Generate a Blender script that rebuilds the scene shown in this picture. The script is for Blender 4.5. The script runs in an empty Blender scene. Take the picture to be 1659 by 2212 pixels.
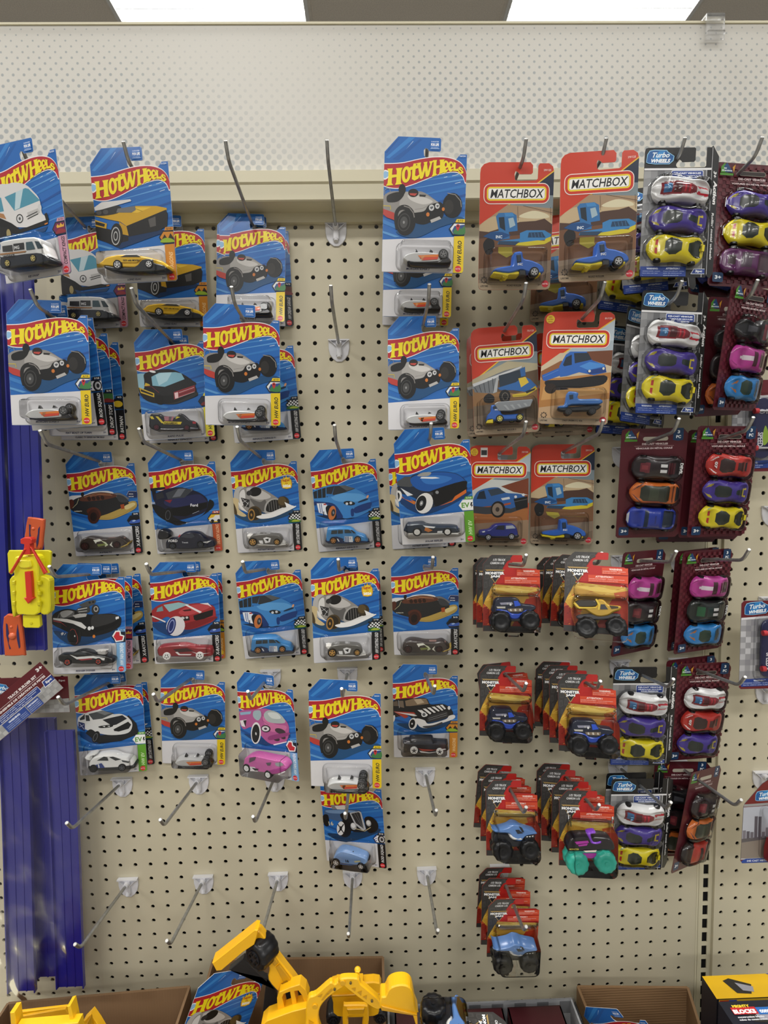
import bpy, math, random
import numpy as np
from mathutils import Vector, Matrix
from mathutils.geometry import tessellate_polygon
SC=bpy.context.scene; COL=SC.collection; random.seed(7)
Z0=1.85; IN=.0254
# ---------- camera
cd=bpy.data.cameras.new('camera'); cd.sensor_width=36; cd.sensor_fit='HORIZONTAL'; cd.lens=36*1200/1659
cam=bpy.data.objects.new('camera',cd); COL.objects.link(cam); SC.camera=cam
yaw,pit,rol=.0225,-.07864,-.02023
f_=Vector((math.sin(yaw)*math.cos(pit),math.cos(yaw)*math.cos(pit),math.sin(pit)))
r_=Vector((math.cos(yaw),-math.sin(yaw),0)); u_=r_.cross(f_)
r2=r_*math.cos(rol)+u_*math.sin(rol); u2=-r_*math.sin(rol)+u_*math.cos(rol)
cam.matrix_world=Matrix(((r2.x,u2.x,-f_.x,.10945),(r2.y,u2.y,-f_.y,-.90409),(r2.z,u2.z,-f_.z,-.37819+Z0),(0,0,0,1)))
cd.clip_start=.02
# ---------- world, exposure
w=bpy.data.worlds.new('store_air'); SC.world=w; w.use_nodes=True
wt=w.node_tree; bg=wt.nodes['Background']; bg.inputs[0].default_value=(1,.985,.96,1)
# the store around: bright ceiling side, darker floor and shelving side
tc=wt.nodes.new('ShaderNodeTexCoord'); sx=wt.nodes.new('ShaderNodeSeparateXYZ'); mr=wt.nodes.new('ShaderNodeMapRange'); wt.links.new(tc.outputs['Generated'],sx.inputs[0]); wt.links.new(sx.outputs[2],mr.inputs[0])
mr.inputs[1].default_value=-.35; mr.inputs[2].default_value=.25; mr.inputs[3].default_value=.14; mr.inputs[4].default_value=.55; wt.links.new(mr.outputs[0],bg.inputs[1])
SC.view_settings.view_transform='Standard'; SC.view_settings.look='None'; SC.view_settings.exposure=-.08; SC.view_settings.gamma=1
SC.view_settings.use_curve_mapping=False
SC.cycles.transparent_max_bounces=40; SC.cycles.max_bounces=8; SC.cycles.caustics_reflective=False; SC.cycles.caustics_refractive=False
# ---------- ceiling lamps (area lights sit in each troffer): fixture grid 8 ft x 8 ft
CEIL=4.3; FIX=[(x,y) for y in (2.81,-.24,-3.29,-5.6) for x in (-3.23,-.81,1.61,4.03)]
LAMP=54
for x,y in FIX:
    e=LAMP*{-3.23:1,-.81:1.1,1.61:.8,4.03:.5}[x]
    for dy in ((-.165,0,.165) if y>2 else (0,)):   # the fixtures in view carry three thin tubes of light
        l=bpy.data.lights.new('troffer_light','AREA'); l.shape='RECTANGLE'; l.size=1.12; l.size_y=.03 if y>2 else .55; l.energy=e/3 if y>2 else e; l.color=(1,.985,.95)
        o=bpy.data.objects.new('troffer_light',l); COL.objects.link(o); o.location=(x,y+dy,CEIL-.02 if y<2 else CEIL+.012)
# traced shapes in millimetres on each card's own face: op colour numbers
ART={
'morgan':('''s #174a77 17.1,49.7 41.5,42.6 72.3,56.2 103.1,67.1 83.2,70.1 40.8,63.8
s #8b8885 -1.5,90.3 8.7,98.6 29.9,99.0 48.3,99.3 62.6,91.5 68.5,86.1 63.1,77.9 40.7,69.3 19.4,68.9 -1.2,76.7
s #a5a29e 25.7,97.6 39.8,97.8 54.1,94.7 65.6,88.8 69.2,85.5 51.8,75.0 40.6,73.4 30.5,78.6 20.5,82.5
s #c9c6c2 31.4,95.2 47.0,93.9 62.8,87.7 50.2,83.8 34.4,88.9
l #77736f 0.42 64.9,86.8 50.3,79.0 40.4,77.5
s #121212 4.0,90.4 6.0,94.5 15.8,98.0 25.7,97.6 24.4,92.1 17.5,86.5 6.2,85.7
e #0f0f0f 23.5,101.3 4.52,6.78 0
e #191919 37.7,97.5 6.50,5.09 0
l #8a8a8a 0.71 1.7,95.1 1.3,99.8 4.1,102.3 7.5,102.1 8.7,98.6
s #0e0e0e 37.7,72.6 51.8,75.6 57.3,82.5 68.5,86.4 74.1,86.0 77.2,78.1 74.8,67.2 63.5,63.6 52.3,59.3 40.9,61.1 35.1,66.5
p #b53a32 -1.0,78.0 14.3,72.9 14.6,64.0 5.3,67.0 -0.8,71.5
l #c9b23c 0.99 -0.8,81.4 9.2,81.0 9.6,76.6
s #1b1b1b 14.2,66.1 15.7,75.6 21.9,81.9 30.4,82.4 38.3,76.3 41.0,66.6 36.5,67.6 30.6,75.2 23.5,76.5 19.3,71.6 18.4,54.5 16.3,53.5
e #101010 29.3,60.9 12.20,15.89 -8
e #3c3c3c 27.0,61.5 7.95,11.07 -6
e #141414 27.0,61.5 6.95,9.93 -6
e #454545 26.7,61.5 4.82,7.10 -6
e #8d8d8d 26.7,61.5 1.28,1.84 0
l #837e7a 1.27 26.2,81.5 33.3,79.4 38.4,73.3 39.9,67.6
e #0d0d0d 87.6,83.1 12.43,15.25 0
e #262422 83.1,81.2 5.93,8.76 0
l #8c8883 0.99 80.8,97.9 90.7,96.3 97.8,88.7 99.0,81.3
e #2a2a2a 61.3,79.9 4.10,4.53 0
e #c9c9c9 61.3,79.9 3.39,3.82 0
p #55585c 59.3,80.8 63.0,81.7 63.4,79.8 61.0,77.8 59.9,78.9
e #2a2a2a 68.6,82.1 3.53,4.10 0
e #c9c9c9 68.6,82.1 2.83,3.39 0
p #55585c 67.2,82.9 70.0,83.4 70.3,81.8 68.4,80.2
e #c8742c 56.9,71.6 2.12,2.55 0
e #c8742c 76.2,78.4 1.84,2.26 0
p #b4b1ae 60.0,64.9 71.6,69.6 74.2,66.5 61.6,61.2
p #b8463c 32.8,97.0 42.7,96.9 40.0,93.7 33.6,94.7
p #262626 45.5,95.9 54.0,95.1 52.7,93.0 45.6,93.4''','''Y #b9b9b8 -4 -18 27.0,12.2 31.8,16.7 41.4,19.2 58.1,19.5 71.4,17.5 77.8,13.6 76.6,8.2 39.0,5.7 29.2,9.0
Y #1d1d1f -3 -20 32.0,7.0 44.5,6.5 69.5,7.8 74.8,12.8 83.1,13.0 86.4,6.4 69.5,4.8 41.8,4.8
D #e07a2e -18.6 45.0,14.8 70.7,16.6 70.8,13.7 47.9,12.4
D #d2452c -18.6 47.2,12.1 70.5,13.7 69.8,10.6 51.4,9.0
X #1b1b1b -8 -14 41.3,20.4 42.6,24.8 45.8,20.3
X #1b1b1b -8 -14 59.4,21.1 61.0,24.6 64.2,22.0
D #e9d9a0 -18.6 49.2,14.6 54.0,14.9 51.4,9.5 49.4,9.2
W 76.7,16.5 6.08 -21 #777777 #2e2e2e
W 77.9,22.1 6.21 -6 #777777 #2e2e2e'''),
'kei':('''p #18406e 3.1,69.6 33.0,55.3 78.2,59.6 73.0,54.1 26.1,53.1 1.3,60.1
s #d4d2d1 8.1,117.3 25.5,118.1 36.2,117.9 52.2,112.9 63.0,103.2 70.7,92.5 71.8,76.5 76.0,71.1 74.4,61.8 34.8,64.7 21.0,71.7 2.0,86.0
p #4b8fa6 17.6,103.7 51.4,108.9 56.4,107.1 71.7,91.0 30.1,85.4
p #b9cfd6 36.1,106.5 48.2,108.5 39.0,87.3 30.6,86.0
p #4b8fa6 5.9,106.4 12.0,103.8 13.6,87.4 2.3,87.6
p #161616 1.3,82.9 23.1,71.4 34.4,62.8 45.2,63.1 76.4,67.1 75.0,74.4 79.3,75.3 80.7,67.2 78.1,61.6 29.1,57.5 -2.1,65.5
p #b5b3b2 49.3,80.1 67.7,82.7 68.7,77.0 50.1,72.8
l #1c1c1c 1.04 47.4,75.3 65.3,78.8
l #1c1c1c 1.04 48.6,72.5 66.1,76.1
e #1c1c1c 36.7,74.9 5.47,5.47 0
e #c9c9c9 36.7,74.9 4.21,4.21 0
e #555555 36.7,74.9 1.68,1.89 0
e #c9c9c9 69.6,82.9 2.87,4.10 0
p #a9784c 2.3,87.6 12.6,84.4 15.6,77.4 1.3,82.9
p #1d1d1d -0.8,71.8 15.9,67.6 24.3,55.0 21.3,50.5 -4.2,54.3
e #a09060 16.1,59.5 3.42,5.99 0
p #c87833 73.6,63.2 78.9,64.0 78.7,62.4 73.9,61.6''','''Y #dcdcda -4 -22 19.4,27.4 21.5,38.0 26.3,43.1 74.5,40.8 85.5,31.8 90.2,16.4 88.3,14.5 19.3,15.6
Y #262b33 -3 -22.6 19.6,25.3 25.0,25.4 76.5,22.7 91.0,16.2 90.8,8.8 49.6,9.8 19.4,11.9
D #3e5a63 -22.6 62.7,36.0 72.3,35.5 75.1,26.3 61.9,26.9
D #34444c -22.6 75.9,35.4 81.8,34.1 87.9,25.7 79.0,26.1
D #2a2a2a -22.6 43.4,36.9 59.5,36.1 58.8,28.4 42.7,29.1
T #e8e8e8 -22.8 44.2,30.0 5.16 -2.6 MG
D #3a3a3a -22.6 26.1,36.7 41.6,36.0 40.9,28.6 25.5,30.1
D #a87a4e -22.6 21.0,28.7 61.8,26.3 59.5,24.6 20.8,26.8
T #1a1a1a -22.8 24.8,22.0 4.76 -2.5 WORKS
W 30.5,15.9 5.19 -23 #d9c77a #16181c
W 70.4,16.1 5.14 -23 #d9c77a #16181c'''),
'wagon':('''p #0f2f57 -3.3,59.7 30.7,43.1 95.9,61.3 85.5,65.1 41.4,59.1
p #1b1a1a -1.6,73.6 18.6,67.7 33.5,61.2 43.1,57.7 42.6,52.5 22.1,48.5 -3.3,58.0
p #c79c22 -0.3,85.0 31.6,87.5 55.8,94.3 84.4,92.8 97.7,89.7 97.5,87.0 70.4,77.3 42.2,70.3 34.1,76.2 16.3,80.4
p #e0b93a 35.2,87.3 55.7,92.7 77.1,91.6 58.6,86.1
p #c79c22 -0.8,80.6 15.8,74.9 14.2,68.7 -1.6,73.1
p #1b1a1a 41.7,70.6 96.5,87.7 98.5,82.4 96.5,67.9 83.4,62.6 43.1,57.4
p #b98f1e 32.3,76.3 41.8,70.3 43.6,58.7 33.6,61.2
p #555250 71.8,77.3 81.8,80.3 81.5,68.9 73.4,67.4
p #222222 0.6,78.4 13.0,74.5 11.7,71.0 0.2,74.4
l #8a7020 0.54 53.8,92.0 65.0,87.4
s #2b2b2b 0.2,89.1 27.1,95.9 36.8,93.7 31.5,86.7 5.9,84.7
e #4a4a4a 6.3,88.8 3.63,2.90 0
e #4a4a4a 15.5,89.1 3.62,2.90 0
p #d2d1d0 0.8,95.3 11.3,101.2 50.3,102.7 51.4,100.4 10.3,92.2 1.5,91.3
p #6b6b6b 32.1,92.3 55.8,94.3 56.2,89.4 50.5,86.5 29.8,87.6
e #1b1b1b 27.3,60.2 8.36,14.54 -8
e #b5b5b5 26.1,59.1 6.00,11.27 -8
e #232323 26.1,59.1 4.91,9.82 -8
e #b5b5b5 26.1,59.1 2.91,5.82 -8
e #232323 26.1,59.1 2.00,4.36 -8''','''Y #e0b42a -4 -20 15.5,24.3 20.3,27.8 31.3,29.5 40.3,30.1 68.4,27.1 84.0,23.2 96.3,18.4 96.6,10.3 14.8,17.8
Y #22262b -3 -21 17.2,18.2 32.2,15.6 57.1,14.7 68.6,23.1 82.7,22.5 84.1,18.4 97.0,14.5 95.8,7.8 49.3,8.3 21.1,12.8
Y #e8e6df -6 -18 23.8,28.8 35.6,30.9 58.8,30.4 67.5,27.8 56.8,28.3 35.4,28.6
D #3a3a36 -20.4 39.3,27.1 47.5,29.3 61.7,28.6 67.6,25.8
D #e0b42a -21.3 31.6,25.6 68.8,23.9 61.2,19.3 41.7,20.2
T #1e1e1e -21.6 43.5,21.4 2.84 -2.7 GO! with MOON
W 35.6,17.6 6.05 -22 #d8d8d8 #17181a
W 77.3,16.5 5.47 -22 #d8d8d8 #17181a'''),
'medic':('''s #8fb8c8 -1.5,98.8 10.4,100.8 16.2,99.6 10.9,89.4 7.1,77.3 -1.5,83.0
s #161616 10.3,99.9 25.1,104.5 49.0,105.1 66.9,96.3 79.7,85.9 82.4,78.6 84.0,67.9 82.6,62.6 52.3,53.6 21.8,55.4 5.7,63.4 -1.0,79.5 7.1,77.3 9.2,89.5
p #7fb0c2 19.9,95.1 31.5,100.6 55.3,100.4 63.7,98.2 67.6,89.2 37.8,79.2 20.3,81.9
p #a9cdd8 26.1,97.4 34.9,100.5 50.2,100.3 42.1,87.8 29.5,81.4
s #1f1f20 20.1,80.2 37.7,78.3 67.9,88.3 81.3,84.9 81.6,78.7 50.3,67.1 26.4,67.5
p #c9a82f 10.7,86.8 16.3,83.9 16.9,82.1 8.4,81.6
l #8c2d33 0.50 10.1,81.6 19.3,80.2 28.5,70.9
p #c9a82f 0.7,80.3 21.6,70.4 21.0,64.3 2.4,72.0
p #1b1b1b 2.5,77.6 19.8,69.3 19.6,66.8 3.1,74.0
p #8a2f36 49.8,70.6 81.7,79.6 81.6,70.7 49.5,59.1
l #d8b0b4 0.68 57.4,69.3 80.5,76.1
l #3a1014 0.68 57.0,65.8 80.4,72.5
l #d8b0b4 0.68 56.6,62.3 80.7,69.5
p #e6c2c4 50.8,69.3 56.1,70.3 55.9,61.4 51.0,60.5
s #2c2c2c 52.5,55.4 81.4,68.0 84.6,65.2 73.6,59.5 52.2,52.8 35.2,53.7
s #0f0f0f 22.7,64.2 29.8,67.3 34.3,61.7 31.7,53.1 23.5,55.3
e #e8e8e8 22.4,102.8 4.71,1.68 -15''','''Y #1e1f22 -4 -21 13.9,22.0 16.0,33.7 19.7,37.6 31.2,36.9 34.3,33.8 52.4,31.4 57.9,35.3 64.4,33.7 72.0,25.3 80.2,22.2 82.6,12.4 72.3,11.3 22.3,14.2 14.4,18.5
Y #43434a -3 -22 21.0,16.3 32.6,15.2 59.2,13.5 66.1,15.1 82.8,12.6 81.6,9.2 62.3,10.1 22.3,12.7
D #a06a74 -21.4 36.2,32.4 50.8,31.5 47.7,25.1 36.5,25.8
D #7d9aa8 -21.4 43.3,31.4 47.5,31.7 45.2,25.2 42.2,25.4
D #c8b53a -21.5 16.1,33.6 20.2,33.4 22.3,29.2 18.1,29.5
D #c8b53a -21.5 24.3,33.1 27.9,32.9 35.7,22.3 31.9,22.6
D #c8b53a -21.5 54.2,31.3 59.4,29.9 52.1,27.4
D #d0b830 -21.4 35.4,25.0 60.9,22.8 58.8,19.1 33.9,21.1
T #1a1a1a -21.8 35.8,21.1 3.32 -3.6 PARAMEDIC
D #a03038 -21.5 76.1,22.4 81.1,21.6 80.8,18.6 76.2,18.9
W 24.3,16.9 4.96 -23 #5a1f2a #141414
W 67.2,13.6 4.71 -23 #5a1f2a #141414'''),
'stealth':('''s #d8d8d8 0.2,96.6 23.3,98.2 37.1,102.5 65.9,101.3 75.7,81.2 13.9,70.9 -0.4,82.0
s #232425 -0.2,85.7 14.7,94.6 36.9,96.2 70.8,94.0 82.7,92.0 92.6,81.1 89.2,73.8 75.4,64.8 48.0,61.4 18.9,67.2 1.9,74.7
s #6a6c70 65.8,97.7 76.0,99.3 86.1,93.8 91.1,88.3 75.9,90.3
s #3a3c40 72.6,95.8 82.7,93.8 89.3,84.7 75.8,84.9
s #5b3324 16.3,92.8 30.2,99.0 49.0,101.5 69.2,97.6 70.8,93.1 48.6,88.8 19.6,88.2
e #2b1710 30.0,91.7 2.73,3.41 20
e #2b1710 36.8,92.0 2.73,3.41 20
e #2b1710 43.6,92.3 2.72,3.41 20
e #2b1710 50.4,92.8 2.72,3.40 20
l #b07a55 0.85 23.2,94.5 40.4,99.4 64.1,97.7
l #b07a55 0.68 31.8,95.3 45.5,97.9 65.8,95.5
e #161616 20.8,99.1 2.39,3.76 -10
s #b3974d 44.6,63.2 56.7,66.8 75.6,74.0 89.2,79.3 89.3,83.8 97.8,85.5 102.0,81.9 99.3,73.7 82.2,64.7 61.6,57.6 44.4,57.7 41.1,59.6
s #d6c589 82.4,77.5 96.1,82.8 99.4,79.2 85.7,72.0
l #8c7436 0.52 43.1,59.6 61.6,59.0 82.2,66.6 99.4,75.5
s #50271b 24.5,70.8 27.8,76.3 36.4,78.0 43.2,74.3 45.5,65.1 39.2,55.9 34.1,57.8
e #3b1d15 33.9,63.3 8.93,11.68 -12
e #1a1110 33.9,63.0 5.15,7.22 -12
s #50271b -1.3,89.4 4.3,92.0 6.7,87.4 3.8,78.3 -0.5,78.4
l #b5b08a 0.69 3.8,78.3 10.9,84.7 14.6,92.8
t #cfcfc2 5.4,73.7 2.41 -0.6 X-STEALTH
p #a0481f 76.5,80.3 82.5,81.2 82.4,73.9 77.3,73.0
p #243058 88.1,95.6 91.2,101.3 103.4,100.8 103.2,90.9 91.1,91.0
l #e8e8f0 0.34 88.1,95.6 91.2,101.3 103.4,100.8
t #f0f0f0 91.2,97.4 2.02 -0.7 SPECIAL
t #f0f0f0 90.5,93.4 2.03 -0.7 FEATURE''','''Y #3b3330 -4 -19 15.4,16.7 17.5,27.8 27.0,33.2 38.8,32.2 50.6,29.8 67.5,29.7 77.7,31.1 87.6,21.9 89.3,18.2 82.5,15.5 74.0,13.7 29.8,13.3
Y #8a6a62 -8 -15 38.7,27.5 50.6,29.3 77.8,29.6 81.1,26.4 53.9,23.8
Y #b59a4a -3 -20 76.5,15.5 87.6,20.6 91.0,23.3 87.5,16.9 79.0,14.2
D #e6e6da -19.5 37.1,28.8 47.2,29.7 50.6,26.9 42.0,25.1 40.3,22.4
D #cfd6b0 -19.5 47.2,27.9 55.6,24.1 58.9,19.5 53.7,16.8 53.8,22.3
D #dcdcd0 -19.5 60.6,19.5 65.7,25.0 63.9,19.5 66.4,14.9
D #7c8446 -19.5 42.0,21.4 53.8,22.3 55.5,19.5 43.6,17.7
W 23.5,19.4 6.81 -20 #4a2a28 #231a1a
W 71.7,19.2 5.74 -20 #4a2a28 #231a1a'''),
'ford':('''p #12141c -2.1,106.6 22.3,108.3 23.7,105.5 7.9,102.6 7.7,84.8 2.9,88.6 1.8,102.0
s #171b33 3.5,93.9 11.0,99.8 27.2,105.4 46.4,106.7 63.3,102.1 76.7,96.1 86.4,86.7 87.0,74.1 77.3,63.6 41.3,54.3 24.0,56.9 8.3,73.9
s #262a52 20.0,86.0 44.8,90.3 73.1,94.5 82.9,86.9 84.0,79.6 60.6,73.4 26.0,76.8
p #3b3f46 23.0,98.4 46.3,106.0 61.7,103.0 63.1,99.4 51.7,90.0 25.5,88.5
p #6a6e76 42.6,103.8 54.8,104.2 45.0,92.1 32.7,90.9
p #2a2c33 7.3,97.3 18.0,100.4 20.6,91.4 8.1,88.3
s #101114 0.4,81.5 18.7,73.5 28.1,62.2 51.4,50.2 77.0,60.0 93.9,71.9 96.4,80.9 89.7,84.8 84.9,70.5 73.3,58.3 42.2,46.1 26.8,49.5 7.2,63.1
p #08090b 27.4,73.1 85.9,81.3 85.1,72.3 50.5,59.4 28.1,62.2
e #101010 23.8,63.3 6.96,11.49 -10
e #4d4f55 22.9,62.8 4.18,8.01 -10
e #14161a 22.9,62.8 3.31,6.96 -10
p #7e2430 20.1,86.9 32.3,87.6 28.3,82.1
t #e6e6ee 59.5,79.8 6.62 -2.5 Ford
p #5a5e6a 63.1,99.4 61.8,103.9 65.7,105.2 65.3,101.1
t #dfe3ea -0.9,85.1 4.49 -2.5 521
l #9aa0ac 0.70 61.5,63.4 72.4,67.5''','''Y #171b2e -4 -20 20.6,14.2 23.5,25.8 41.1,29.5 48.6,35.4 62.5,37.1 74.3,34.2 80.8,28.5 90.8,24.4 95.6,19.6 94.0,11.5 60.0,10.1 25.5,12.2
Y #11131c -4 -21 10.4,29.4 12.5,40.9 17.0,43.0 24.4,40.4 28.3,36.6 27.7,30.3 20.6,28.0
D #3a3e4a -20.6 44.8,30.3 51.2,34.5 64.2,35.3 67.2,30.2 61.8,27.7
D #c8404a -20.6 41.4,31.4 44.4,34.8 46.0,33.9 43.0,29.9
T #f2f2f2 -20.8 26.0,23.2 5.15 -2.8 FORD
T #c4c8d0 -20.8 46.5,20.4 3.10 -2.8 Transit
D #d8d8d8 -20.6 78.5,20.6 92.5,22.6 85.2,18.4
W 31.6,16.7 5.50 -21.5 #3c4048 #0e0f12
W 74.9,17.0 5.53 -21.5 #3c4048 #0e0f12'''),
'boost':('''e #b5b2ae 14.7,89.1 13.15,20.17 8
s #1e4567 1.1,62.4 35.4,48.1 93.3,62.1 79.7,71.8 33.1,64.7
s #cdb98c -1.0,89.7 8.5,87.5 7.3,73.1 18.7,61.7 11.5,60.2 1.5,67.9
s #8d8a86 11.4,101.8 22.4,107.6 36.4,107.9 50.0,102.0 66.8,90.5 76.8,81.0 79.6,70.0 50.8,63.9 37.2,71.8 24.6,68.7 10.8,72.9 9.3,87.5
s #bdbab6 22.2,104.9 39.7,104.2 59.8,90.8 45.3,86.0 29.8,90.2
s #5e5c5a 26.1,88.6 41.5,82.5 50.6,85.7 51.3,71.2 40.4,68.0
s #d8d6d3 11.1,98.2 18.5,103.3 19.0,87.1 12.8,76.5 9.9,83.8
e #151515 35.8,99.3 9.82,7.37 12
e #2e2e2e 26.0,97.6 4.56,3.86 30
p #2b2b2b 12.3,91.0 26.0,86.8 24.1,74.2 16.3,76.3
l #d8d8d8 0.53 14.2,89.1 23.7,79.6
l #d8d8d8 0.53 12.9,81.9 20.7,86.1
l #d8d8d8 0.53 18.0,74.4 24.0,83.2
s #a7a5a2 48.6,64.0 50.1,78.5 59.5,86.3 70.1,86.7 77.6,79.2 78.7,70.0 65.1,66.0
s #1c1c1c 50.7,67.6 52.7,77.5 60.2,84.4 70.0,84.6 76.3,78.3 76.5,71.0 61.5,65.6
l #8b8987 0.53 55.5,80.1 56.0,67.0
l #8b8987 0.53 59.3,83.2 59.9,66.8
l #8b8987 0.53 63.2,84.3 63.8,67.4
l #8b8987 0.53 67.1,84.3 67.8,68.3
l #8b8987 0.53 71.3,82.7 71.8,69.6
s #e0dfdc 8.2,83.9 19.3,68.9 36.2,59.1 53.8,57.4 94.0,73.0 81.6,73.5 54.3,63.8 40.1,63.5 24.3,65.1 10.8,72.9
e #4a3c24 32.2,64.7 10.96,11.66 -10
e #2c2416 31.3,63.9 8.84,10.25 -10
e #a3793c 26.7,62.2 5.65,9.72 -8
e #2c2416 26.7,62.2 3.89,7.42 -8
e #a3793c 26.7,62.2 1.41,2.47 0
e #3a3020 78.9,80.9 9.20,9.20 20
e #5a4a2c 76.9,82.8 6.37,7.08 20
p #f0efed 80.4,80.9 95.0,73.3 83.3,71.6 81.9,77.2
s #ecebe9 36.3,60.0 57.9,63.6 94.1,73.4 95.7,71.1 64.6,57.8 44.8,55.0 36.1,57.2
s #4a3c24 0.1,82.4 4.3,69.6 2.8,62.4 -1.8,69.8
E26 85.9,111.3 8.1''','''Y #5d5b57 -4 -18 22.5,24.5 26.5,31.5 40.7,34.0 58.2,32.8 72.0,29.5 74.8,19.3 64.0,16.1 36.0,17.4 23.9,19.8
Y #d9d6d0 -5 -17 19.3,30.7 24.7,33.2 33.1,28.3 41.2,18.8 63.8,15.0 79.7,16.1 77.8,13.8 39.1,14.3 27.3,21.2
Y #8a8a8a -7 -15 32.2,32.4 36.9,36.4 41.8,31.9
Y #8a8a8a -7 -15 47.1,31.7 52.7,35.6 57.6,31.2
D #ececec -18.6 45.6,27.2 50.9,28.8 57.8,26.6 55.6,20.3 48.4,18.8
D #2a2a2a -18.7 48.1,25.3 54.3,26.3 53.0,21.4
D #ececec -18.6 38.3,23.9 44.4,23.6 44.9,18.1 39.7,18.9
Y #c0bfbb -6 -16 71.5,26.3 74.7,21.5 81.4,15.7 70.7,15.3
W 28.9,21.9 6.98 -20 #c99a52 #241f18
W 66.7,20.2 5.26 -20 #c99a52 #241f18'''),
'espace':('''p #10294a 1.8,61.6 25.2,52.4 57.6,51.7 87.1,60.4 74.7,63.2 33.0,59.2
s #3d84c6 1.2,101.8 12.3,105.5 30.4,109.5 51.6,107.5 67.0,100.4 80.6,92.1 88.8,82.3 91.4,69.3 87.3,62.2 68.6,54.5 57.7,53.5 43.4,54.6 27.2,74.3 -0.2,87.4
s #5a9ed8 29.2,96.1 54.0,94.1 76.9,90.5 85.1,80.8 52.7,79.6 31.7,84.9
p #22282e 0.7,100.1 12.1,103.7 21.2,105.7 19.6,89.5 0.9,89.2
p #2a2f35 22.1,105.7 35.5,107.3 28.8,91.5 21.1,89.8
p #2c3136 29.7,91.8 35.5,107.0 51.5,107.0 67.9,100.3 50.5,95.3
p #55595d 42.6,106.8 51.5,106.6 67.0,100.7 54.3,97.7
l #3d84c6 0.71 7.6,103.2 6.8,89.6
l #3d84c6 0.71 14.8,104.4 13.9,89.6
s #2f74b8 20.2,94.9 29.0,94.3 34.1,91.1 23.3,90.7
s #18366e 0.3,83.8 17.2,82.4 32.8,77.5 42.2,62.1 43.4,54.6 29.1,55.8 23.8,76.4 9.7,79.4 -0.2,78.3
p #e8ecf2 4.6,81.2 17.9,80.5 23.5,72.8 20.5,60.1 6.7,65.8
l #1f4a92 1.07 8.9,80.3 9.3,65.6
l #1f4a92 1.07 11.6,80.1 12.2,64.1
t #1a1a1a 13.1,67.2 9.29 -4.5 1
p #b03030 15.2,79.8 19.6,79.7 19.4,77.5 15.3,77.5
s #0c1420 17.9,71.4 22.9,76.5 30.6,72.2 34.6,57.2 28.7,52.1 21.8,54.5
e #c9743c 27.6,63.6 6.09,11.81 -14
e #2e3034 29.5,64.0 3.22,6.09 -14
e #80848a 29.8,64.0 1.25,2.51 0
e #1a1f26 56.5,77.5 9.29,3.57 -10
e #cfd3d6 52.5,76.9 2.14,2.14 0
e #cfd3d6 58.9,77.7 2.14,2.14 0
s #15304f 71.5,79.1 85.3,83.5 86.0,80.7 72.3,77.2
s #173a78 64.5,69.6 90.2,76.7 90.5,69.3 87.5,65.9 65.5,60.3
s #173a78 57.9,66.4 62.2,67.9 62.0,56.9 57.9,56.3
e #d9a07a 86.4,85.8 1.61,2.86 -30''','''Y #3f87c4 -4 -22 16.4,20.7 18.5,38.9 22.9,43.0 54.5,40.9 65.2,31.4 77.2,25.9 80.0,21.1 78.2,15.7 30.3,17.7
Y #12284e -3 -22.6 16.8,24.5 45.0,22.2 78.5,19.5 79.0,14.9 30.3,17.3 17.3,19.9
D #dfe5ea -22.9 45.6,29.1 57.9,28.1 58.0,18.5 44.7,19.6
D #1b4380 -23 46.4,28.6 47.6,28.5 46.9,19.4 45.6,19.5
D #1b4380 -23 48.7,28.5 49.9,28.4 49.1,19.2 47.9,19.3
D #1b4380 -23 51.0,28.3 52.0,28.2 51.3,19.1 50.2,19.2
T #b03030 -23 53.6,23.5 4.24 -4.6 1
D #1a2c54 -22.9 24.4,29.5 33.2,29.7 43.5,25.2 42.1,19.8 32.4,20.6
D #e8e8e8 -23 32.9,26.1 35.0,25.9 36.9,21.2 35.1,21.3
D #2e3a40 -22.6 25.7,40.2 35.0,40.0 34.0,34.1 24.5,34.3
D #2e3a40 -22.6 35.9,40.3 43.8,39.7 43.3,33.9 35.0,34.0
D #2e3a40 -22.6 46.1,39.9 53.5,39.3 57.4,33.5 46.0,34.1
D #20282e -22.6 54.9,38.8 57.9,38.6 64.4,32.2 59.7,33.0
W 27.0,23.4 5.81 -23.5 #cd8f52 #15181d
W 65.5,22.1 5.65 -23.5 #cd8f52 #15181d'''),
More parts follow.
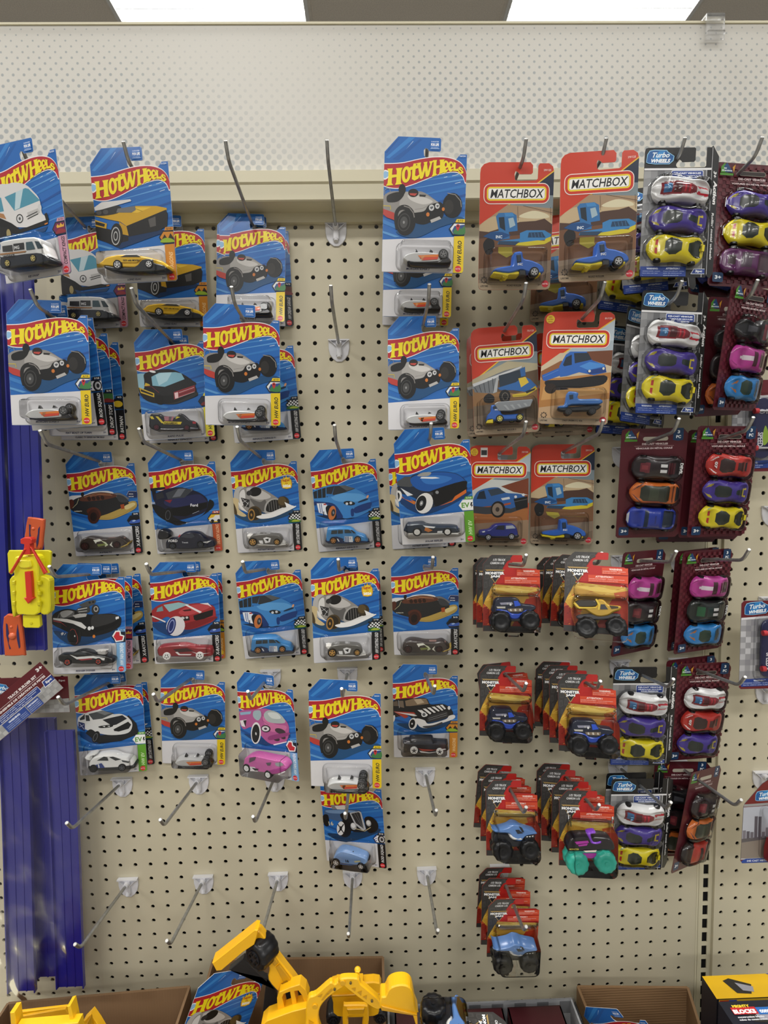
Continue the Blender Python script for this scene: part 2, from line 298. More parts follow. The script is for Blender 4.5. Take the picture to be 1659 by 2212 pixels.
'solar':('''s #123a6a 1.0,66.6 36.9,44.1 98.9,68.6 91.5,73.1 52.1,63.5
p #4a4d50 -0.7,93.0 11.7,100.2 21.4,99.5 22.5,87.5 14.1,82.0 -0.1,88.9
s #232c3c 20.5,99.6 35.4,103.5 58.7,103.9 81.5,100.4 94.4,90.7 96.7,80.7 91.3,69.1 55.4,55.2 37.7,54.2 23.0,69.3 0.0,78.9 0.7,86.9 22.3,85.5
s #1d57a5 20.3,97.6 35.4,102.5 58.7,103.3 81.5,99.8 93.4,90.8 92.1,84.9 56.9,77.3 33.6,78.7 21.5,87.5
s #3474c0 35.1,98.6 58.4,99.0 77.3,93.8 61.4,86.9 40.2,88.3
p #e8e8ea 35.0,98.2 54.4,96.9 60.4,94.9 50.3,94.6 32.9,96.4
s #9a9a98 29.3,100.0 37.4,104.4 49.0,103.6 43.8,99.0
s #101216 39.1,74.4 92.4,88.9 96.1,80.7 93.5,74.9 55.4,55.2 48.2,63.7
p #3a3d42 42.1,75.2 49.0,75.8 49.7,71.7 42.8,71.1
e #8a8d90 55.2,75.0 2.33,2.33 0
p #d06a2a 57.4,55.1 75.4,62.1 79.6,67.8 95.5,76.8 95.6,71.8 75.3,60.1
p #c8702a 3.6,74.6 24.5,63.2 22.2,59.2 5.3,70.4
p #dfe3e6 4.5,84.6 21.4,73.5 13.3,72.0
p #2257a0 3.6,74.6 13.3,71.0 20.6,63.4 9.1,68.2
e #e4e2de -0.1,72.8 5.55,8.33 -15
e #16181a -0.9,72.4 3.17,5.95 -15
e #e6e4e0 36.2,60.4 11.79,15.33 -25
e #17191c 31.8,60.7 7.08,11.41 -20
e #8f9193 32.2,60.7 2.36,3.94 -20
e #e8e6e2 32.2,60.7 0.98,1.57 -20''','''Y #1f2b3a -4 -20 10.4,34.7 16.9,35.3 31.6,35.9 39.1,32.1 56.3,30.1 77.3,28.0 80.9,23.7 77.8,20.9 11.1,23.4
Y #2a3a78 -6 -18 58.1,29.4 78.2,27.3 80.5,23.8 69.3,23.2
D #c87838 -20.5 37.1,31.3 46.4,25.8 40.4,23.4 34.8,26.4
D #dfe3e6 -20.5 33.4,33.5 50.6,30.6 48.5,28.7 37.0,30.3
D #dfe3e6 -20.5 53.1,24.4 59.8,24.4 59.6,21.0 52.3,21.4
Y #dcdcd8 -3 -19 16.8,22.8 76.8,19.6 76.7,18.2 16.7,20.8
W 24.6,24.6 6.22 -21.5 #e8e8e6 #222426
W 66.7,22.7 5.75 -21.5 #e8e8e6 #222426
RIM #f0f0ee'''),
'dodger':('''s #16395f 1.3,66.1 32.3,42.2 94.7,60.1 84.6,67.6 40.9,58.0
s #141414 0.1,87.3 6.8,94.2 21.7,98.3 41.6,94.3 51.5,89.7 61.5,89.5 85.0,89.9 96.7,85.1 98.3,77.9 94.8,69.1 77.8,60.6 54.2,55.9 34.3,58.2 17.8,65.7 -0.1,76.7
p #5a5a5a 6.6,83.6 10.1,92.4 21.7,96.5 31.6,94.6 31.5,86.6
p #2a2a2a 8.2,83.6 11.7,92.0 12.5,91.4 11.2,83.5
s #9a9a9a 11.7,93.2 21.7,96.5 29.9,93.7 16.5,85.2
p #d4d3d1 1.7,85.2 21.5,83.3 41.3,77.5 48.6,70.2 46.1,67.1 29.6,76.0 1.6,82.9
p #8d2e34 1.6,82.0 11.5,80.0 21.2,70.9 13.1,77.3 1.6,80.2
s #2f2f2f 58.1,87.8 81.6,89.0 95.0,85.2 84.8,76.5 57.8,70.0
p #0c0c0c 56.1,68.3 84.8,75.6 95.0,81.6 96.6,78.0 84.7,69.3 57.7,61.1
e #e0e0e0 52.4,68.4 2.34,3.01 0
e #e0e0e0 57.0,69.1 2.01,2.68 0
e #e0e0e0 91.6,83.1 1.35,2.19 0
e #e0e0e0 94.0,83.8 1.18,2.03 0
e #d07a2a 58.9,56.1 2.01,2.51 0
p #a9a8a6 29.0,88.4 41.5,91.7 49.8,90.6 48.1,86.2 33.1,84.4
s #3a3a3a 35.7,93.6 36.7,98.9 51.7,102.1 53.2,93.2 41.5,90.8
l #c9c8c6 1.16 36.6,97.1 50.0,99.5
l #c9c8c6 0.83 37.4,93.6 49.9,95.1
p #4a4a4a 38.4,104.1 50.2,109.6 61.9,111.7 62.7,109.0 60.1,104.6 51.7,101.2 41.7,101.4
e #1c1c1c 53.8,107.4 1.67,1.50 0
e #1c1c1c 58.8,108.2 1.67,1.50 0
e #2f2f2f 61.6,96.6 5.69,7.53 0
e #a8a6a4 62.5,97.5 3.35,4.35 0
e #2f2f2f 62.5,97.5 2.01,2.68 0
s #1a1a1a 20.9,55.0 24.5,67.3 34.5,70.6 40.9,59.8 37.3,45.6 27.3,44.1
e #101010 30.9,57.4 6.32,12.30 -12
l #a84038 0.50 25.3,65.5 28.1,68.1 31.9,66.7 35.5,56.4 35.8,49.2 33.2,45.4
e #cfcfcf 31.7,57.3 0.83,1.33 0
p #bdbdbb 11.9,61.4 14.5,64.0 16.1,61.3 13.5,58.7
l #c8c8c8 0.66 14.4,59.6 16.4,63.1
l #c8c8c8 0.66 16.8,59.2 19.4,62.6''','''Y #1b1c1e -4 -20 15.8,29.2 17.5,34.3 32.1,34.8 38.6,38.0 48.4,39.5 58.2,37.5 68.0,32.8 81.1,30.6 90.9,26.8 92.5,22.4 87.5,19.9 48.1,20.3 20.5,23.8
D #d8d8d6 -20.5 32.3,34.9 42.0,31.1 64.9,32.2 81.2,28.2 80.3,24.7 64.8,28.7 41.9,27.7
D #9a3038 -20.6 43.6,27.6 61.6,28.8 64.0,27.0 48.4,25.7
D #3a3e42 -20.5 36.4,34.8 42.1,38.1 51.9,38.1 56.7,34.2
Y #a9a7a4 -8 -16 69.7,32.4 69.5,37.7 79.7,37.9 80.4,31.2
Y #d0cecb -8 -16 67.3,36.9 68.2,38.6 81.4,38.6 81.7,37.1
W 29.0,24.0 5.51 -21.5 #33363a #141416
W 72.1,23.5 5.09 -21.5 #33363a #141416
RIM #b8432e'''),
'red':('''s #123c70 -1.1,67.1 33.6,44.5 96.5,67.3 89.6,75.3 52.9,67.0
s #9b2a2e -2.9,82.4 5.8,93.6 22.2,100.6 42.1,102.8 54.4,97.7 72.5,98.0 94.0,93.5 98.1,82.7 96.7,71.2 85.4,63.8 57.7,55.2 41.6,59.7 24.6,77.6 9.8,70.5 -0.0,70.9
s #b8454a 41.1,84.7 63.3,95.5 90.4,94.5 82.8,87.1 53.4,78.5
p #8fb4ba 18.5,97.0 41.9,100.4 58.0,96.6 26.8,85.2
p #6d959c 9.2,91.6 16.6,95.1 17.9,87.4 7.1,85.9
p #e4dfe0 74.2,97.4 87.0,98.1 93.0,90.6 86.8,94.7
p #e9e4e5 54.4,96.7 77.2,83.5 73.5,81.7 50.7,95.9
p #3a1214 46.7,87.4 59.4,88.9 61.1,86.3 50.2,85.4
p #151113 63.4,78.2 90.0,85.9 94.6,86.7 93.3,77.1 69.2,68.3 64.3,71.4
p #1c1416 40.7,77.1 57.0,77.4 57.6,70.7 45.7,69.2
e #c9c9c9 46.9,74.5 2.89,2.16 0
e #c9c9c9 53.3,75.1 2.17,1.81 0
p #241416 3.1,78.4 17.1,72.1 18.7,68.2 4.7,74.5
p #e4dfe0 0.5,80.4 20.6,70.1 19.6,68.2 -0.5,78.5
s #7c1d22 49.1,65.2 96.8,75.0 94.8,70.3 59.6,56.1 48.8,57.5
e #dcdadb 35.4,61.8 14.06,16.58 -22
e #1c2c6a 28.8,62.1 6.48,14.04 -16
e #8c98c8 28.8,62.1 4.50,11.16 -16
e #1c2c6a 28.8,62.1 3.24,9.00 -16''','''Y #84272d -4 -19 11.6,21.7 12.3,33.5 31.0,36.2 52.3,36.3 68.2,31.8 89.6,29.9 93.3,24.0 90.8,16.4 54.9,17.0 19.5,19.5
D #3a2023 -19.6 34.4,30.6 55.8,32.0 66.3,26.4 41.3,25.5
D #e8e4e4 -19.6 37.7,25.7 42.8,20.7 60.6,19.9 62.5,21.7 44.7,22.5 41.3,26.5
D #e8e4e4 -19.6 62.6,25.6 73.2,22.2 91.2,22.4 73.1,20.3
Y #a0484c -7 -16 33.7,34.9 53.4,37.0 69.2,31.2 53.2,32.6
W 24.7,20.1 6.01 -21 #f0f0ee #e6e4e2
W 74.8,18.9 6.08 -21 #f0f0ee #e6e4e2'''),
'mache':('''s #123c70 -0.7,73.8 30.0,50.2 92.5,65.3 78.6,76.1 38.3,67.2
p #15181c 79.8,95.5 91.6,81.0 94.2,63.2 66.4,53.4 37.3,51.6 23.7,64.3 52.7,66.1
s #d2d2d0 2.5,94.9 8.2,100.3 22.8,105.5 39.0,107.0 54.7,99.1 69.1,98.2 79.5,91.6 85.2,79.5 78.0,66.3 52.6,64.2 29.5,69.7 12.0,76.8 2.5,81.3
p #43474a 19.0,101.5 40.8,105.9 58.4,99.9 39.9,92.4 25.5,91.4
p #6f7376 31.7,103.6 40.7,105.5 54.8,100.7 43.9,97.9
p #2b2f33 5.2,94.7 13.7,101.9 13.1,93.2 5.9,91.8
p #2b2f33 14.4,99.9 19.8,99.5 20.9,89.8 14.7,90.2
p #1a1d24 39.8,90.4 54.4,93.3 70.8,96.1 77.6,89.8 60.8,81.2 53.5,79.8
p #0f1114 55.9,73.7 79.1,84.8 83.4,79.7 79.3,73.1 63.7,69.3 56.6,70.8
s #15171a 33.7,80.1 53.6,81.7 53.4,77.8 37.1,77.0
p #e4e4e4 39.1,79.8 43.6,80.0 42.6,78.2
p #e4e4e4 46.3,79.9 50.8,79.9 49.8,78.1
p #2c3560 3.1,90.0 12.7,86.4 11.8,72.9 2.4,79.4
l #c9cbd8 0.53 4.7,87.0 11.1,76.8
l #c9cbd8 0.53 4.3,81.2 11.6,84.6
s #16191c 13.4,70.9 20.9,76.2 29.5,69.7 37.8,59.4 35.5,51.7 28.5,54.2 18.4,64.7
e #101214 28.2,63.0 5.74,9.87 -22
e #5c5f63 27.2,62.5 3.23,7.18 -22
e #14171a 27.2,62.5 2.33,6.10 -22''','''Y #e2e2e0 -4 -21 23.4,24.9 24.7,32.5 34.0,39.5 48.2,41.3 60.5,40.4 72.6,34.6 86.6,30.7 89.8,23.7 88.5,18.0 64.5,18.8 29.3,21.6
Y #202327 -3 -21.6 22.8,25.3 33.2,23.5 64.9,22.0 89.9,23.0 89.9,16.3 64.5,15.3 25.8,18.3
D #33383c -21.6 35.6,33.9 46.6,39.8 51.8,38.4 53.2,32.6
D #33383c -21.6 54.4,38.3 60.7,38.7 72.7,33.4 63.8,31.8
D #2c4080 -21.6 31.6,26.5 42.4,29.5 47.2,21.5 34.8,21.5
D #e2e2e0 -21.8 37.1,28.1 38.8,27.6 39.4,22.2 37.6,22.3
D #44484c -21.6 72.7,32.1 85.8,28.6 83.0,26.5 74.3,29.1
Y #dcdcda -5 -20 18.3,35.3 17.8,40.1 30.3,44.0 34.6,41.7 26.6,40.4 25.3,33.8
W 29.9,21.4 6.32 -22.5 #2a2c30 #141619
W 73.1,20.0 6.03 -22.5 #55585c #141619'''),
'pink':('''s #123c70 6.5,64.1 46.7,49.9 92.2,68.4 81.2,77.4 43.7,61.9
s #b0568f 0.9,99.3 16.6,104.7 27.1,105.9 52.1,110.5 75.6,104.5 90.3,92.4 92.1,78.8 85.8,62.3 67.3,54.5 51.3,55.9 36.0,68.0 22.3,76.9 7.1,71.4 0.7,81.3
s #c9709f 44.8,97.3 66.2,87.7 87.9,86.9 81.2,77.4 55.1,75.7
s #9db0b8 31.1,104.6 41.5,105.8 42.7,97.1 35.9,89.2 28.0,93.6 27.6,100.6
s #a9b4b4 48.2,101.3 58.0,108.5 75.7,106.2 86.7,95.4 82.3,90.5 60.2,88.7 50.5,92.7
s #d0d6d4 55.5,103.9 71.7,105.7 79.0,97.9 62.9,96.0
l #7a2e60 0.62 44.4,104.3 44.2,90.2 55.8,84.6
p #e4dfe2 1.0,85.0 14.0,88.3 10.7,75.4 3.4,76.3
p #1f1a1e 7.4,85.8 13.9,87.4 10.7,75.4
p #8fb0c8 2.3,98.6 24.7,103.0 22.2,98.2 3.0,94.2
e #282028 49.6,77.7 9.11,5.80 10
e #d8d4d8 49.1,77.6 7.04,4.14 10
e #3a2a38 49.1,77.6 2.90,1.86 10
e #3d3038 76.2,77.1 9.70,4.45 -6
e #3d2c36 68.1,63.8 6.12,3.67 -4
e #3d2c36 80.4,68.2 4.84,3.23 -4
p #ece6ea 61.2,54.1 87.8,62.6 85.7,60.6 63.1,52.6
s #8c3a72 56.3,67.1 91.0,76.9 88.6,71.4 55.7,60.0
e #e2e0e0 30.2,68.1 9.28,18.56 -12
e #17171a 29.8,67.5 7.18,15.62 -12
e #dcdcdc 30.2,67.2 1.27,2.53 0''','''Y #c964a6 -4 -20 16.5,27.1 20.4,35.6 37.3,41.6 67.3,40.9 86.8,40.4 94.9,34.0 93.4,26.9 71.0,16.4 57.2,16.8 24.7,16.0 15.8,19.9
Y #a23f86 -8 -21 64.4,22.8 94.5,32.7 92.9,25.6 71.8,17.1
D #5a4a58 -20.6 29.2,37.2 41.7,40.8 39.2,35.2 27.4,29.0
D #98a0a0 -20.8 76.3,36.6 87.2,39.2 91.7,35.6 82.7,31.6 76.9,32.4
D #e6e0e4 -20.6 22.8,23.1 38.1,23.7 43.6,17.6 27.2,15.8
D #2e2530 -20.8 32.0,22.0 44.2,22.1 44.0,19.5 37.8,18.1
D #5e5660 -20.6 59.1,33.9 69.2,36.3 66.8,30.8 61.8,30.0
D #f0e8ee -20.8 79.7,19.6 92.9,26.4 93.7,25.3 81.5,18.6
W 22.3,19.6 6.75 -21.5 #d8d8d8 #1a1a1c
W 61.5,15.4 6.52 -21.5 #d8d8d8 #1a1a1c
RIM #ececec'''),
'nomad':('''s #123a5e 4.6,61.7 47.4,45.8 93.1,61.6 84.5,71.1 47.5,61.7
s #18181a -0.2,100.9 12.3,105.5 33.6,107.0 53.4,106.6 60.4,96.1 78.8,96.8 90.1,91.4 95.8,83.6 95.8,77.3 84.5,71.1 53.2,63.2 36.1,66.4 21.9,77.4 -0.7,74.3
p #7e6a54 19.4,102.4 33.6,106.2 53.4,106.2 57.6,96.9 27.8,93.0 20.7,93.0
p #b3a086 33.6,104.7 44.9,105.7 50.5,99.2 39.2,96.1
p #5d5044 0.2,100.1 6.6,102.4 9.3,93.1 0.8,93.1
p #6e6052 9.4,102.4 16.5,102.4 17.8,89.9 10.7,91.5
l #c8c8c8 0.43 8.8,103.2 10.0,89.9
p #dedcda 39.1,86.0 46.2,86.0 56.1,77.4 53.2,74.2
p #dedcda 47.6,88.3 52.6,88.6 61.8,80.5 59.6,78.1
p #dedcda 54.7,90.2 59.7,90.6 68.9,82.0 66.0,80.8
p #dedcda 61.8,91.7 66.8,92.2 75.3,84.4 73.1,83.3
p #dedcda 68.9,93.3 73.8,94.2 80.9,85.9 78.8,84.8
p #dedcda 75.3,94.8 79.5,95.7 85.2,88.3 83.0,87.0
p #a83c2c 0.6,83.7 33.4,82.1 36.2,79.0 19.1,79.0 24.7,74.3 19.0,71.1 4.9,80.6
p #d8d6d4 1.3,82.9 33.3,79.0 39.0,75.8 33.3,75.0
p #a83c2c 2.0,79.0 14.7,71.1 10.5,74.3
s #303032 55.4,71.1 61.8,77.4 84.5,83.6 88.0,79.7 85.9,72.6 58.9,64.8
l #a0a0a0 0.43 56.8,71.1 86.6,80.8
l #a0a0a0 0.43 57.5,67.9 86.6,77.3
e #dadada 49.7,78.2 4.27,4.55 0
e #55585a 49.7,78.2 2.56,2.84 0
e #dadada 90.1,89.8 2.26,3.39 0
s #dcdad8 36.8,71.1 50.4,68.0 57.5,61.6 84.5,69.5 90.2,75.8 98.7,77.3 98.7,71.1 84.5,64.8 64.6,58.5 56.0,53.7 44.6,55.3 38.9,61.7
s #3a3a3c 47.4,56.9 64.6,59.3 78.8,64.8 76.0,60.1 56.0,53.7
e #dedcd8 31.8,61.7 6.86,10.57 -10
e #141416 30.6,61.7 4.57,8.00 -10
e #dcdcdc 30.3,61.7 1.14,1.71 0
e #dedcd8 0.7,71.1 2.00,6.29 -10''','''Y #242326 -4 -19 16.6,23.3 17.0,32.8 18.5,39.1 26.9,39.9 28.4,43.8 60.7,44.1 64.9,38.3 83.1,36.8 85.2,32.9 85.3,23.4 46.5,20.2 18.3,20.2
Y #34353a -5 -20 17.8,39.0 46.6,37.9 83.1,37.4 81.7,35.9 32.5,35.8 18.5,36.6
D #3c3e44 -19.6 31.2,43.4 60.7,43.4 62.8,37.9 29.7,37.9
D #a04030 -19.6 39.5,29.3 64.8,27.0 83.1,30.9 60.6,25.1 46.5,24.6
D #dcdad8 -19.7 40.9,25.4 57.8,22.3 80.3,25.5 57.8,21.0 43.7,22.3
D #d8d6d4 -19.7 70.5,27.8 83.1,29.4 83.8,27.4 71.9,25.8
W 32.8,26.7 6.19 -21.5 #18191b #e4e2de
W 73.8,24.8 5.61 -21.5 #18191b #e4e2de
RIM #e4e2de'''),
'hotrod':('''s #0e3356 5.2,53.1 37.6,41.2 97.4,68.8 80.0,74.4 38.8,57.4
p #7f7a78 15.4,108.1 28.3,109.5 31.4,102.0 18.4,100.6
p #cfcac6 22.6,106.9 39.4,110.8 42.4,103.3 27.5,99.6
s #3f5a80 4.3,97.0 18.4,100.6 42.3,102.3 64.1,103.8 67.2,96.4 62.4,80.1 40.4,77.5 11.3,81.9 4.2,85.0
s #6d8bb0 7.1,97.3 38.6,101.3 58.5,101.3 41.8,95.4 12.3,92.9
s #0f1114 2.6,88.8 10.0,87.7 9.4,69.7 2.7,67.9 -0.9,80.4
s #141518 30.6,92.1 47.4,98.0 56.0,91.2 65.7,76.6 72.1,65.6 50.2,62.8 40.1,73.5
p #b0b1b4 47.4,97.0 64.0,102.3 67.5,100.3 73.3,69.7 67.7,66.6 54.9,77.3
p #2b2b2d 50.0,96.0 63.0,100.6 65.5,98.2 69.8,70.2 56.9,79.5
l #88898c 0.37 54.7,97.9 68.9,70.1
l #88898c 0.37 59.3,99.4 69.8,70.2
t #c9c4ae 10.0,76.8 10.56 6.9 16
s #0c0d0f 72.0,89.2 83.1,94.4 93.2,85.9 94.2,74.3 86.5,65.4 75.8,66.0
e #0b0c0e 36.8,66.1 11.56,16.41 -10
e #d8d6d4 30.0,66.3 6.74,13.47 -12
e #1a1b1e 30.0,66.3 2.25,4.49 -12
l #1a1b1e 1.87 25.4,73.7 35.1,56.9
l #1a1b1e 1.86 35.6,74.9 25.0,57.6
e #9fa0a2 52.4,73.0 5.17,6.65 0
e #d4d4d4 52.0,74.5 3.69,4.43 0
e #9fa0a2 78.7,82.1 4.36,5.82 0
e #d4d4d4 78.4,82.9 3.09,4.00 0
l #c4b48a 1.11 54.3,69.3 71.3,66.5 81.8,74.7''','''Y #7d9fd0 -4 -19 19.5,19.0 20.1,26.1 32.0,38.6 50.1,38.2 67.6,33.7 74.5,30.7 76.7,24.1 70.1,18.2 55.6,16.2 26.6,16.0
Y #26282c -6 -17 31.7,30.9 36.8,37.9 51.1,35.5 47.0,29.0
D #4a6aa0 -19.5 23.4,20.0 34.1,16.5 57.6,17.9 48.4,15.2 26.6,14.4
T #22262c -19.8 40.7,19.7 6.65 8.1 16
D #c8c49c -19.6 54.6,24.5 65.5,27.0 65.3,24.0 56.2,21.7
Y #4c4e54 -14 -17 47.0,30.0 52.1,37.7 53.9,36.9 49.7,29.4
W 23.9,18.3 6.70 -21.5 #e0dedc #14161a
W 66.0,17.0 5.83 -21.5 #e0dedc #14161a
W 73.0,19.8 4.78 -6 #26282c #14161a'''),
'garage':('''s #1b2c48 -3.1,85.1 33.9,99.2 84.8,86.3 68.2,60.5 17.4,68.3''',''''''),
'blankeuro':('''''',''''''),
'rod':('''''',''''''),
'drop':('''''',''''''),
'bat':('''''',''''''),
'roller':('''p #a58a6c -1.5,82.5 37.5,108.9 100.2,103.6 99.1,93.8 -1.4,73.3
s #c2ab86 -1.5,80.4 18.4,94.3 48.4,91.3 78.0,99.6 99.1,93.8 99.5,84.0 -1.3,71.9
s #d8cfae 52.8,94.1 70.5,101.0 87.0,98.1 93.2,92.4 70.8,91.2
p #4d3428 -1.4,76.1 12.9,74.6 54.5,87.1 75.4,88.3 87.3,91.1 99.5,82.6 101.0,45.7 -0.8,46.3
p #6f4a30 -1.2,66.2 99.9,74.1 98.5,31.3 -0.4,24.7
p #7c5638 34.4,53.2 100.1,67.0 98.2,38.5 49.9,38.8
p #8a7865 -1.2,27.6 101.3,38.5 100.5,-1.9 -1.2,0.1
p #7a6856 -1.1,20.4 35.1,26.0 80.9,17.0 100.3,24.1 100.5,9.7 35.5,11.5 -1.3,13.2
l #3a2a22 0.45 50.9,106.7 52.2,88.5
l #3a2a22 0.45 58.4,107.4 98.9,98.0
l #3a2a22 0.45 94.8,105.7 96.0,88.2
s #151515 5.7,59.1 13.0,67.5 20.7,61.8 19.5,49.0 10.5,46.2
p #2f6ea8 22.2,94.3 25.8,98.5 43.7,99.1 49.8,95.5 51.8,75.8 39.9,74.5 41.6,66.0 23.6,63.9 13.0,67.5 17.4,74.6 26.3,76.0
p #1a2733 25.9,92.9 33.4,93.5 35.3,75.9 27.7,80.2
p #9fb6c0 38.7,91.4 45.4,92.7 48.6,82.9 41.2,79.4
p #3f86c2 33.3,98.4 44.4,98.6 46.8,94.1 34.9,93.9
p #174a80 5.5,69.0 15.9,74.6 30.9,74.5 43.0,70.2 25.1,63.2
t #dfe6ec 22.7,70.3 5.41 -0.4 INC
p #3a80b8 54.9,73.0 63.8,76.4 87.8,76.3 97.0,71.3 95.7,65.6 79.3,62.9 25.3,58.9 26.7,63.2 55.1,65.9
p #20405f 66.9,73.6 84.9,74.2 89.6,67.1 65.6,67.2
l #5d98c8 0.30 69.9,72.9 71.6,67.5
l #5d98c8 0.30 74.4,73.1 76.1,67.4
l #5d98c8 0.30 78.9,73.4 80.6,67.7
l #5d98c8 0.30 83.4,73.6 85.1,67.7
p #d0bf30 49.3,60.2 79.2,63.6 88.3,62.8 89.7,65.7 97.1,68.4 96.6,62.8 88.4,58.6 64.4,56.6 49.4,57.4
p #29435c 26.7,63.2 55.2,62.3 49.4,57.7 26.0,58.7
p #b0a13a 23.9,53.3 43.5,51.7 46.7,46.0 37.7,41.7 27.0,47.5''','''Y #2f62b8 -5 -24 17.2,18.9 21.5,22.4 39.0,25.1 41.9,27.2 43.0,39.0 44.4,41.7 53.2,42.4 55.6,34.0 66.7,31.2 80.1,24.8 81.9,16.4 62.8,16.6 52.4,19.4 36.3,16.0
X #27384a -4 -25 45.8,38.0 51.6,38.6 52.6,29.6 46.8,28.2
Y #d8c42c -4 -23 16.0,15.0 18.8,18.5 36.5,16.7 49.7,18.3 50.6,13.4 38.1,12.8 35.2,10.7 27.8,12.8
X #2c2e30 -6 -24 50.2,19.4 58.3,19.4 59.2,13.1 50.4,13.1
Y #d8c42c -6 -23 73.2,19.6 79.1,19.5 78.6,13.2 73.5,13.3
T #e8eef4 -24.6 47.7,24.9 3.81 -0.3 INC
W 69.9,16.7 6.46 -25 #b8b8b8 #17191b
W 31.0,13.1 2.66 -22 #d8c42c #bfae28'''),
'dump':('''p #b0a688 -3.8,82.9 54.0,108.8 99.8,101.9 97.7,88.8 -4.1,74.4
p #5a4632 64.9,87.9 99.5,93.6 96.8,60.5 -3.2,54.0 -3.5,69.3
p #8a6640 -3.4,71.0 63.9,59.5 97.0,67.2 96.1,38.9 -3.7,42.1
p #77654f -2.8,43.8 96.5,50.6 98.2,0.2 -1.1,-0.7
p #8b7862 -2.5,28.4 46.4,32.1 95.5,18.8 98.3,3.5 -0.9,4.4
p #6e7276 0.2,77.5 38.5,91.6 48.6,95.0 75.2,99.7 75.8,95.4 39.8,83.1 35.8,63.1 30.7,61.8 3.1,65.4
p #c6c8ca 0.2,78.3 75.2,100.2 74.2,97.2 1.8,74.0
l #3c4044 1.01 3.4,73.0 7.3,65.1
l #3c4044 1.01 10.3,75.9 13.2,64.7
l #3c4044 1.01 17.1,78.8 19.1,64.0
l #3c4044 1.00 23.9,81.7 25.4,63.5
l #3c4044 1.00 30.7,84.6 31.6,63.4
p #a5a8aa 36.6,85.8 40.0,87.2 36.6,63.9 30.7,62.1
p #22303e 40.0,88.1 75.8,95.4 78.8,86.9 72.8,79.0 41.0,67.8
p #2b5f9c 37.7,69.8 64.5,76.2 77.9,83.6 86.0,79.7 97.0,67.2 83.7,59.8 60.8,64.8 40.9,66.2
p #2b5f9c 71.7,95.7 79.2,98.5 79.9,85.1 73.0,84.0
p #d0b33a 68.8,81.8 79.5,83.5 84.2,74.8 72.5,68.1
p #c9ae34 58.9,58.2 80.4,60.0 93.8,69.1 96.1,63.9 80.3,55.0 60.4,53.0
p #22262a 78.8,61.8 93.7,65.8 92.0,62.6 80.4,58.4
e #1b1b1b 48.0,56.4 8.65,9.98 0
e #6a6258 48.5,55.9 4.99,6.32 0
e #1b1b1b 48.5,55.9 3.99,5.32 0
s #1b1b1b 16.2,56.1 24.0,62.3 32.2,56.6 30.2,48.3 18.5,49.1''','''X #84888c -5 -25 30.5,42.5 35.4,45.5 85.3,46.1 86.1,44.5 82.6,35.8 54.4,31.1 36.6,32.2
D #9da1a4 -25.4 43.3,40.0 47.4,40.2 52.8,32.8 50.3,32.4
D #9da1a4 -25.4 53.0,39.8 57.1,40.2 60.9,33.9 58.4,33.5
D #9da1a4 -25.4 62.7,40.3 66.7,40.5 69.8,35.4 67.3,34.9
D #9da1a4 -25.4 72.3,40.8 75.9,41.0 78.6,36.8 76.2,36.1
Y #2f5fb0 -5 -24 18.2,17.9 19.3,26.1 25.2,32.3 26.4,41.3 38.5,39.3 39.8,30.5 44.6,26.1 68.8,26.2 71.9,22.7 68.5,18.0 28.0,18.9
X #d8c42c -4 -24 17.3,15.4 20.0,21.9 28.1,22.2 27.9,14.8
D #26303c -24.6 28.7,39.4 33.6,39.6 33.5,35.3 28.6,35.3
T #e8eef4 -24.6 31.0,33.2 2.60 -3.7 INC
W 37.8,20.7 5.85 -25 #d8cf6a #17191b
W 66.9,20.9 5.46 -25 #d8cf6a #17191b'''),
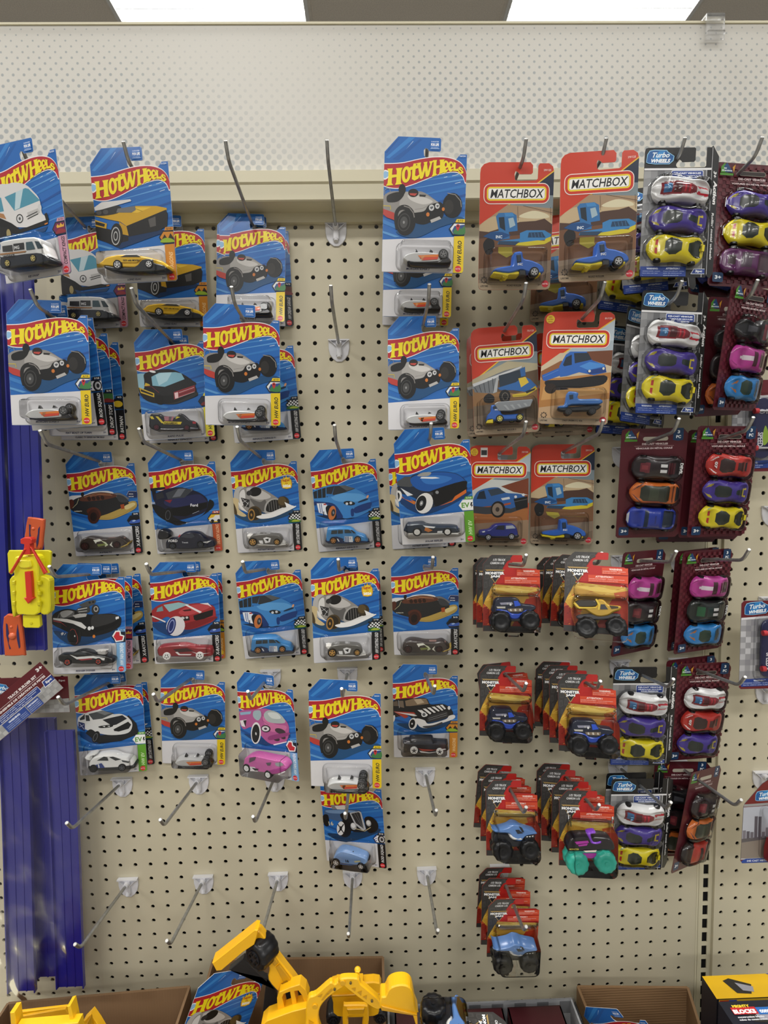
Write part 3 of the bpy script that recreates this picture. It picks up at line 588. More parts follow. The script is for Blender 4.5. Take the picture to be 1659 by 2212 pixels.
'unimog':('''p #c9b89c -2.5,81.6 25.4,102.8 56.0,104.9 96.6,100.7 98.4,75.7 -1.3,62.3
p #6e4028 62.1,104.9 100.2,106.9 97.8,84.0 71.1,92.3
p #8a5a34 -2.1,75.1 28.1,92.3 37.0,83.8 2.9,62.3
p #b07a40 -1.4,64.4 98.4,75.7 99.6,31.7 -0.7,19.2
p #c8975a 5.6,53.8 95.0,67.3 97.5,46.4 2.6,34.4
p #c2a07a -1.0,23.6 98.1,38.0 98.8,0.0 -0.9,-1.4
s #1a1a1c 7.1,62.4 38.2,64.8 88.7,71.5 88.6,58.9 59.5,53.3 18.4,49.7
p #2c5fb0 2.0,70.9 25.7,81.7 29.5,71.1 7.1,62.4 3.9,63.4
l #5c88c8 0.63 3.6,68.3 24.9,78.5
p #2e64b4 25.6,83.8 33.8,100.7 39.7,104.9 62.1,104.9 71.1,92.3 88.7,86.1 91.4,75.7 74.6,71.4 53.9,75.5 37.9,70.1 27.6,68.5
p #1f2c3c 30.6,85.9 34.1,96.5 42.0,100.7 43.0,86.0 32.8,83.8
p #26303c 44.9,102.8 64.3,103.2 70.0,93.4 47.0,88.1
p #4a8ad0 53.4,83.9 67.2,90.2 87.6,87.1 87.8,84.0 66.0,78.7
p #1f3f80 64.0,77.6 89.9,83.0 90.8,75.7 68.4,72.4
e #dcd8c8 68.1,77.2 1.83,1.83 0
e #dcd8c8 87.0,80.9 1.61,1.81 0
e #2a1f18 15.2,51.8 8.36,7.52 0''','''Y #3a6cb0 -5 -24 26.2,23.7 35.1,27.0 37.1,42.6 43.0,44.8 52.1,42.8 53.3,34.6 81.4,35.0 82.3,27.8 44.2,26.1 38.5,21.9 28.4,20.7
D #24323f -24.5 39.7,39.5 45.2,40.6 45.6,34.4 40.7,33.3
D #6b96c8 -24.5 54.7,32.9 80.5,33.3 80.5,32.3 54.8,31.9
Y #26282a -6 -23 26.4,21.8 46.6,23.2 82.2,26.5 80.6,20.7 70.9,18.4 38.9,16.8 28.7,17.6
W 40.4,16.7 5.23 -24.5 #3a3c3e #1a1a1b
W 72.7,17.9 5.14 -24.5 #3a3c3e #1a1a1b'''),
'rav':('''p #c9ccc8 7.2,89.1 36.9,107.3 76.7,105.4 94.3,107.7 95.1,83.1 7.6,73.2
p #7a3e26 52.7,96.2 81.1,105.4 96.0,110.0 96.8,83.1 72.8,87.4
p #93502c 8.2,73.2 96.4,83.1 97.5,33.4 5.0,32.2
p #a86a3a 7.9,55.1 97.1,60.6 96.5,37.9 7.3,30.0
p #a08468 2.7,34.5 97.3,42.5 99.0,1.5 -2.8,-1.2
s #2f5f9f 8.2,73.2 15.1,86.9 28.3,92.6 48.3,94.4 59.6,86.1 84.0,84.1 94.2,76.3 93.4,65.1 71.5,58.1 55.8,62.4 37.9,64.5 8.5,61.9
p #1d2a38 14.2,75.6 18.4,86.9 26.2,89.2 29.8,75.7
p #33404e 31.7,90.4 48.3,93.5 60.7,86.2 37.5,80.3
p #3a3c40 8.4,64.2 33.5,62.2 42.4,64.5 69.2,60.3 95.5,69.6 94.6,62.8 69.4,53.5 29.3,50.8 8.7,52.8
p #d0d4d6 53.2,77.1 66.4,79.5 67.6,76.1 55.5,73.7
p #1a1c1e 73.2,76.1 95.1,80.9 96.2,62.8 78.1,58.1
l #5a5c60 0.89 74.4,71.6 95.3,76.4
e #1a1614 48.8,58.9 11.58,13.37 0
e #8a7a6a 48.1,58.9 8.47,10.25 0
e #3a322c 48.1,58.9 3.12,3.79 0
e #d8d8d8 76.4,79.6 2.21,2.21 0
e #d8d8d8 88.5,83.0 2.21,2.21 0
p #a8502a 57.9,68.1 68.9,70.5 69.0,67.5 58.4,65.2''','''Y #28307c -5 -22 17.7,20.8 19.8,26.4 34.0,28.8 43.6,36.7 69.7,37.7 76.5,29.4 78.3,20.5 76.9,17.8 49.6,16.7 18.9,17.0
D #1c222c -22.6 42.6,29.5 46.9,35.3 56.6,35.9 56.8,28.8
D #a8b0b8 -22.6 58.8,35.5 69.7,36.1 74.2,31.7 59.0,30.1
Y #24262c -4 -22.6 17.0,20.8 31.9,19.9 58.2,19.9 77.7,21.7 77.4,16.6 49.6,15.3 17.8,15.7
D #d8dce0 -22.8 21.9,26.1 26.3,27.0 26.3,24.8 22.6,23.9
W 32.0,16.6 5.25 -23 #b8babc #17181b
W 68.2,18.3 5.22 -23 #b8babc #17181b'''),
'grave':('''''','''Y #1c2030 -8 -28 11.7,27.5 12.5,39.5 16.2,47.1 23.7,48.8 43.1,48.9 50.5,41.1 66.7,39.2 67.4,33.3 54.8,28.5 48.9,28.4 42.9,22.3 37.0,22.1
Y #1d3fa0 -7 -29 14.6,31.4 19.1,33.7 31.0,31.8 36.9,28.2 48.7,28.5 54.7,33.1 63.5,32.5 51.7,28.5 45.7,20.9 35.3,20.7 30.9,28.0 20.5,29.3
D #2a50c0 -28.6 39.3,44.7 44.5,45.1 48.9,38.9 40.7,37.2
D #8a8a9a -28.6 20.6,42.0 37.0,43.1 38.5,40.1 22.1,39.0
D #7a6a58 -28.6 31.0,34.0 51.8,35.2 50.3,30.7 32.5,30.3
D #c8c4b8 -28.8 34.0,33.3 35.5,34.1 36.9,31.1 34.7,30.8
D #c8c4b8 -28.8 39.9,33.8 42.1,34.3 42.9,31.3 40.6,30.9
D #c8c4b8 -28.8 46.6,33.9 48.1,34.4 48.8,31.7 47.0,31.4
F #d8d8d8 -28.9 35.0,39.8 1.34,1.64
F #a8a8a8 -28.9 31.0,40.7 1.19,1.34
D #b8b4a8 -28.6 16.1,36.6 28.1,36.9 28.0,34.5 17.6,34.3
Y #2a2a2e -10 -26 20.8,23.0 61.0,24.0 59.4,18.0 23.8,17.1
B #0d0d0f 21.5,17.5 14.19 -34
B #0d0d0f 60.4,19.6 13.17 -34'''),
'gold':('''''','''Y #b8932a -8 -28 12.4,36.0 14.4,38.3 20.0,32.3 40.1,33.7 42.1,42.3 49.3,42.8 56.0,36.9 69.0,36.4 68.4,31.5 61.2,28.2 54.8,23.6 44.3,21.4 36.3,23.6 25.5,29.8 17.3,29.2
Y #2a2418 -9 -27 15.2,33.4 17.1,40.0 38.7,42.1 41.5,33.8 20.0,31.2
D #d8b83a -28.6 12.5,36.0 15.9,37.0 20.7,31.6 41.5,33.1 40.8,31.6 20.1,29.7
D #d8b83a -28.8 39.4,42.8 41.4,43.6 45.4,36.8 44.8,29.8 42.9,29.6 43.1,36.0
D #2f3236 -28.6 46.1,36.9 50.7,37.2 54.7,31.2 45.5,30.5
D #3a2c10 -28.7 56.0,36.2 67.0,35.6 66.4,33.4 58.6,32.2
T #4a3408 -28.9 18.8,25.1 2.71 4.2 Earth
Y #3a3a3e -10 -26 20.1,22.4 65.2,27.2 63.9,20.2 22.9,15.6
B #0d0d0f 29.7,6.8 13.55 -34
B #0d0d0f 64.4,11.1 12.58 -34'''),
'shark':('''''','''Y #5a80b8 -8 -28 3.3,50.8 8.5,46.2 26.7,49.6 35.1,54.3 43.3,52.9 49.8,49.2 66.2,44.8 70.3,41.1 56.2,38.6 51.2,35.5 46.1,30.8 34.7,33.7 29.9,41.2 8.5,42.4
Y #dcdcd8 -9 -28.4 28.1,40.6 33.0,39.1 42.8,35.5 49.4,35.6 37.9,32.4 31.3,35.3
D #22262e -28.8 38.0,47.0 43.0,47.5 49.5,42.6 41.2,41.7
D #22262e -28.8 43.1,52.4 48.0,50.2 51.2,44.1 47.9,44.1
D #1a1a1c -28.8 51.0,36.5 56.0,39.2 68.4,40.3 65.8,36.8 52.6,34.3
D #dcdcd8 -28.9 53.5,38.6 55.1,36.8 56.8,38.9
D #dcdcd8 -28.9 57.6,39.0 59.2,37.1 60.9,39.3
D #dcdcd8 -28.9 61.7,39.5 63.3,37.7 65.0,39.8
Y #1b1c20 -10 -26 8.9,40.1 30.3,38.9 38.4,31.4 59.9,33.3 59.7,24.1 10.3,23.4
B #0d0d0f 18.7,18.9 14.99 -34
B #0d0d0f 58.3,21.3 14.35 -34'''),
'purple':('''''','''Y #1e1a1e -8 -28 5.8,33.8 6.6,46.1 14.3,53.3 37.6,55.1 60.8,54.6 68.6,48.9 69.3,39.0 53.1,37.5 29.9,36.4
D #a8309a -28.6 14.2,48.2 32.8,50.6 34.3,47.6 17.3,44.6
D #a8309a -28.6 18.8,43.9 32.8,46.8 31.2,43.7 20.4,42.1
Y #8a48c8 -18 -30 32.3,60.4 41.6,63.1 43.9,61.7 37.0,59.9 39.3,50.1 44.7,48.8 50.9,50.6 50.1,48.3 38.5,46.3 35.4,51.4
T #c8b84a -28.9 7.1,36.6 2.80 2.6 MONSTER
D #2a8070 -28.7 6.4,35.0 52.9,37.9 51.3,34.8 8.0,32.0
D #e0d8c8 -28.8 26.5,36.7 45.1,38.3 43.6,35.7 29.6,34.6
Y #9a2a90 -9 -27 14.7,32.2 45.7,33.6 42.6,25.8 33.3,24.6 20.9,27.9
B #2fa08c 18.4,19.2 15.09 -34
B #2fa08c 56.9,23.1 14.72 -34'''),
}
TOYS={
'truck':(-0.17,'''o bed
X #f0b411 -13.2 -30 -118.7,811.6 -114.7,814.3 -60.0,857.1 -55.4,856.1 -58.1,845.0 -61.4,835.7 -76.4,825.9 -106.6,800.6 -113.4,800.0
Y #f0b411 -7.4 -20 -64.8,836.2 -58.1,846.5 -49.6,837.3 -32.0,805.1 -7.1,767.3 -9.2,763.5 -21.8,755.5 -30.8,753.7 -46.0,773.7 -44.4,790.8 -50.6,811.9 -60.9,825.5
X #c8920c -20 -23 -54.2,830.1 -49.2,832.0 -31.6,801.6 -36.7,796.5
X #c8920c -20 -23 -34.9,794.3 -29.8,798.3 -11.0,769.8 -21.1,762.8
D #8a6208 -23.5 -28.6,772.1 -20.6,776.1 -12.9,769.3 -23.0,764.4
o chassis
X #17171a 4.24 -5 -104.2,776.3 -83.3,793.2 -40.6,745.5 -37.6,688.0 -63.0,689.2 -52.2,761.4
o wheel
V #141416 -61.8,802.2 16.6,22.9 -12 -50
o cab
X #f0b411 -18.88 -34 -32.8,760.6 -29.4,769.6 -15.1,775.7 -1.3,779.7 6.2,771.6 9.8,759.8 9.7,742.8 6.3,743.0 1.1,763.3 -3.6,770.5 -9.1,769.9 -5.8,748.8 6.6,750.4 6.3,740.9 -14.4,738.0 -12.2,746.4 -14.9,769.3 -23.2,766.5 -25.8,761.4 -22.1,742.6 -13.2,745.6 -11.7,731.1 -32.3,732.0
o hood
X #f0b411 -23.28 -44 -53.8,731.1 -45.8,739.1 -30.2,744.7 -11.6,751.1 7.9,755.5 10.3,740.7 9.9,728.1
o seat
X #1c1c1e 13 10 -35.6,725.8 -0.2,728.7 0.9,697.1 -36.8,689.8'''),  # last shape: dark sheet added to show through the cab windows
'excavator':(-0.2,'''o boom
Y #f2b813 -6.72 -14 9.5,740.7 11.2,769.9 11.7,786.6 15.6,800.5 24.8,804.3 43.1,820.0 49.2,817.7 53.5,820.0 59.1,812.5 54.7,809.2 41.0,799.4 30.0,786.2 27.0,769.2 31.0,752.3 34.0,741.3 27.6,737.4
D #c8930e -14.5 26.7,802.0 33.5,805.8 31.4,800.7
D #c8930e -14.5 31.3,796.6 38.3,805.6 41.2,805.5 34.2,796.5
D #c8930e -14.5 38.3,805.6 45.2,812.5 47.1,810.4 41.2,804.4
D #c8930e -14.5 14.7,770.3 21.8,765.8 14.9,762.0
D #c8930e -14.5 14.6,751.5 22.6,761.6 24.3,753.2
F #d9a312 -14.8 23.4,788.9 3.27,3.27
F #5a4a20 -15 49.1,811.4 1.54,1.73
o stick
Y #f2b813 -10.72 -18 55.8,825.7 61.2,829.2 78.4,828.0 82.5,820.5 91.5,811.8 107.5,794.6 106.7,784.7 96.7,786.8 75.9,804.3 62.8,816.2
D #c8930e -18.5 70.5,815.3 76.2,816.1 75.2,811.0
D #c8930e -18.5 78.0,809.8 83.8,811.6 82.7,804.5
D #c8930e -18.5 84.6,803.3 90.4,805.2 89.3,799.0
F #5a4a20 -19 69.9,823.2 1.53,1.72
F #5a4a20 -19 96.3,797.5 1.54,1.73
F #d9a312 -19 59.8,824.0 3.44,3.44
o lever
X #f2b813 -6.64 -10 76.0,829.7 81.4,829.5 80.3,817.1 73.0,819.1
S #f2b813 78.5,827.5 4.29
o bucket
Y #f2b813 -21.8 -40 107.6,822.7 113.3,824.5 118.1,833.9 127.5,838.4 138.7,838.0 146.4,830.6 150.3,808.4 152.6,796.3 130.6,801.3 108.2,805.9
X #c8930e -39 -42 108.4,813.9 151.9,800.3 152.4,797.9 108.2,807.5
X #f2b813 -16 -30 147.5,786.8 153.6,785.3 156.4,773.7 151.5,771.4
o body
X #f2b813 -10.4 -30 12.6,757.7 35.7,758.7 38.7,742.1 12.2,743.3'''),
'loader':(-0.13,'''o bucket
Y #f0b411 -16.56 -30 37.4,733.7 72.8,734.0 106.2,733.4 106.1,710.4 104.9,692.4 96.7,681.5 44.3,683.4 38.6,704.4
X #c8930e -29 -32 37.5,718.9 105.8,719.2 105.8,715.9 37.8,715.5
X #f0b411 -19.44 -34 44.0,739.2 56.4,739.1 56.4,736.4 43.9,736.5
X #f0b411 -19.44 -34 69.9,739.4 82.3,739.3 82.3,736.6 69.8,736.7
o lift_arm
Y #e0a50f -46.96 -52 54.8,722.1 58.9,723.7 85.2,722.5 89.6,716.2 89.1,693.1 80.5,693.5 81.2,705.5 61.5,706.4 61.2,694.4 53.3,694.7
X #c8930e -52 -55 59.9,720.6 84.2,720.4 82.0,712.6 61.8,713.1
o wheel
V #141416 36.8,663.2 11.7,10.6 0 -30
o wheel
V #141416 105.9,663.5 10.6,10.6 0 -30'''),
'bed':(-0.2,'''o bed
X #f0b411 33 30 -413.0,721.3 -328.5,728.0 -323.3,687.4 -413.2,691.6
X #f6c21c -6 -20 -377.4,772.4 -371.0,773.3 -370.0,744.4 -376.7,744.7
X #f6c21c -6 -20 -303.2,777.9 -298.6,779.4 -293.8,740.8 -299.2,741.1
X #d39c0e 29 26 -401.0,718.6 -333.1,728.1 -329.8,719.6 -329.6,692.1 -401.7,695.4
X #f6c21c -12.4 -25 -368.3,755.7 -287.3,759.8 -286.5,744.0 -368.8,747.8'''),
'peak':(-0.17,'''o body
X #f0b411 -8.8 -20 -308.8,706.6 -302.1,722.8 -290.0,735.1 -281.5,719.8 -274.8,705.0
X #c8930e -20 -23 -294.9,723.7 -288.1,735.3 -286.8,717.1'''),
'launcher':(-0.125,'''o back_plate
X #dcd31e 4 0 -406.8,1362.0 -404.1,1366.8 -349.0,1365.5 -346.1,1362.9 -349.4,1333.1 -358.5,1331.0 -361.0,1333.4 -400.2,1335.3 -404.0,1332.1 -407.0,1335.1
o body
Y #e6dc22 0 -16 -387.4,1356.0 -381.1,1360.3 -361.0,1360.7 -355.3,1355.2 -355.3,1339.1 -358.1,1313.9 -359.1,1279.5 -381.8,1277.9 -390.2,1282.1 -389.3,1314.7 -389.8,1332.7
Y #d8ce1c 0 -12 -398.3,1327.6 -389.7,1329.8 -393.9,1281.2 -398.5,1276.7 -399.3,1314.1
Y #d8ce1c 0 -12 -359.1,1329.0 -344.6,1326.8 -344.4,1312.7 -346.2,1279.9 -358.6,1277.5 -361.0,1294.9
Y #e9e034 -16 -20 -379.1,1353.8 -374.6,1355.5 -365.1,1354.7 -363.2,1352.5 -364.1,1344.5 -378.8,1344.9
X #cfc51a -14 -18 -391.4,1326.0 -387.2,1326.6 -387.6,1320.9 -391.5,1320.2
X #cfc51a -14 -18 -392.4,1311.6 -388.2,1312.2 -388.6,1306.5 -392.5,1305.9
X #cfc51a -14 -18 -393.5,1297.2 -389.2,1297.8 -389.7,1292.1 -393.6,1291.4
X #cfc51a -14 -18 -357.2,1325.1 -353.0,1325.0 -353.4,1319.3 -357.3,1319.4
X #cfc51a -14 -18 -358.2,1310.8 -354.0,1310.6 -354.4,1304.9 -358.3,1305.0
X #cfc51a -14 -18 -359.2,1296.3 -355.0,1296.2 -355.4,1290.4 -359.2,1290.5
o tab
X #e6dc22 -2 -8 -386.6,1274.8 -363.5,1274.5 -363.1,1259.0 -365.5,1256.1 -384.7,1257.0 -387.3,1259.7
F #cfc51a -8.6 -375.0,1263.2 1.78,1.78
o slot
X #20207a -12 -15.8 -372.0,1330.4 -362.0,1330.2 -364.7,1286.5 -375.3,1286.1
o slider
X #d0301f -16 -22 -371.0,1339.2 -362.8,1339.7 -362.4,1326.1 -363.2,1302.8 -360.9,1302.4 -369.5,1294.4 -374.8,1302.8 -371.3,1303.4 -371.1,1326.3
o cap
X #d0301f -12 -22 -373.5,1384.6 -368.5,1387.0 -359.9,1386.4 -358.0,1383.7 -358.7,1378.4 -361.2,1377.6 -361.2,1363.1 -371.3,1363.0 -368.8,1377.4 -373.6,1378.6
o band
X #c8321f -20 -24 -368.3,1371.9 -366.4,1370.6 -388.1,1337.5 -391.1,1338.3
X #c8321f -20 -24 -360.4,1374.4 -357.9,1372.5 -339.9,1337.5 -344.1,1335.3'''),
'connector':(-0.115,'''o plate
Y #c8572a 0 -5 -380.1,1410.8 -376.4,1412.5 -359.1,1409.4 -356.9,1405.7 -360.6,1383.0 -363.9,1366.2 -373.4,1366.5 -386.0,1378.1 -384.1,1392.7
D #25255a -5.5 -377.5,1402.6 -375.1,1401.6 -376.7,1390.8 -376.0,1383.4 -378.4,1385.3
D #25255a -5.5 -362.4,1399.5 -365.1,1396.0 -366.1,1388.7 -369.2,1377.8 -369.2,1367.7 -366.1,1375.9
S #d0623a -372.2,1396.1 2.50'''),
'connector2':(-0.112,'''o plate
Y #c8572a 0 -5 -422.8,1269.5 -402.7,1270.8 -398.9,1268.5 -397.1,1216.6 -399.6,1212.3 -422.4,1212.2 -425.6,1218.3
D #25255a -5.5 -419.5,1260.7 -417.4,1258.8 -416.2,1242.8 -418.0,1231.5 -415.3,1222.9 -417.2,1222.0 -420.4,1242.9
D #25255a -5.5 -403.2,1259.4 -405.6,1246.2 -405.7,1236.8 -403.7,1222.6 -401.6,1225.4 -402.3,1246.2
S #d0623a -411.7,1241.6 5.45
S #d0623a -412.6,1254.8 2.18'''),
}
CARDS=[
('hw','kei',(-12.5, 0),-0.3172,-0.1691,0.0207,-0.2836,0.0592,-0.0296),
('hw','kei',(-12.5, 0),-0.3126,-0.0155,-0.0037,-0.1276,0.0407,0.0037),
('hw','wagon',(-7.5, 0),-0.1932,-0.1506,0.0216,-0.0966,0.0744,-0.0014),
('hw','wagon',(-7.5, 0),-0.1905,-0.019,-0.0041,0.0592,0.0296,-0.0026),
('hw','morgan',(-2.5, 0),-0.0644,-0.023,-0.0044,-0.0112,-0.091,0.0305),
('hw','garage',(-2.5, 0),-0.0621,-0.0157,-0.0046,0.2419,-0.0087,-0.0238),
('hw','morgan',(7.5, 0),0.1868,-0.1726,0.0191,-0.0382,0.003,0.0452),
('hw','morgan',(7.5, 0),0.1907,-0.03,-0.0015,-0.0369,-0.0624,0.0464),
('hw','blankeuro',(7.5, 0),0.1899,-0.0156,-0.0057,-0.0631,0.0617,0.0447),
('hw','morgan',(-12.5, 7),-0.3177,-0.1354,-0.1623,0.0486,-0.023,0.0052),
('hw','rod',(-12.5, 7),-0.3176,-0.1184,-0.1651,-0.0142,0.0345,-0.0585),
('hw','drop',(-12.5, 7),-0.3179,-0.0738,-0.1725,-0.0881,0.1008,0.0137),
('hw','bat',(-12.5, 7),-0.3176,-0.0406,-0.1772,-0.073,0.1006,0.0188),
('hw','medic',(-7.5, 7),-0.1915,-0.0365,-0.1778,0.1409,-0.0167,-0.0566),
('hw','espace',(-7.5, 7),-0.1894,-0.0157,-0.1818,0.1383,0.0333,-0.0261),
('hw','morgan',(-2.5, 7),-0.0657,-0.1117,-0.1651,0.0703,0.0407,0.0283),
('hw','espace',(-2.5, 7),-0.0606,-0.0158,-0.1826,0.1002,0.0151,-0.0544),
('hw','morgan',(7.5, 7),0.1898,-0.075,-0.1737,-0.1413,-0.0439,0.0101),
('hw','stealth',(-12.5, 14),-0.3165,-0.0171,-0.3595,0.0703,0.0692,-0.018),
('hw','ford',(-7.5, 14),-0.1886,-0.02,-0.3595,0.0384,0.1012,-0.0196),
('hw','boost',(-2.5, 14),-0.0599,-0.0219,-0.3616,0.0282,0.1186,-0.0186),
('hw','espace',(2.5, 14),0.0648,-0.0232,-0.3623,0.0077,0.1359,-0.0557),
('hw','solar',(7.5, 14),0.1921,-0.1401,-0.3405,-0.1561,0.1742,-0.0486),
('hw','boost',(7.5, 14),0.1887,-0.0173,-0.361,0.0027,0.096,-0.0324),
('hw','dodger',(-12.5, 21),-0.3175,-0.072,-0.5284,0.0911,-0.033,0.0282),
('hw','kei',(-12.5, 21),-0.3178,-0.0364,-0.5332,-0.0785,-0.087,0.0044),
('hw','stealth',(-12.5, 21),-0.3159,-0.0154,-0.5375,-0.0064,-0.0213,-0.0525),
('hw','red',(-7.5, 21),-0.1882,-0.035,-0.5341,0.0698,0.0563,0.0104),
('hw','wagon',(-7.5, 21),-0.187,-0.016,-0.5366,0.0657,0.0646,0.0106),
('hw','espace',(-2.5, 21),-0.0593,-0.0209,-0.5364,0.0313,0.1098,-0.0468),
('hw','boost',(2.5, 21),0.0653,-0.0589,-0.5289,0.0735,0.022,-0.0041),
('hw','boost',(2.5, 21),0.0666,-0.0366,-0.5385,0.0023,0.2251,-0.0472),
('hw','stealth',(7.5, 21),0.1882,-0.0566,-0.5302,-0.0994,0.1417,-0.0094),
('hw','mache',(-12.5, 28),-0.3165,-0.0335,-0.7111,0.0716,0.0073,-0.0029),
('hw','boost',(-12.5, 28),-0.3154,-0.0159,-0.7147,0.039,0.0726,-0.0115),
('hw','morgan',(-7.5, 28),-0.1879,-0.0176,-0.7135,-0.0072,0.0643,0.0557),
('hw','pink',(-2.5, 28),-0.0646,-0.0583,-0.7097,-0.4185,0.0084,-0.0394),
('hw','morgan',(2.5, 28),0.0641,-0.1302,-0.6942,-0.0907,0.0526,0.0152),
('hw','nomad',(7.5, 28),0.1883,-0.0422,-0.7064,-0.0567,0.1182,0.0046),
('hw','hotrod',(2.5, 35),0.0639,-0.0388,-0.8884,-0.2515,0.1063,-0.0195),
('hw','boost',None,-0.1041,-0.1566,-1.1062,0.5148,0.1454,0.3486),
('hw','espace',None,0.4551,-0.1361,-1.21,-0.5553,0.2929,-0.5797),
('mb','roller',(12.45, 0),0.3104,-0.1384,0.0095,-0.0294,0.0647,0.0156),
('mb','roller',(16.5, 0),0.413,-0.1569,0.013,-0.1332,0.0421,0.0085),
('mb','roller',(16.5, 0),0.4172,-0.0207,-0.0053,-0.3758,-0.0455,0.0299),
('mb','dump',(12.45, 7),0.3126,-0.0495,-0.1804,-0.1689,-0.0236,-0.0304),
('mb','dump',(12.45, 7),0.3122,-0.0156,-0.1831,-0.1764,-0.091,-0.0028),
('mb','unimog',(16.5, 7),0.4134,-0.089,-0.171,-0.2334,-0.0012,0.0605),
('mb','dump',(16.5, 7),0.416,-0.0157,-0.1827,-0.0344,0.0748,-0.0305),
('mb','rav',(12.45, 14),0.314,-0.016,-0.3582,-0.0925,0.0306,0.0261),
('mb','roller',(16.5, 14),0.4161,-0.0157,-0.3582,-0.1748,0.0157,0.012),
('mj','grave',(12.45, 21),0.3059,-0.1298,-0.5152,-0.1261,-0.1752,0.017),
('mj','grave',(12.45, 21),0.3107,-0.056,-0.5314,-0.0088,-0.2091,0.0495),
('mj','grave',(12.45, 21),0.3116,-0.0191,-0.5372,-0.0097,-0.1936,0.0423),
('mj','gold',(16.5, 21),0.4099,-0.1722,-0.5072,-0.3978,-0.2848,-0.001),
('mj','grave',(16.5, 21),0.4187,-0.0918,-0.5244,0.0044,-0.0849,0.0822),
('mj','grave',(16.5, 21),0.4186,-0.0418,-0.5336,0.1106,0.0153,0.0424),
('mj','grave',(16.5, 21),0.4166,-0.0157,-0.5382,-0.0169,0.0957,-0.0107),
('mj','grave',(12.45, 28),0.3113,-0.0734,-0.6967,-0.1017,-0.1376,0.0251),
('mj','grave',(12.45, 28),0.3141,-0.0331,-0.7063,-0.1681,-0.1496,-0.1351),
('mj','grave',(16.5, 28),0.4116,-0.1385,-0.6884,-0.174,-0.2202,0.0155),
('mj','grave',(16.5, 28),0.4128,-0.0953,-0.6989,-0.1067,-0.1959,0.0348),
('mj','grave',(16.5, 28),0.4135,-0.0574,-0.7051,-0.0594,-0.1644,0.0239),
('mj','grave',(16.5, 28),0.4138,-0.0215,-0.712,-0.0467,-0.0681,0.0483),
('mj','shark',(12.45, 35),0.3156,-0.0894,-0.8726,-0.0119,-0.2366,0.0405),
('mj','grave',(12.45, 35),0.3155,-0.0599,-0.8776,-0.0004,-0.0844,0.0478),
('mj','grave',(12.45, 35),0.316,-0.025,-0.8833,-0.0101,-0.0355,0.0921),
('mj','purple',(16.5, 35),0.4154,-0.1326,-0.8661,-0.0657,-0.1377,0.0369),
('mj','grave',(16.5, 35),0.4162,-0.0978,-0.8722,-0.07,-0.1264,0.0378),
('mj','grave',(16.5, 35),0.4159,-0.0443,-0.8844,-0.0945,-0.3215,0.0558),
('mj','grave',(16.5, 35),0.417,-0.0168,-0.8893,-0.041,-0.1093,0.0584),
('mj','shark',(12.45, 42),0.3158,-0.1026,-1.0527,-0.015,0.1262,0.0066),
('mj','grave',(12.45, 42),0.3162,-0.0526,-1.0601,-0.0065,-0.0917,0.0464),
('mj','grave',(12.45, 42),0.3172,-0.0222,-1.0639,0.0428,0.02,0.059),
('tw','wpy',(20.5, 0),0.5209,-0.1517,0.0163,-0.0757,-0.018,0.0393),
('tw','wpy',(20.5, 0),0.5204,-0.0727,0.0069,-0.2192,-0.2449,-0.0231),
('tw','wpy',(20.5, 0),0.5207,-0.0312,0.0001,0.0603,-0.0531,0.1233),
('tw','wpy',(20.5, 7),0.5264,-0.1342,-0.1617,0.04,0.0214,0.0425),
('tw','wpy',(20.5, 7),0.5221,-0.0773,-0.1721,0.3954,-0.0162,0.0975),
('tw','wpy',(20.5, 7),0.5221,-0.0256,-0.1829,0.1836,0.1095,0.0593),
('tw','wpy',(20.5, 28),0.5196,-0.0809,-0.7061,-0.0833,0.0937,-0.0063),
('tw','wpy',(20.5, 35),0.5191,-0.0791,-0.8859,-0.0547,0.1188,-0.0108),
('tw','wpy',(20.5, 35),0.518,-0.0589,-0.8881,0.0222,0.0365,0.0205),
('mr','pyq',(24.45, 0),0.6387,-0.1196,0.0117,0.0148,-0.0239,0.0606),
('mr','kob',(24.45, 0),0.6227,-0.0531,0.0035,0.2493,-0.2124,0.0941),
('mr','xml',(24.45, 7),0.6371,-0.1349,-0.1576,0.4331,0.139,-0.0082),
('mr','xko',(24.45, 7),0.6324,-0.1004,-0.1619,0.3417,0.1621,-0.0517),
('mr','kob',(20.5, 14),0.5311,-0.0846,-0.3432,-0.0421,0.1205,-0.0036),
('mr','rpy',(24.45, 14),0.6348,-0.0936,-0.3424,0.1073,0.1005,0.0116),
('mr','kob',(24.45, 14),0.6422,-0.0613,-0.348,0.0265,0.0318,0.0603),
('mr','kob',(24.45, 14),0.6208,-0.0229,-0.357,-0.0554,-0.0009,0.016),
('mr','mkl',(20.5, 21),0.5282,-0.065,-0.5285,0.4477,0.103,0.024),
('mr','mgl',(24.45, 21),0.6303,-0.06,-0.5303,0.2753,0.0898,-0.0009),
('mr','mgl',(24.45, 21),0.6299,-0.0344,-0.5328,0.3596,0.0931,-0.0201),
('mr','wrp',(24.45, 28),0.6344,-0.0517,-0.7132,0.1585,0.0753,0.0498),
('mr','wrp',(24.45, 28),0.6254,-0.0327,-0.7112,0.2342,0.0245,-0.0063),
('mr','kou',(24.45, 35),0.6394,-0.0545,-0.8883,0.5419,0.0767,0.177),
('mr','xko',(24.45, 35),0.6168,-0.0275,-0.8902,0.0688,0.0057,0.0682),
]
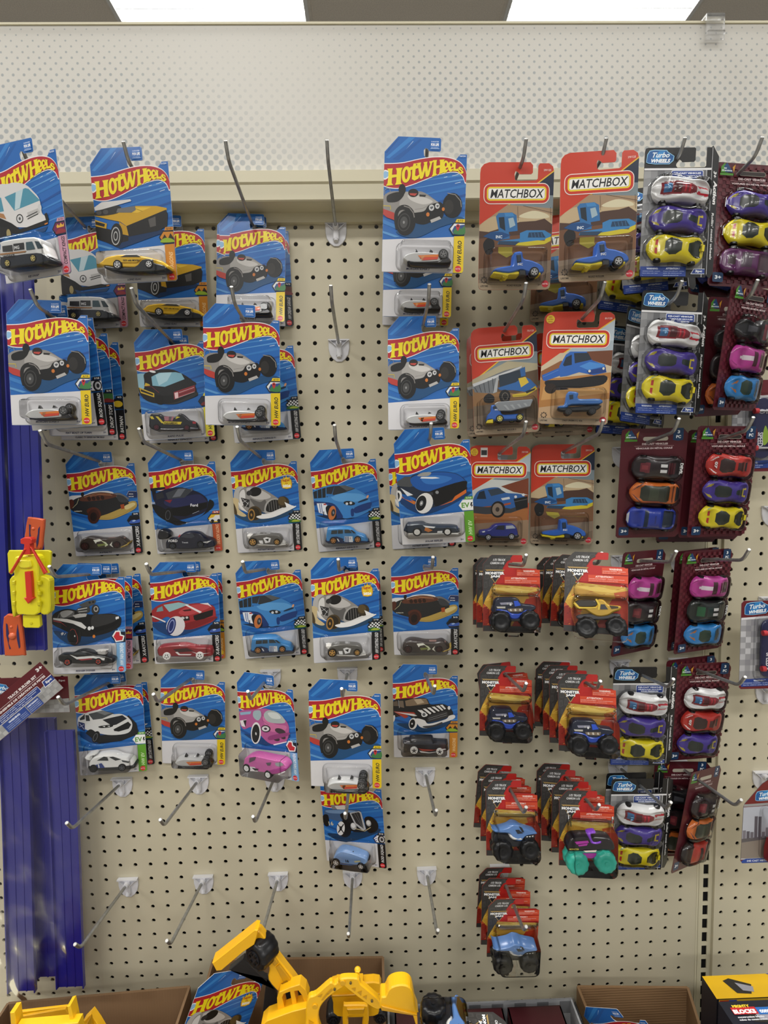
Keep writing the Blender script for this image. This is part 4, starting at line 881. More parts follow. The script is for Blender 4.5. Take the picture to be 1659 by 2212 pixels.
# ---------- helpers
def lin(h):
    if not isinstance(h,str): return h
    r=[]
    for i in (1,3,5):
        c=int(h[i:i+2],16)/255; r.append(c/12.92 if c<=.04045 else ((c+.055)/1.055)**2.4)
    return (r[0],r[1],r[2],1)
MATS={}
def newmat(n):
    m=bpy.data.materials.new(n); m.use_nodes=True; MATS[n]=m; return m,m.node_tree,m.node_tree.nodes['Principled BSDF']
def attrmat(n,rough,coat=0,metal=0,bump=0,bscale=200,spec=.5):
    m,t,b=newmat(n); a=t.nodes.new('ShaderNodeAttribute'); a.attribute_name='Col'; t.links.new(a.outputs['Color'],b.inputs['Base Color'])
    b.inputs['Roughness'].default_value=rough; b.inputs['Coat Weight'].default_value=coat; b.inputs['Metallic'].default_value=metal; b.inputs['Coat Roughness'].default_value=.12
    b.inputs['Specular IOR Level'].default_value=spec
    if bump:
        nz=t.nodes.new('ShaderNodeTexNoise'); nz.inputs['Scale'].default_value=bscale; tc=t.nodes.new('ShaderNodeTexCoord'); t.links.new(tc.outputs['Object'],nz.inputs['Vector'])
        bp=t.nodes.new('ShaderNodeBump'); bp.inputs['Strength'].default_value=bump; bp.inputs['Distance'].default_value=.002; t.links.new(nz.outputs[0],bp.inputs['Height']); t.links.new(bp.outputs[0],b.inputs['Normal'])
    return m
PRINT=attrmat('printed_card',.42,.25,spec=.35)
PAINT=attrmat('toy_paint',.3,.35,spec=.4)
PLAST=attrmat('moulded_plastic',.38,.15,bump=.06,bscale=60)
RUB=attrmat('toy_rubber',.33,0,spec=.4)
MATT=attrmat('matt_print',.6)
def plain(n,c,rough=.5,metal=0,var=.06,scale=30,bump=0,coat=0,stretch=None):
    m,t,b=newmat(n); tc=t.nodes.new('ShaderNodeTexCoord'); nz=t.nodes.new('ShaderNodeTexNoise'); nz.inputs['Scale'].default_value=scale; nz.inputs['Detail'].default_value=4
    if stretch:
        mp=t.nodes.new('ShaderNodeMapping'); mp.inputs['Scale'].default_value=stretch; t.links.new(tc.outputs['Object'],mp.inputs['Vector']); t.links.new(mp.outputs[0],nz.inputs['Vector'])
    else: t.links.new(tc.outputs['Object'],nz.inputs['Vector'])
    cr=t.nodes.new('ShaderNodeValToRGB'); c=lin(c); cr.color_ramp.elements[0].color=(c[0]*(1-var),c[1]*(1-var),c[2]*(1-var),1); cr.color_ramp.elements[1].color=(min(1,c[0]*(1+var)),min(1,c[1]*(1+var)),min(1,c[2]*(1+var)),1)
    cr.color_ramp.elements[0].position=.3; cr.color_ramp.elements[1].position=.7
    t.links.new(nz.outputs[0],cr.inputs[0]); t.links.new(cr.outputs[0],b.inputs['Base Color'])
    b.inputs['Roughness'].default_value=rough; b.inputs['Metallic'].default_value=metal; b.inputs['Coat Weight'].default_value=coat
    if bump:
        bp=t.nodes.new('ShaderNodeBump'); bp.inputs['Strength'].default_value=bump; bp.inputs['Distance'].default_value=.002; t.links.new(nz.outputs[0],bp.inputs['Height']); t.links.new(bp.outputs[0],b.inputs['Normal'])
    return m
BOARD=plain('painted_pegboard','#c9c1a8',.5,0,.015,14,.02)
TRIM=plain('painted_trim','#d0c9ae',.42,0,.02,6)
STEEL=plain('zinc_wire','#a0a1a1',.32,.75,.18,120,.05,stretch=(1,1,1))
STEELEND=plain('cut_wire_end','#e2e2e0',.3,.6,.05,80)
WHITEP=plain('white_bracket_plastic','#d6d6da',.38,0,.02,40)
DARK=plain('gondola_back','#2c2822',.8,0,.1,5)
CEILM=plain('ceiling_tile','#e4dccf',.95,0,.10,160,.2)
FLOORM=plain('vinyl_floor','#8f897d',.35,0,.05,3)
SLOT=plain('slot_shadow','#0d0c0b',.9,0,.1,9)
FRAMEM=plain('white_enamel','#e6e6e2',.35,0,.02,8)
def carton(n,c,corr):
    m,t,b=newmat(n); tc=t.nodes.new('ShaderNodeTexCoord'); nz=t.nodes.new('ShaderNodeTexNoise'); nz.inputs['Scale'].default_value=35; nz.inputs['Detail'].default_value=6
    wv=t.nodes.new('ShaderNodeTexWave'); wv.bands_direction='Z' if corr else 'X'; wv.inputs['Scale'].default_value=70; wv.inputs['Distortion'].default_value=.6
    mx=t.nodes.new('ShaderNodeMix'); mx.data_type='RGBA'; c=lin(c); k=.10 if corr else .04
    mx.inputs[6].default_value=(c[0]*(1-k),c[1]*(1-k),c[2]*(1-k),1); mx.inputs[7].default_value=(c[0]*(1+k*.4),c[1]*(1+k*.4),c[2]*(1+k*.4),1)
    m2=t.nodes.new('ShaderNodeMath'); m2.operation='MULTIPLY_ADD'; m2.inputs[1].default_value=.5
    t.links.new(tc.outputs['Object'],nz.inputs['Vector']); t.links.new(tc.outputs['Object'],wv.inputs['Vector']); t.links.new(wv.outputs[1],m2.inputs[0])
    m3=t.nodes.new('ShaderNodeMath'); m3.operation='MULTIPLY'; m3.inputs[1].default_value=.6; t.links.new(nz.outputs[0],m3.inputs[0]); t.links.new(m3.outputs[0],m2.inputs[2])
    t.links.new(m2.outputs[0],mx.inputs[0]); t.links.new(mx.outputs[2],b.inputs['Base Color']); b.inputs['Roughness'].default_value=.75
    bp=t.nodes.new('ShaderNodeBump'); bp.inputs['Strength'].default_value=.25 if corr else .08; bp.inputs['Distance'].default_value=.002; t.links.new(wv.outputs[1],bp.inputs['Height']); t.links.new(bp.outputs[0],b.inputs['Normal'])
    return m
CARTON=carton('brown_cardboard','#85684a',False); CARTON2=carton('corrugated_cardboard','#8a6b4a',True)
def clearmat(n,blend,rough,tint,bump,bscale,extra=0):
    m,t,b=newmat(n); t.nodes.remove(b); out=t.nodes['Material Output']
    tr=t.nodes.new('ShaderNodeBsdfTransparent'); tr.inputs[0].default_value=tint; gl=t.nodes.new('ShaderNodeBsdfGlossy'); gl.inputs['Roughness'].default_value=rough
    lw=t.nodes.new('ShaderNodeFresnel'); lw.inputs[0].default_value=blend; mx=t.nodes.new('ShaderNodeMixShader')
    ad=t.nodes.new('ShaderNodeMath'); ad.operation='MULTIPLY_ADD'; ad.inputs[1].default_value=1.0; ad.inputs[2].default_value=extra; ad.use_clamp=True
    nz=t.nodes.new('ShaderNodeTexNoise'); nz.inputs['Scale'].default_value=bscale; nz.inputs['Detail'].default_value=2; tc=t.nodes.new('ShaderNodeTexCoord'); t.links.new(tc.outputs['Object'],nz.inputs['Vector'])
    bp=t.nodes.new('ShaderNodeBump'); bp.inputs['Strength'].default_value=bump; bp.inputs['Distance'].default_value=.004
    t.links.new(nz.outputs[0],bp.inputs['Height']); t.links.new(bp.outputs[0],gl.inputs['Normal']); t.links.new(bp.outputs[0],lw.inputs['Normal'])
    t.links.new(lw.outputs[0],ad.inputs[0]); t.links.new(ad.outputs[0],mx.inputs[0]); t.links.new(tr.outputs[0],mx.inputs[1]); t.links.new(gl.outputs[0],mx.inputs[2]); t.links.new(mx.outputs[0],out.inputs[0])
    return m
BLIS=clearmat('clear_blister',1.25,.06,(1,1,1,1),.12,45,.004)
FILM=clearmat('clear_bag_film',1.16,.2,(.97,.97,.98,1),.18,22,.02)
def header_mat():
    # printed halftone: staggered grey dots, bigger towards the bottom of the panel
    m,t,b=newmat('halftone_header'); tc=t.nodes.new('ShaderNodeTexCoord'); sp=t.nodes.new('ShaderNodeSeparateXYZ'); t.links.new(tc.outputs['Object'],sp.inputs[0])
    def M(op,a,b_=None,c=None):
        n=t.nodes.new('ShaderNodeMath'); n.operation=op
        for i,v in enumerate((a,b_,c)):
            if v is None: continue
            if isinstance(v,(int,float)): n.inputs[i].default_value=v
            else: t.links.new(v,n.inputs[i])
        return n.outputs[0]
    P=.0155; X=M('DIVIDE',sp.outputs[0],P); Zt=M('DIVIDE',sp.outputs[2],P*.5)
    Z=M('ADD',Zt,M('MULTIPLY',sp.outputs[0],0))
    def grid(ox):
        fx=M('SUBTRACT',M('FRACT',M('ADD',X,ox)),.5); fz=M('SUBTRACT',M('FRACT',M('MULTIPLY',M('ADD',Z,ox*2),.5)),.5)
        return M('SQRT',M('ADD',M('MULTIPLY',fx,fx),M('MULTIPLY',fz,fz)))
    d=M('MINIMUM',grid(0),grid(.5))
    mr=t.nodes.new('ShaderNodeMapRange'); mr.inputs[1].default_value=.13; mr.inputs[2].default_value=-.13; mr.inputs[3].default_value=.07; mr.inputs[4].default_value=.34; t.links.new(sp.outputs[2],mr.inputs[0])
    k=M('MULTIPLY',M('SUBTRACT',mr.outputs[0],d),14); n=t.nodes.new('ShaderNodeClamp'); t.links.new(k,n.inputs[0])
    # faded swirl bands of the print
    wx=M('COSINE',M('MULTIPLY_ADD',sp.outputs[0],6.4,M('MULTIPLY_ADD',sp.outputs[2],7.0,-.15))); fd=t.nodes.new('ShaderNodeMapRange'); fd.inputs[1].default_value=.15; fd.inputs[2].default_value=.95; fd.inputs[3].default_value=1; fd.inputs[4].default_value=.22; t.links.new(wx,fd.inputs[0])
    fac=M('MULTIPLY',n.outputs[0],fd.outputs[0])
    mx=t.nodes.new('ShaderNodeMix'); mx.data_type='RGBA'; mx.inputs[6].default_value=lin('#cecbc3'); mx.inputs[7].default_value=lin('#9fa3a4'); t.links.new(fac,mx.inputs[0]); t.links.new(mx.outputs[2],b.inputs['Base Color'])
    b.inputs['Roughness'].default_value=.4; return m
HEADM=header_mat()
def emis(n,c,s):
    m,t,b=newmat(n); b.inputs['Base Color'].default_value=c; b.inputs['Emission Color'].default_value=c; b.inputs['Emission Strength'].default_value=s; return m
TUBE=emis('fluorescent_tube',(1,.99,.97,1),6); LENS=emis('lit_reflector',(.95,.97,1,1),.8)

class MB:
    def __init__(s): s.v=[]; s.f=[]; s.c=[]; s.sm=[]; s.k=0
    def add(s,vs,fs,col='#ffffff',smooth=False):
        b=len(s.v); s.v+= [tuple(p) for p in vs]; c=lin(col)
        for f in fs: s.f.append([b+i for i in f]); s.c.append(c); s.sm.append(smooth)
    def xform(s,M,b=0):
        for i in range(b,len(s.v)): s.v[i]=tuple(M@Vector(s.v[i]))
    def flat(s,pts,y,col):   # pts (u,v) mm facing -Y
        vs=[(p[0]*1e-3,y*1e-3,p[1]*1e-3) for p in pts]
        tr=tessellate_polygon([[Vector((p[0],p[1],0)) for p in pts]])
        fs=[]
        for a,b,c in tr:
            A,B,C=pts[a],pts[b],pts[c]
            cr=(B[0]-A[0])*(C[1]-A[1])-(B[1]-A[1])*(C[0]-A[0]); fs.append((a,b,c) if cr>0 else (a,c,b))
        s.add(vs,fs,col)
    def layer(s,pts,col): s.k+=1; s.flat(pts,-.3-s.k*.012,col)
    def box(s,x0,x1,y0,y1,z0,z1,col='#ffffff'):
        vs=[(x,y,z) for x in(x0,x1) for y in(y0,y1) for z in(z0,z1)]
        s.add(vs,[(0,1,3,2),(4,6,7,5),(0,4,5,1),(2,3,7,6),(0,2,6,4),(1,5,7,3)],col)
    def slab(s,pts,y0,y1,col,bev=1.2,smooth=False):
        # extruded outline in mm, bevelled towards the near face y1
        n=len(pts)
        if area(pts)<0: pts=pts[::-1]
        ins=inset(pts,bev)
        rings=[(pts,y0),(pts,y1+bev*.9*(1 if y1<y0 else -1)),(ins,y1)]
        vs=[]; 
        for P,y in rings: vs+=[(p[0]*1e-3,y*1e-3,p[1]*1e-3) for p in P]
        fs=[]
        for r in range(2):
            for i in range(n):
                j=(i+1)%n; fs.append((r*n+i,r*n+j,(r+1)*n+j,(r+1)*n+i))
        s.add(vs,fs,col,smooth)
        s.flat(ins,y1,col)
    def cyl(s,c,axis,r,h,col,n=24,r2=None,cap=True,smooth=True):
        axis=Vector(axis).normalized(); a=axis.orthogonal().normalized(); b=axis.cross(a); c=Vector(c); r2=r if r2 is None else r2
        vs=[c+(a*math.cos(t)+b*math.sin(t))*rr+axis*hh for rr,hh in((r,0),(r2,h)) for t in [2*math.pi*i/n for i in range(n)]]
        s.add(vs,[(i,(i+1)%n,n+(i+1)%n,n+i) for i in range(n)],col,smooth)
        if cap: s.add(vs[n:],[tuple(range(n))],col); s.add(vs[:n],[tuple(range(n))[::-1]],col)
    def tube(s,path,r,col,n=10,cap=True):
        P=[Vector(p) for p in path]; vs=[]; m=len(P); up=Vector((1,0,0))
        for i,p in enumerate(P):
            t=(P[min(i+1,m-1)]-P[max(i-1,0)]).normalized(); a=up.cross(t)
            if a.length<.1: a=Vector((0,0,1)).cross(t)
            a.normalize(); b=t.cross(a)
            for k in range(n): an=2*math.pi*k/n; vs.append(p+(a*math.cos(an)+b*math.sin(an))*r)
        s.add(vs,[(i*n+k,i*n+(k+1)%n,(i+1)*n+(k+1)%n,(i+1)*n+k) for i in range(m-1) for k in range(n)],col,True)
        if cap: s.add(vs[-n:],[tuple(range(n))],col); s.add(vs[:n],[tuple(range(n))[::-1]],col)
    def build(s,name,mat,parent=None,loc=None):
        me=bpy.data.meshes.new(name); me.from_pydata(s.v,[],s.f); me.materials.append(mat)
        ca=me.color_attributes.new('Col','FLOAT_COLOR','CORNER'); arr=[]
        for f,c in zip(s.f,s.c): arr+=list(c)*len(f)
        ca.data.foreach_set('color',arr); me.polygons.foreach_set('use_smooth',s.sm); me.update()
        return link(name,me,parent,loc)
def link(name,me,parent=None,loc=None):
    o=bpy.data.objects.new(name,me); COL.objects.link(o)
    if parent: o.parent=parent
    if loc: o.location=loc
    return o
def empty(name,loc=(0,0,0),rot=None):
    o=bpy.data.objects.new(name,None); COL.objects.link(o); o.location=loc; o.empty_display_size=.02
    if rot: o.rotation_euler=rot
    return o
def tag(o,label=None,cat=None,group=None,kind=None):
    for k,v in (('label',label),('category',cat),('group',group),('kind',kind)):
        if v: o[k]=v
    return o
def area(p): return sum(p[i][0]*p[(i+1)%len(p)][1]-p[(i+1)%len(p)][0]*p[i][1] for i in range(len(p)))/2
def inset(p,d):
    n=len(p); out=[]
    for i in range(n):
        a,b,c=p[i-1],p[i],p[(i+1)%n]
        e1=Vector((b[0]-a[0],b[1]-a[1])); e2=Vector((c[0]-b[0],c[1]-b[1]))
        if e1.length<1e-6 or e2.length<1e-6: out.append(b); continue
        e1.normalize(); e2.normalize(); nn=Vector((-e1.y-e2.y,e1.x+e2.x)); l=nn.length
        if l<.3: out.append(b); continue
        nn/=l; k=d/max(.5,nn.dot(Vector((-e1.y,e1.x)))); out.append((b[0]+nn.x*k,b[1]+nn.y*k))
    return out
def smooth(p,k=4):
    n=len(p); o=[]
    for i in range(n):
        p0,p1,p2,p3=p[i-1],p[i],p[(i+1)%n],p[(i+2)%n]
        for j in range(k):
            t=j/k; a=[]
            for d in(0,1): a.append(.5*(2*p1[d]+(p2[d]-p0[d])*t+(2*p0[d]-5*p1[d]+4*p2[d]-p3[d])*t*t+(3*p1[d]-p0[d]-3*p2[d]+p3[d])*t**3))
            o.append(tuple(a))
    return o
def ell(cx,cy,rx,ry,rot=0,n=22):
    c,s=math.cos(math.radians(rot)),math.sin(math.radians(rot)); r=[]
    for i in range(n):
        a=2*math.pi*i/n; x,y=rx*math.cos(a),ry*math.sin(a); r.append((cx+x*c+y*s,cy-x*s+y*c))
    return r
def rrect(x0,y0,x1,y1,r,n=4):
    o=[]
    for cx,cy,a0 in((x1-r,y0+r,-90),(x1-r,y1-r,0),(x0+r,y1-r,90),(x0+r,y0+r,180)):
        for i in range(n+1): a=math.radians(a0+90*i/n); o.append((cx+r*math.cos(a),cy+r*math.sin(a)))
    return o
def lnpoly(pts,w):
    L=[];Rr=[]
    for i,p in enumerate(pts):
        a=pts[max(i-1,0)]; b=pts[min(i+1,len(pts)-1)]; dx,dy=b[0]-a[0],b[1]-a[1]; l=math.hypot(dx,dy) or 1
        nx,ny=-dy/l*w/2,dx/l*w/2; L.append((p[0]+nx,p[1]+ny)); Rr.append((p[0]-nx,p[1]-ny))
    return L+Rr[::-1]
# lettering from the built-in typeface
GL={}
def glyph(s,bold):
    if (s,bold) in GL: return GL[(s,bold)]
    c=bpy.data.curves.new('t','FONT'); c.body=s; c.size=1; c.offset=bold; c.resolution_u=2; c.fill_mode='FRONT'
    o=bpy.data.objects.new('t',c); COL.objects.link(o); dg=bpy.context.evaluated_depsgraph_get(); me=o.evaluated_get(dg).to_mesh()
    v=[(p.co.x,p.co.y) for p in me.vertices]; f=[tuple(p.vertices) for p in me.polygons]
    o.evaluated_get(dg).to_mesh_clear(); bpy.data.objects.remove(o); bpy.data.curves.remove(c)
    if not v: v=[(0,0)]
    x0=min(p[0] for p in v); x1=max(p[0] for p in v); y0=min(p[1] for p in v); y1=max(p[1] for p in v)
    GL[(s,bold)]=(v,f,x0,x1,y0,y1); return GL[(s,bold)]
def text(mb,s,x,y,h,col,w=None,shear=0,rot=0,bold=.015,Y=None,cx=False):
    # h = height of the letters in mm, (x,y) lower left corner
    v,f,x0,x1,y0,y1=glyph(s,bold); k=h/max(.3,(y1-y0)); kx=k if w is None else w/(x1-x0)
    c,sn=math.cos(math.radians(rot)),math.sin(math.radians(rot)); W=(x1-x0)*kx; P=[]
    for a,b in v:
        X=(a-x0)*kx; Yy=(b-y0)*k; X+=Yy*shear
        if cx: X-=W/2
        P.append((x+X*c-Yy*sn,y+X*sn+Yy*c))
    if Y is None: mb.k+=1; Y=-.3-mb.k*.012
    fs=[]
    for q in f:
        A,B,C=P[q[0]],P[q[1]],P[q[2]]; fs.append(q if (B[0]-A[0])*(C[1]-A[1])-(B[1]-A[1])*(C[0]-A[0])>0 else q[::-1])
    mb.add([(p[0]*1e-3,Y*1e-3,p[1]*1e-3) for p in P],fs,col)
def P2(l): return [tuple(map(float,t.split(','))) for t in l]
def clip(p,u0,u1,v0,v1):
    for ax,lim,sg in((0,u0,1),(0,u1,-1),(1,v0,1),(1,v1,-1)):
        o=[]
        for i in range(len(p)):
            a,b=p[i-1],p[i]; ia=(a[ax]-lim)*sg>=0; ib=(b[ax]-lim)*sg>=0
            if ia!=ib: t=(lim-a[ax])/(b[ax]-a[ax]); o.append((a[0]+(b[0]-a[0])*t,a[1]+(b[1]-a[1])*t))
            if ib: o.append(b)
        p=o
        if len(p)<3: return []
    return p
def flame(mb,u,v,s):
    mb.layer([(u+x*s,v+y*s) for x,y in((-6,-3),(-5,-6),(0,-7),(5,-6),(6.4,-2),(6,3),(4.5,5),(3.5,8),(2,5.5),(0,9),(-1.5,5.5),(-3,8),(-4,4.5),(-6,5.5),(-6.6,1))],'#d9a01c')
    mb.layer([(u+x*s,v+y*s) for x,y in((-5,-3),(-4,-5.4),(0,-6.2),(4,-5.4),(5.4,-2),(5,3),(3,5.5),(0,7),(-3,5),(-5.4,1))],'#f2d22e')
    text(mb,'NEW',u-3.8*s,v+1.2*s,3*s,'#b5301e',w=8*s,bold=.04,rot=4); text(mb,'FOR',u-1.5*s,v-1.2*s,1.6*s,'#b5301e',w=3*s,bold=.03); text(mb,'2026',u-4.8*s,v-4.9*s,3.1*s,'#ffffff',w=9.6*s,bold=.05)
def doart(mb,txt,lim=(0,104,2,166)):
    for ln in txt.split('\n'):
        k=ln.split()
        if not k: continue
        if k[0]=='E26': u,v=map(float,k[1].split(',')); flame(mb,u,v,float(k[2])/6); continue
        if k[0]=='t': u,v=map(float,k[2].split(',')); h=float(k[3])*.72; text(mb,' '.join(k[5:]),u,v-h,h,k[1],rot=float(k[4]),bold=.03); continue
        if k[0]=='p': p=P2(k[2:])
        elif k[0]=='s': p=smooth(P2(k[2:]))
        elif k[0]=='l':
            q=P2(k[3:]); p=lnpoly(q,float(k[2]))
        elif k[0]=='e': c=list(map(float,k[2].split(','))); r=list(map(float,k[3].split(','))); p=ell(c[0],c[1],r[0],r[1],-float(k[4]))
        p=clip(p,*lim)
        if p: mb.layer(p,k[1])
# ---------- wheels and toy cars
def wheel(c,r,y,hub,tyre,width=6.5,rim=None):
    mb=MB(); x,z=c[0]*1e-3,c[1]*1e-3; yf=y*1e-3; r*=1e-3; w=width*1e-3
    mb.cyl((x,yf+.0008,z),(0,1,0),r,w,tyre,26); mb.cyl((x,yf,z),(0,1,0),r*.93,.0009,tyre,26,r2=r)
    mb.cyl((x,yf-.0001,z),(0,1,0),r*.66,.0004,rim or hub,24)
    if not rim: mb.cyl((x,yf-.0002,z),(0,1,0),r*.55,.0003,'#1c1d20',20)
    for k in range(5):
        a=k*2*math.pi/5+.3; d=Vector((math.cos(a),0,math.sin(a))); n=Vector((-math.sin(a),0,math.cos(a)))
        o=Vector((x,yf-.00035,z)); mb.add([o+n*r*.1,o-n*r*.1,o-n*r*.13+d*r*.62,o+n*r*.13+d*r*.62],[(0,1,2,3)],hub)
    mb.cyl((x,yf-.0007,z),(0,1,0),r*.2,.0005,hub,12)
    return mb
def bigtyre(c,r,y,col,depth=17):
    mb=MB(); x,z=c[0]*1e-3,c[1]*1e-3; r*=1e-3; n=44; prof=[(0,.25),(0,.45),(-.1,.62),(-.02,.88),(.12,.98),(.5,1.0),(.9,.97),(1,.85),(1,.3)]; vs=[]
    for k in range(n):
        a=2*math.pi*k/n; lug=1+(.035 if k%4<2 else -.02)
        for d,rr in prof:
            R2=r*rr*(lug if rr>.8 else 1); vs.append((x+R2*math.cos(a),(y+d*depth)*1e-3,z+R2*math.sin(a)))
    m=len(prof); mb.add(vs,[(k*m+j,k*m+j+1,((k+1)%n)*m+j+1,((k+1)%n)*m+j) for k in range(n) for j in range(m-1)],col,True)
    d=-.1
    mb.add([(x,(y)*1e-3,z)]+[vs[k*m] for k in range(n)],[(0,1+k,1+(k+1)%n) for k in range(n)],col)
    mb.cyl((x,y*1e-3-.0012,z),(0,1,0),r*.16,.0012,col,14)
    return mb
def docar(txt):
    body=MB(); parts=[]; bb=[1e9,-1e9,1e9,-1e9]; rim=None
    if 'RIM' in txt: rim=[l for l in txt.split('\n') if l.startswith('RIM')][0].split()[1]
    def grow(p):
        for a,b in p: bb[0]=min(bb[0],a);bb[1]=max(bb[1],a);bb[2]=min(bb[2],b);bb[3]=max(bb[3],b)
    for ln in txt.split('\n'):
        k=ln.split()
        if not k or k[0]=='RIM': continue
        if k[0] in 'XY':
            p=P2(k[4:]); 
            if k[0]=='Y': p=smooth(p,3)
            grow(p); body.slab(p,float(k[2]),float(k[3]),k[1],bev=1.6 if k[0]=='Y' else .7,smooth=k[0]=='Y')
        elif k[0]=='D': body.flat(P2(k[3:]),float(k[2]),k[1])
        elif k[0]=='F': c=list(map(float,k[3].split(','))); r=list(map(float,k[4].split(','))); body.flat(ell(c[0],c[1],r[0],r[1]),float(k[2]),k[1])
        elif k[0]=='T': u,v=map(float,k[3].split(',')); h=float(k[4])*.8; text(body,' '.join(k[6:]),u,v,h,k[1],rot=float(k[5]),bold=.03,Y=float(k[2]))
        elif k[0]=='W':
            c=list(map(float,k[1].split(','))); r=float(k[2]); y=float(k[3]); grow([(c[0]-r,c[1]-r),(c[0]+r,c[1]+r)]); 
            parts.append(('wheel',wheel(c,r,y,k[4],k[5],rim=rim).build,RUB))
            if y<-15: parts.append(('wheel',wheel(c,r,-9.5,k[4],k[5],rim=rim).build,RUB))
        elif k[0]=='B':
            c=list(map(float,k[2].split(','))); r=float(k[3]); y=float(k[4]); grow([(c[0]-r,c[1]-r),(c[0]+r,c[1]+r)])
            parts.append(('tyre',bigtyre(c,r,y,k[1]).build,RUB)); parts.append(('tyre',bigtyre(c,r,-15,k[1],12).build,RUB))
    return body,parts,bb
def boxblister(x0,x1,z0,z1,d,r=5,flange=4,base=-.5):
    mb=MB(); rings=[]
    def ring(g,y,rr): rings.append([(p[0]*1e-3,y*1e-3,p[1]*1e-3) for p in rrect(x0-g,z0-g,x1+g,z1+g,max(.8,rr))])
    ring(flange,base,r+flange); ring(flange,base-1.3,r+flange); ring(flange-.8,base-1.8,r+2); ring(0,base-1.8,r); ring(-.3,-3.5,r); ring(-1.6,-(d-3),r); ring(-2.6,-(d-.8),r-1); ring(-4.5,-d,r-2.5)
    n=len(rings[0]); vs=[p for R_ in rings for p in R_]
    mb.add(vs,[(i*n+k,i*n+(k+1)%n,(i+1)*n+(k+1)%n,(i+1)*n+k) for i in range(len(rings)-1) for k in range(n)],smooth=True); mb.add(rings[-1],[tuple(range(n))])
    return mb
# cars seen from above in the three-packs: a height field over length s and width t
def topshape(kind):
    W={'w':[.8,.98,1,.98,.9,.86,.92,.9,.86],'p':[.5,.85,1,.95,.86,.82,.92,.95,.8],'y':[.55,.9,1,.94,.84,.84,.95,1,.8],'o':[.5,.85,.95,.92,.9,.9,.94,.95,.88],
       'r':[.6,.92,1,.95,.86,.84,.92,.9,.8],'m':[.8,.96,1,.96,.92,.9,.95,.96,.85],'l':[.5,.8,.95,.95,.86,.86,.96,.98,.85],'k':[.85,1,1,.96,.94,.94,.96,.96,.92],'g':[.85,1,1,.96,.94,.94,.96,.96,.92],
       'b':[.92,.95,.95,.93,.93,.94,.95,.95,.95],'q':[.85,.95,.98,.95,.93,.94,.97,.97,.93],'x':[.5,.7,.6,.5,.6,.9,.9,.6,.5],'u':[.7,.95,1,.95,.92,.92,.96,.96,.9]}[kind]
    return W
def toph(kind,s,t):
    e=max(0,1-abs(2*s-1)**5)**.4; h=9*e*(1-.35*abs(t)**3)
    if kind in 'bq': h+= 6*math.exp(-((s-.5)/.17)**6)*(1-abs(t)**4); h-= (4 if s>.7 and s<.97 and abs(t)<.75 else 0)
    elif kind=='x': h=10*e+5*math.exp(-((s-.45)/.2)**2)*(1-t*t)
    else: h+=6.5*math.exp(-((s-.5)/.24)**4)*max(0,1-abs(t)**3)
    if kind=='w': h+=1.2*math.cos(t*9)*(abs(t)<.8)
    h+=2.2*math.exp(-((s-.17)/.11)**2)*math.exp(-((abs(t)-.72)/.2)**2)+2.6*math.exp(-((s-.8)/.12)**2)*math.exp(-((abs(t)-.74)/.2)**2)
    return h
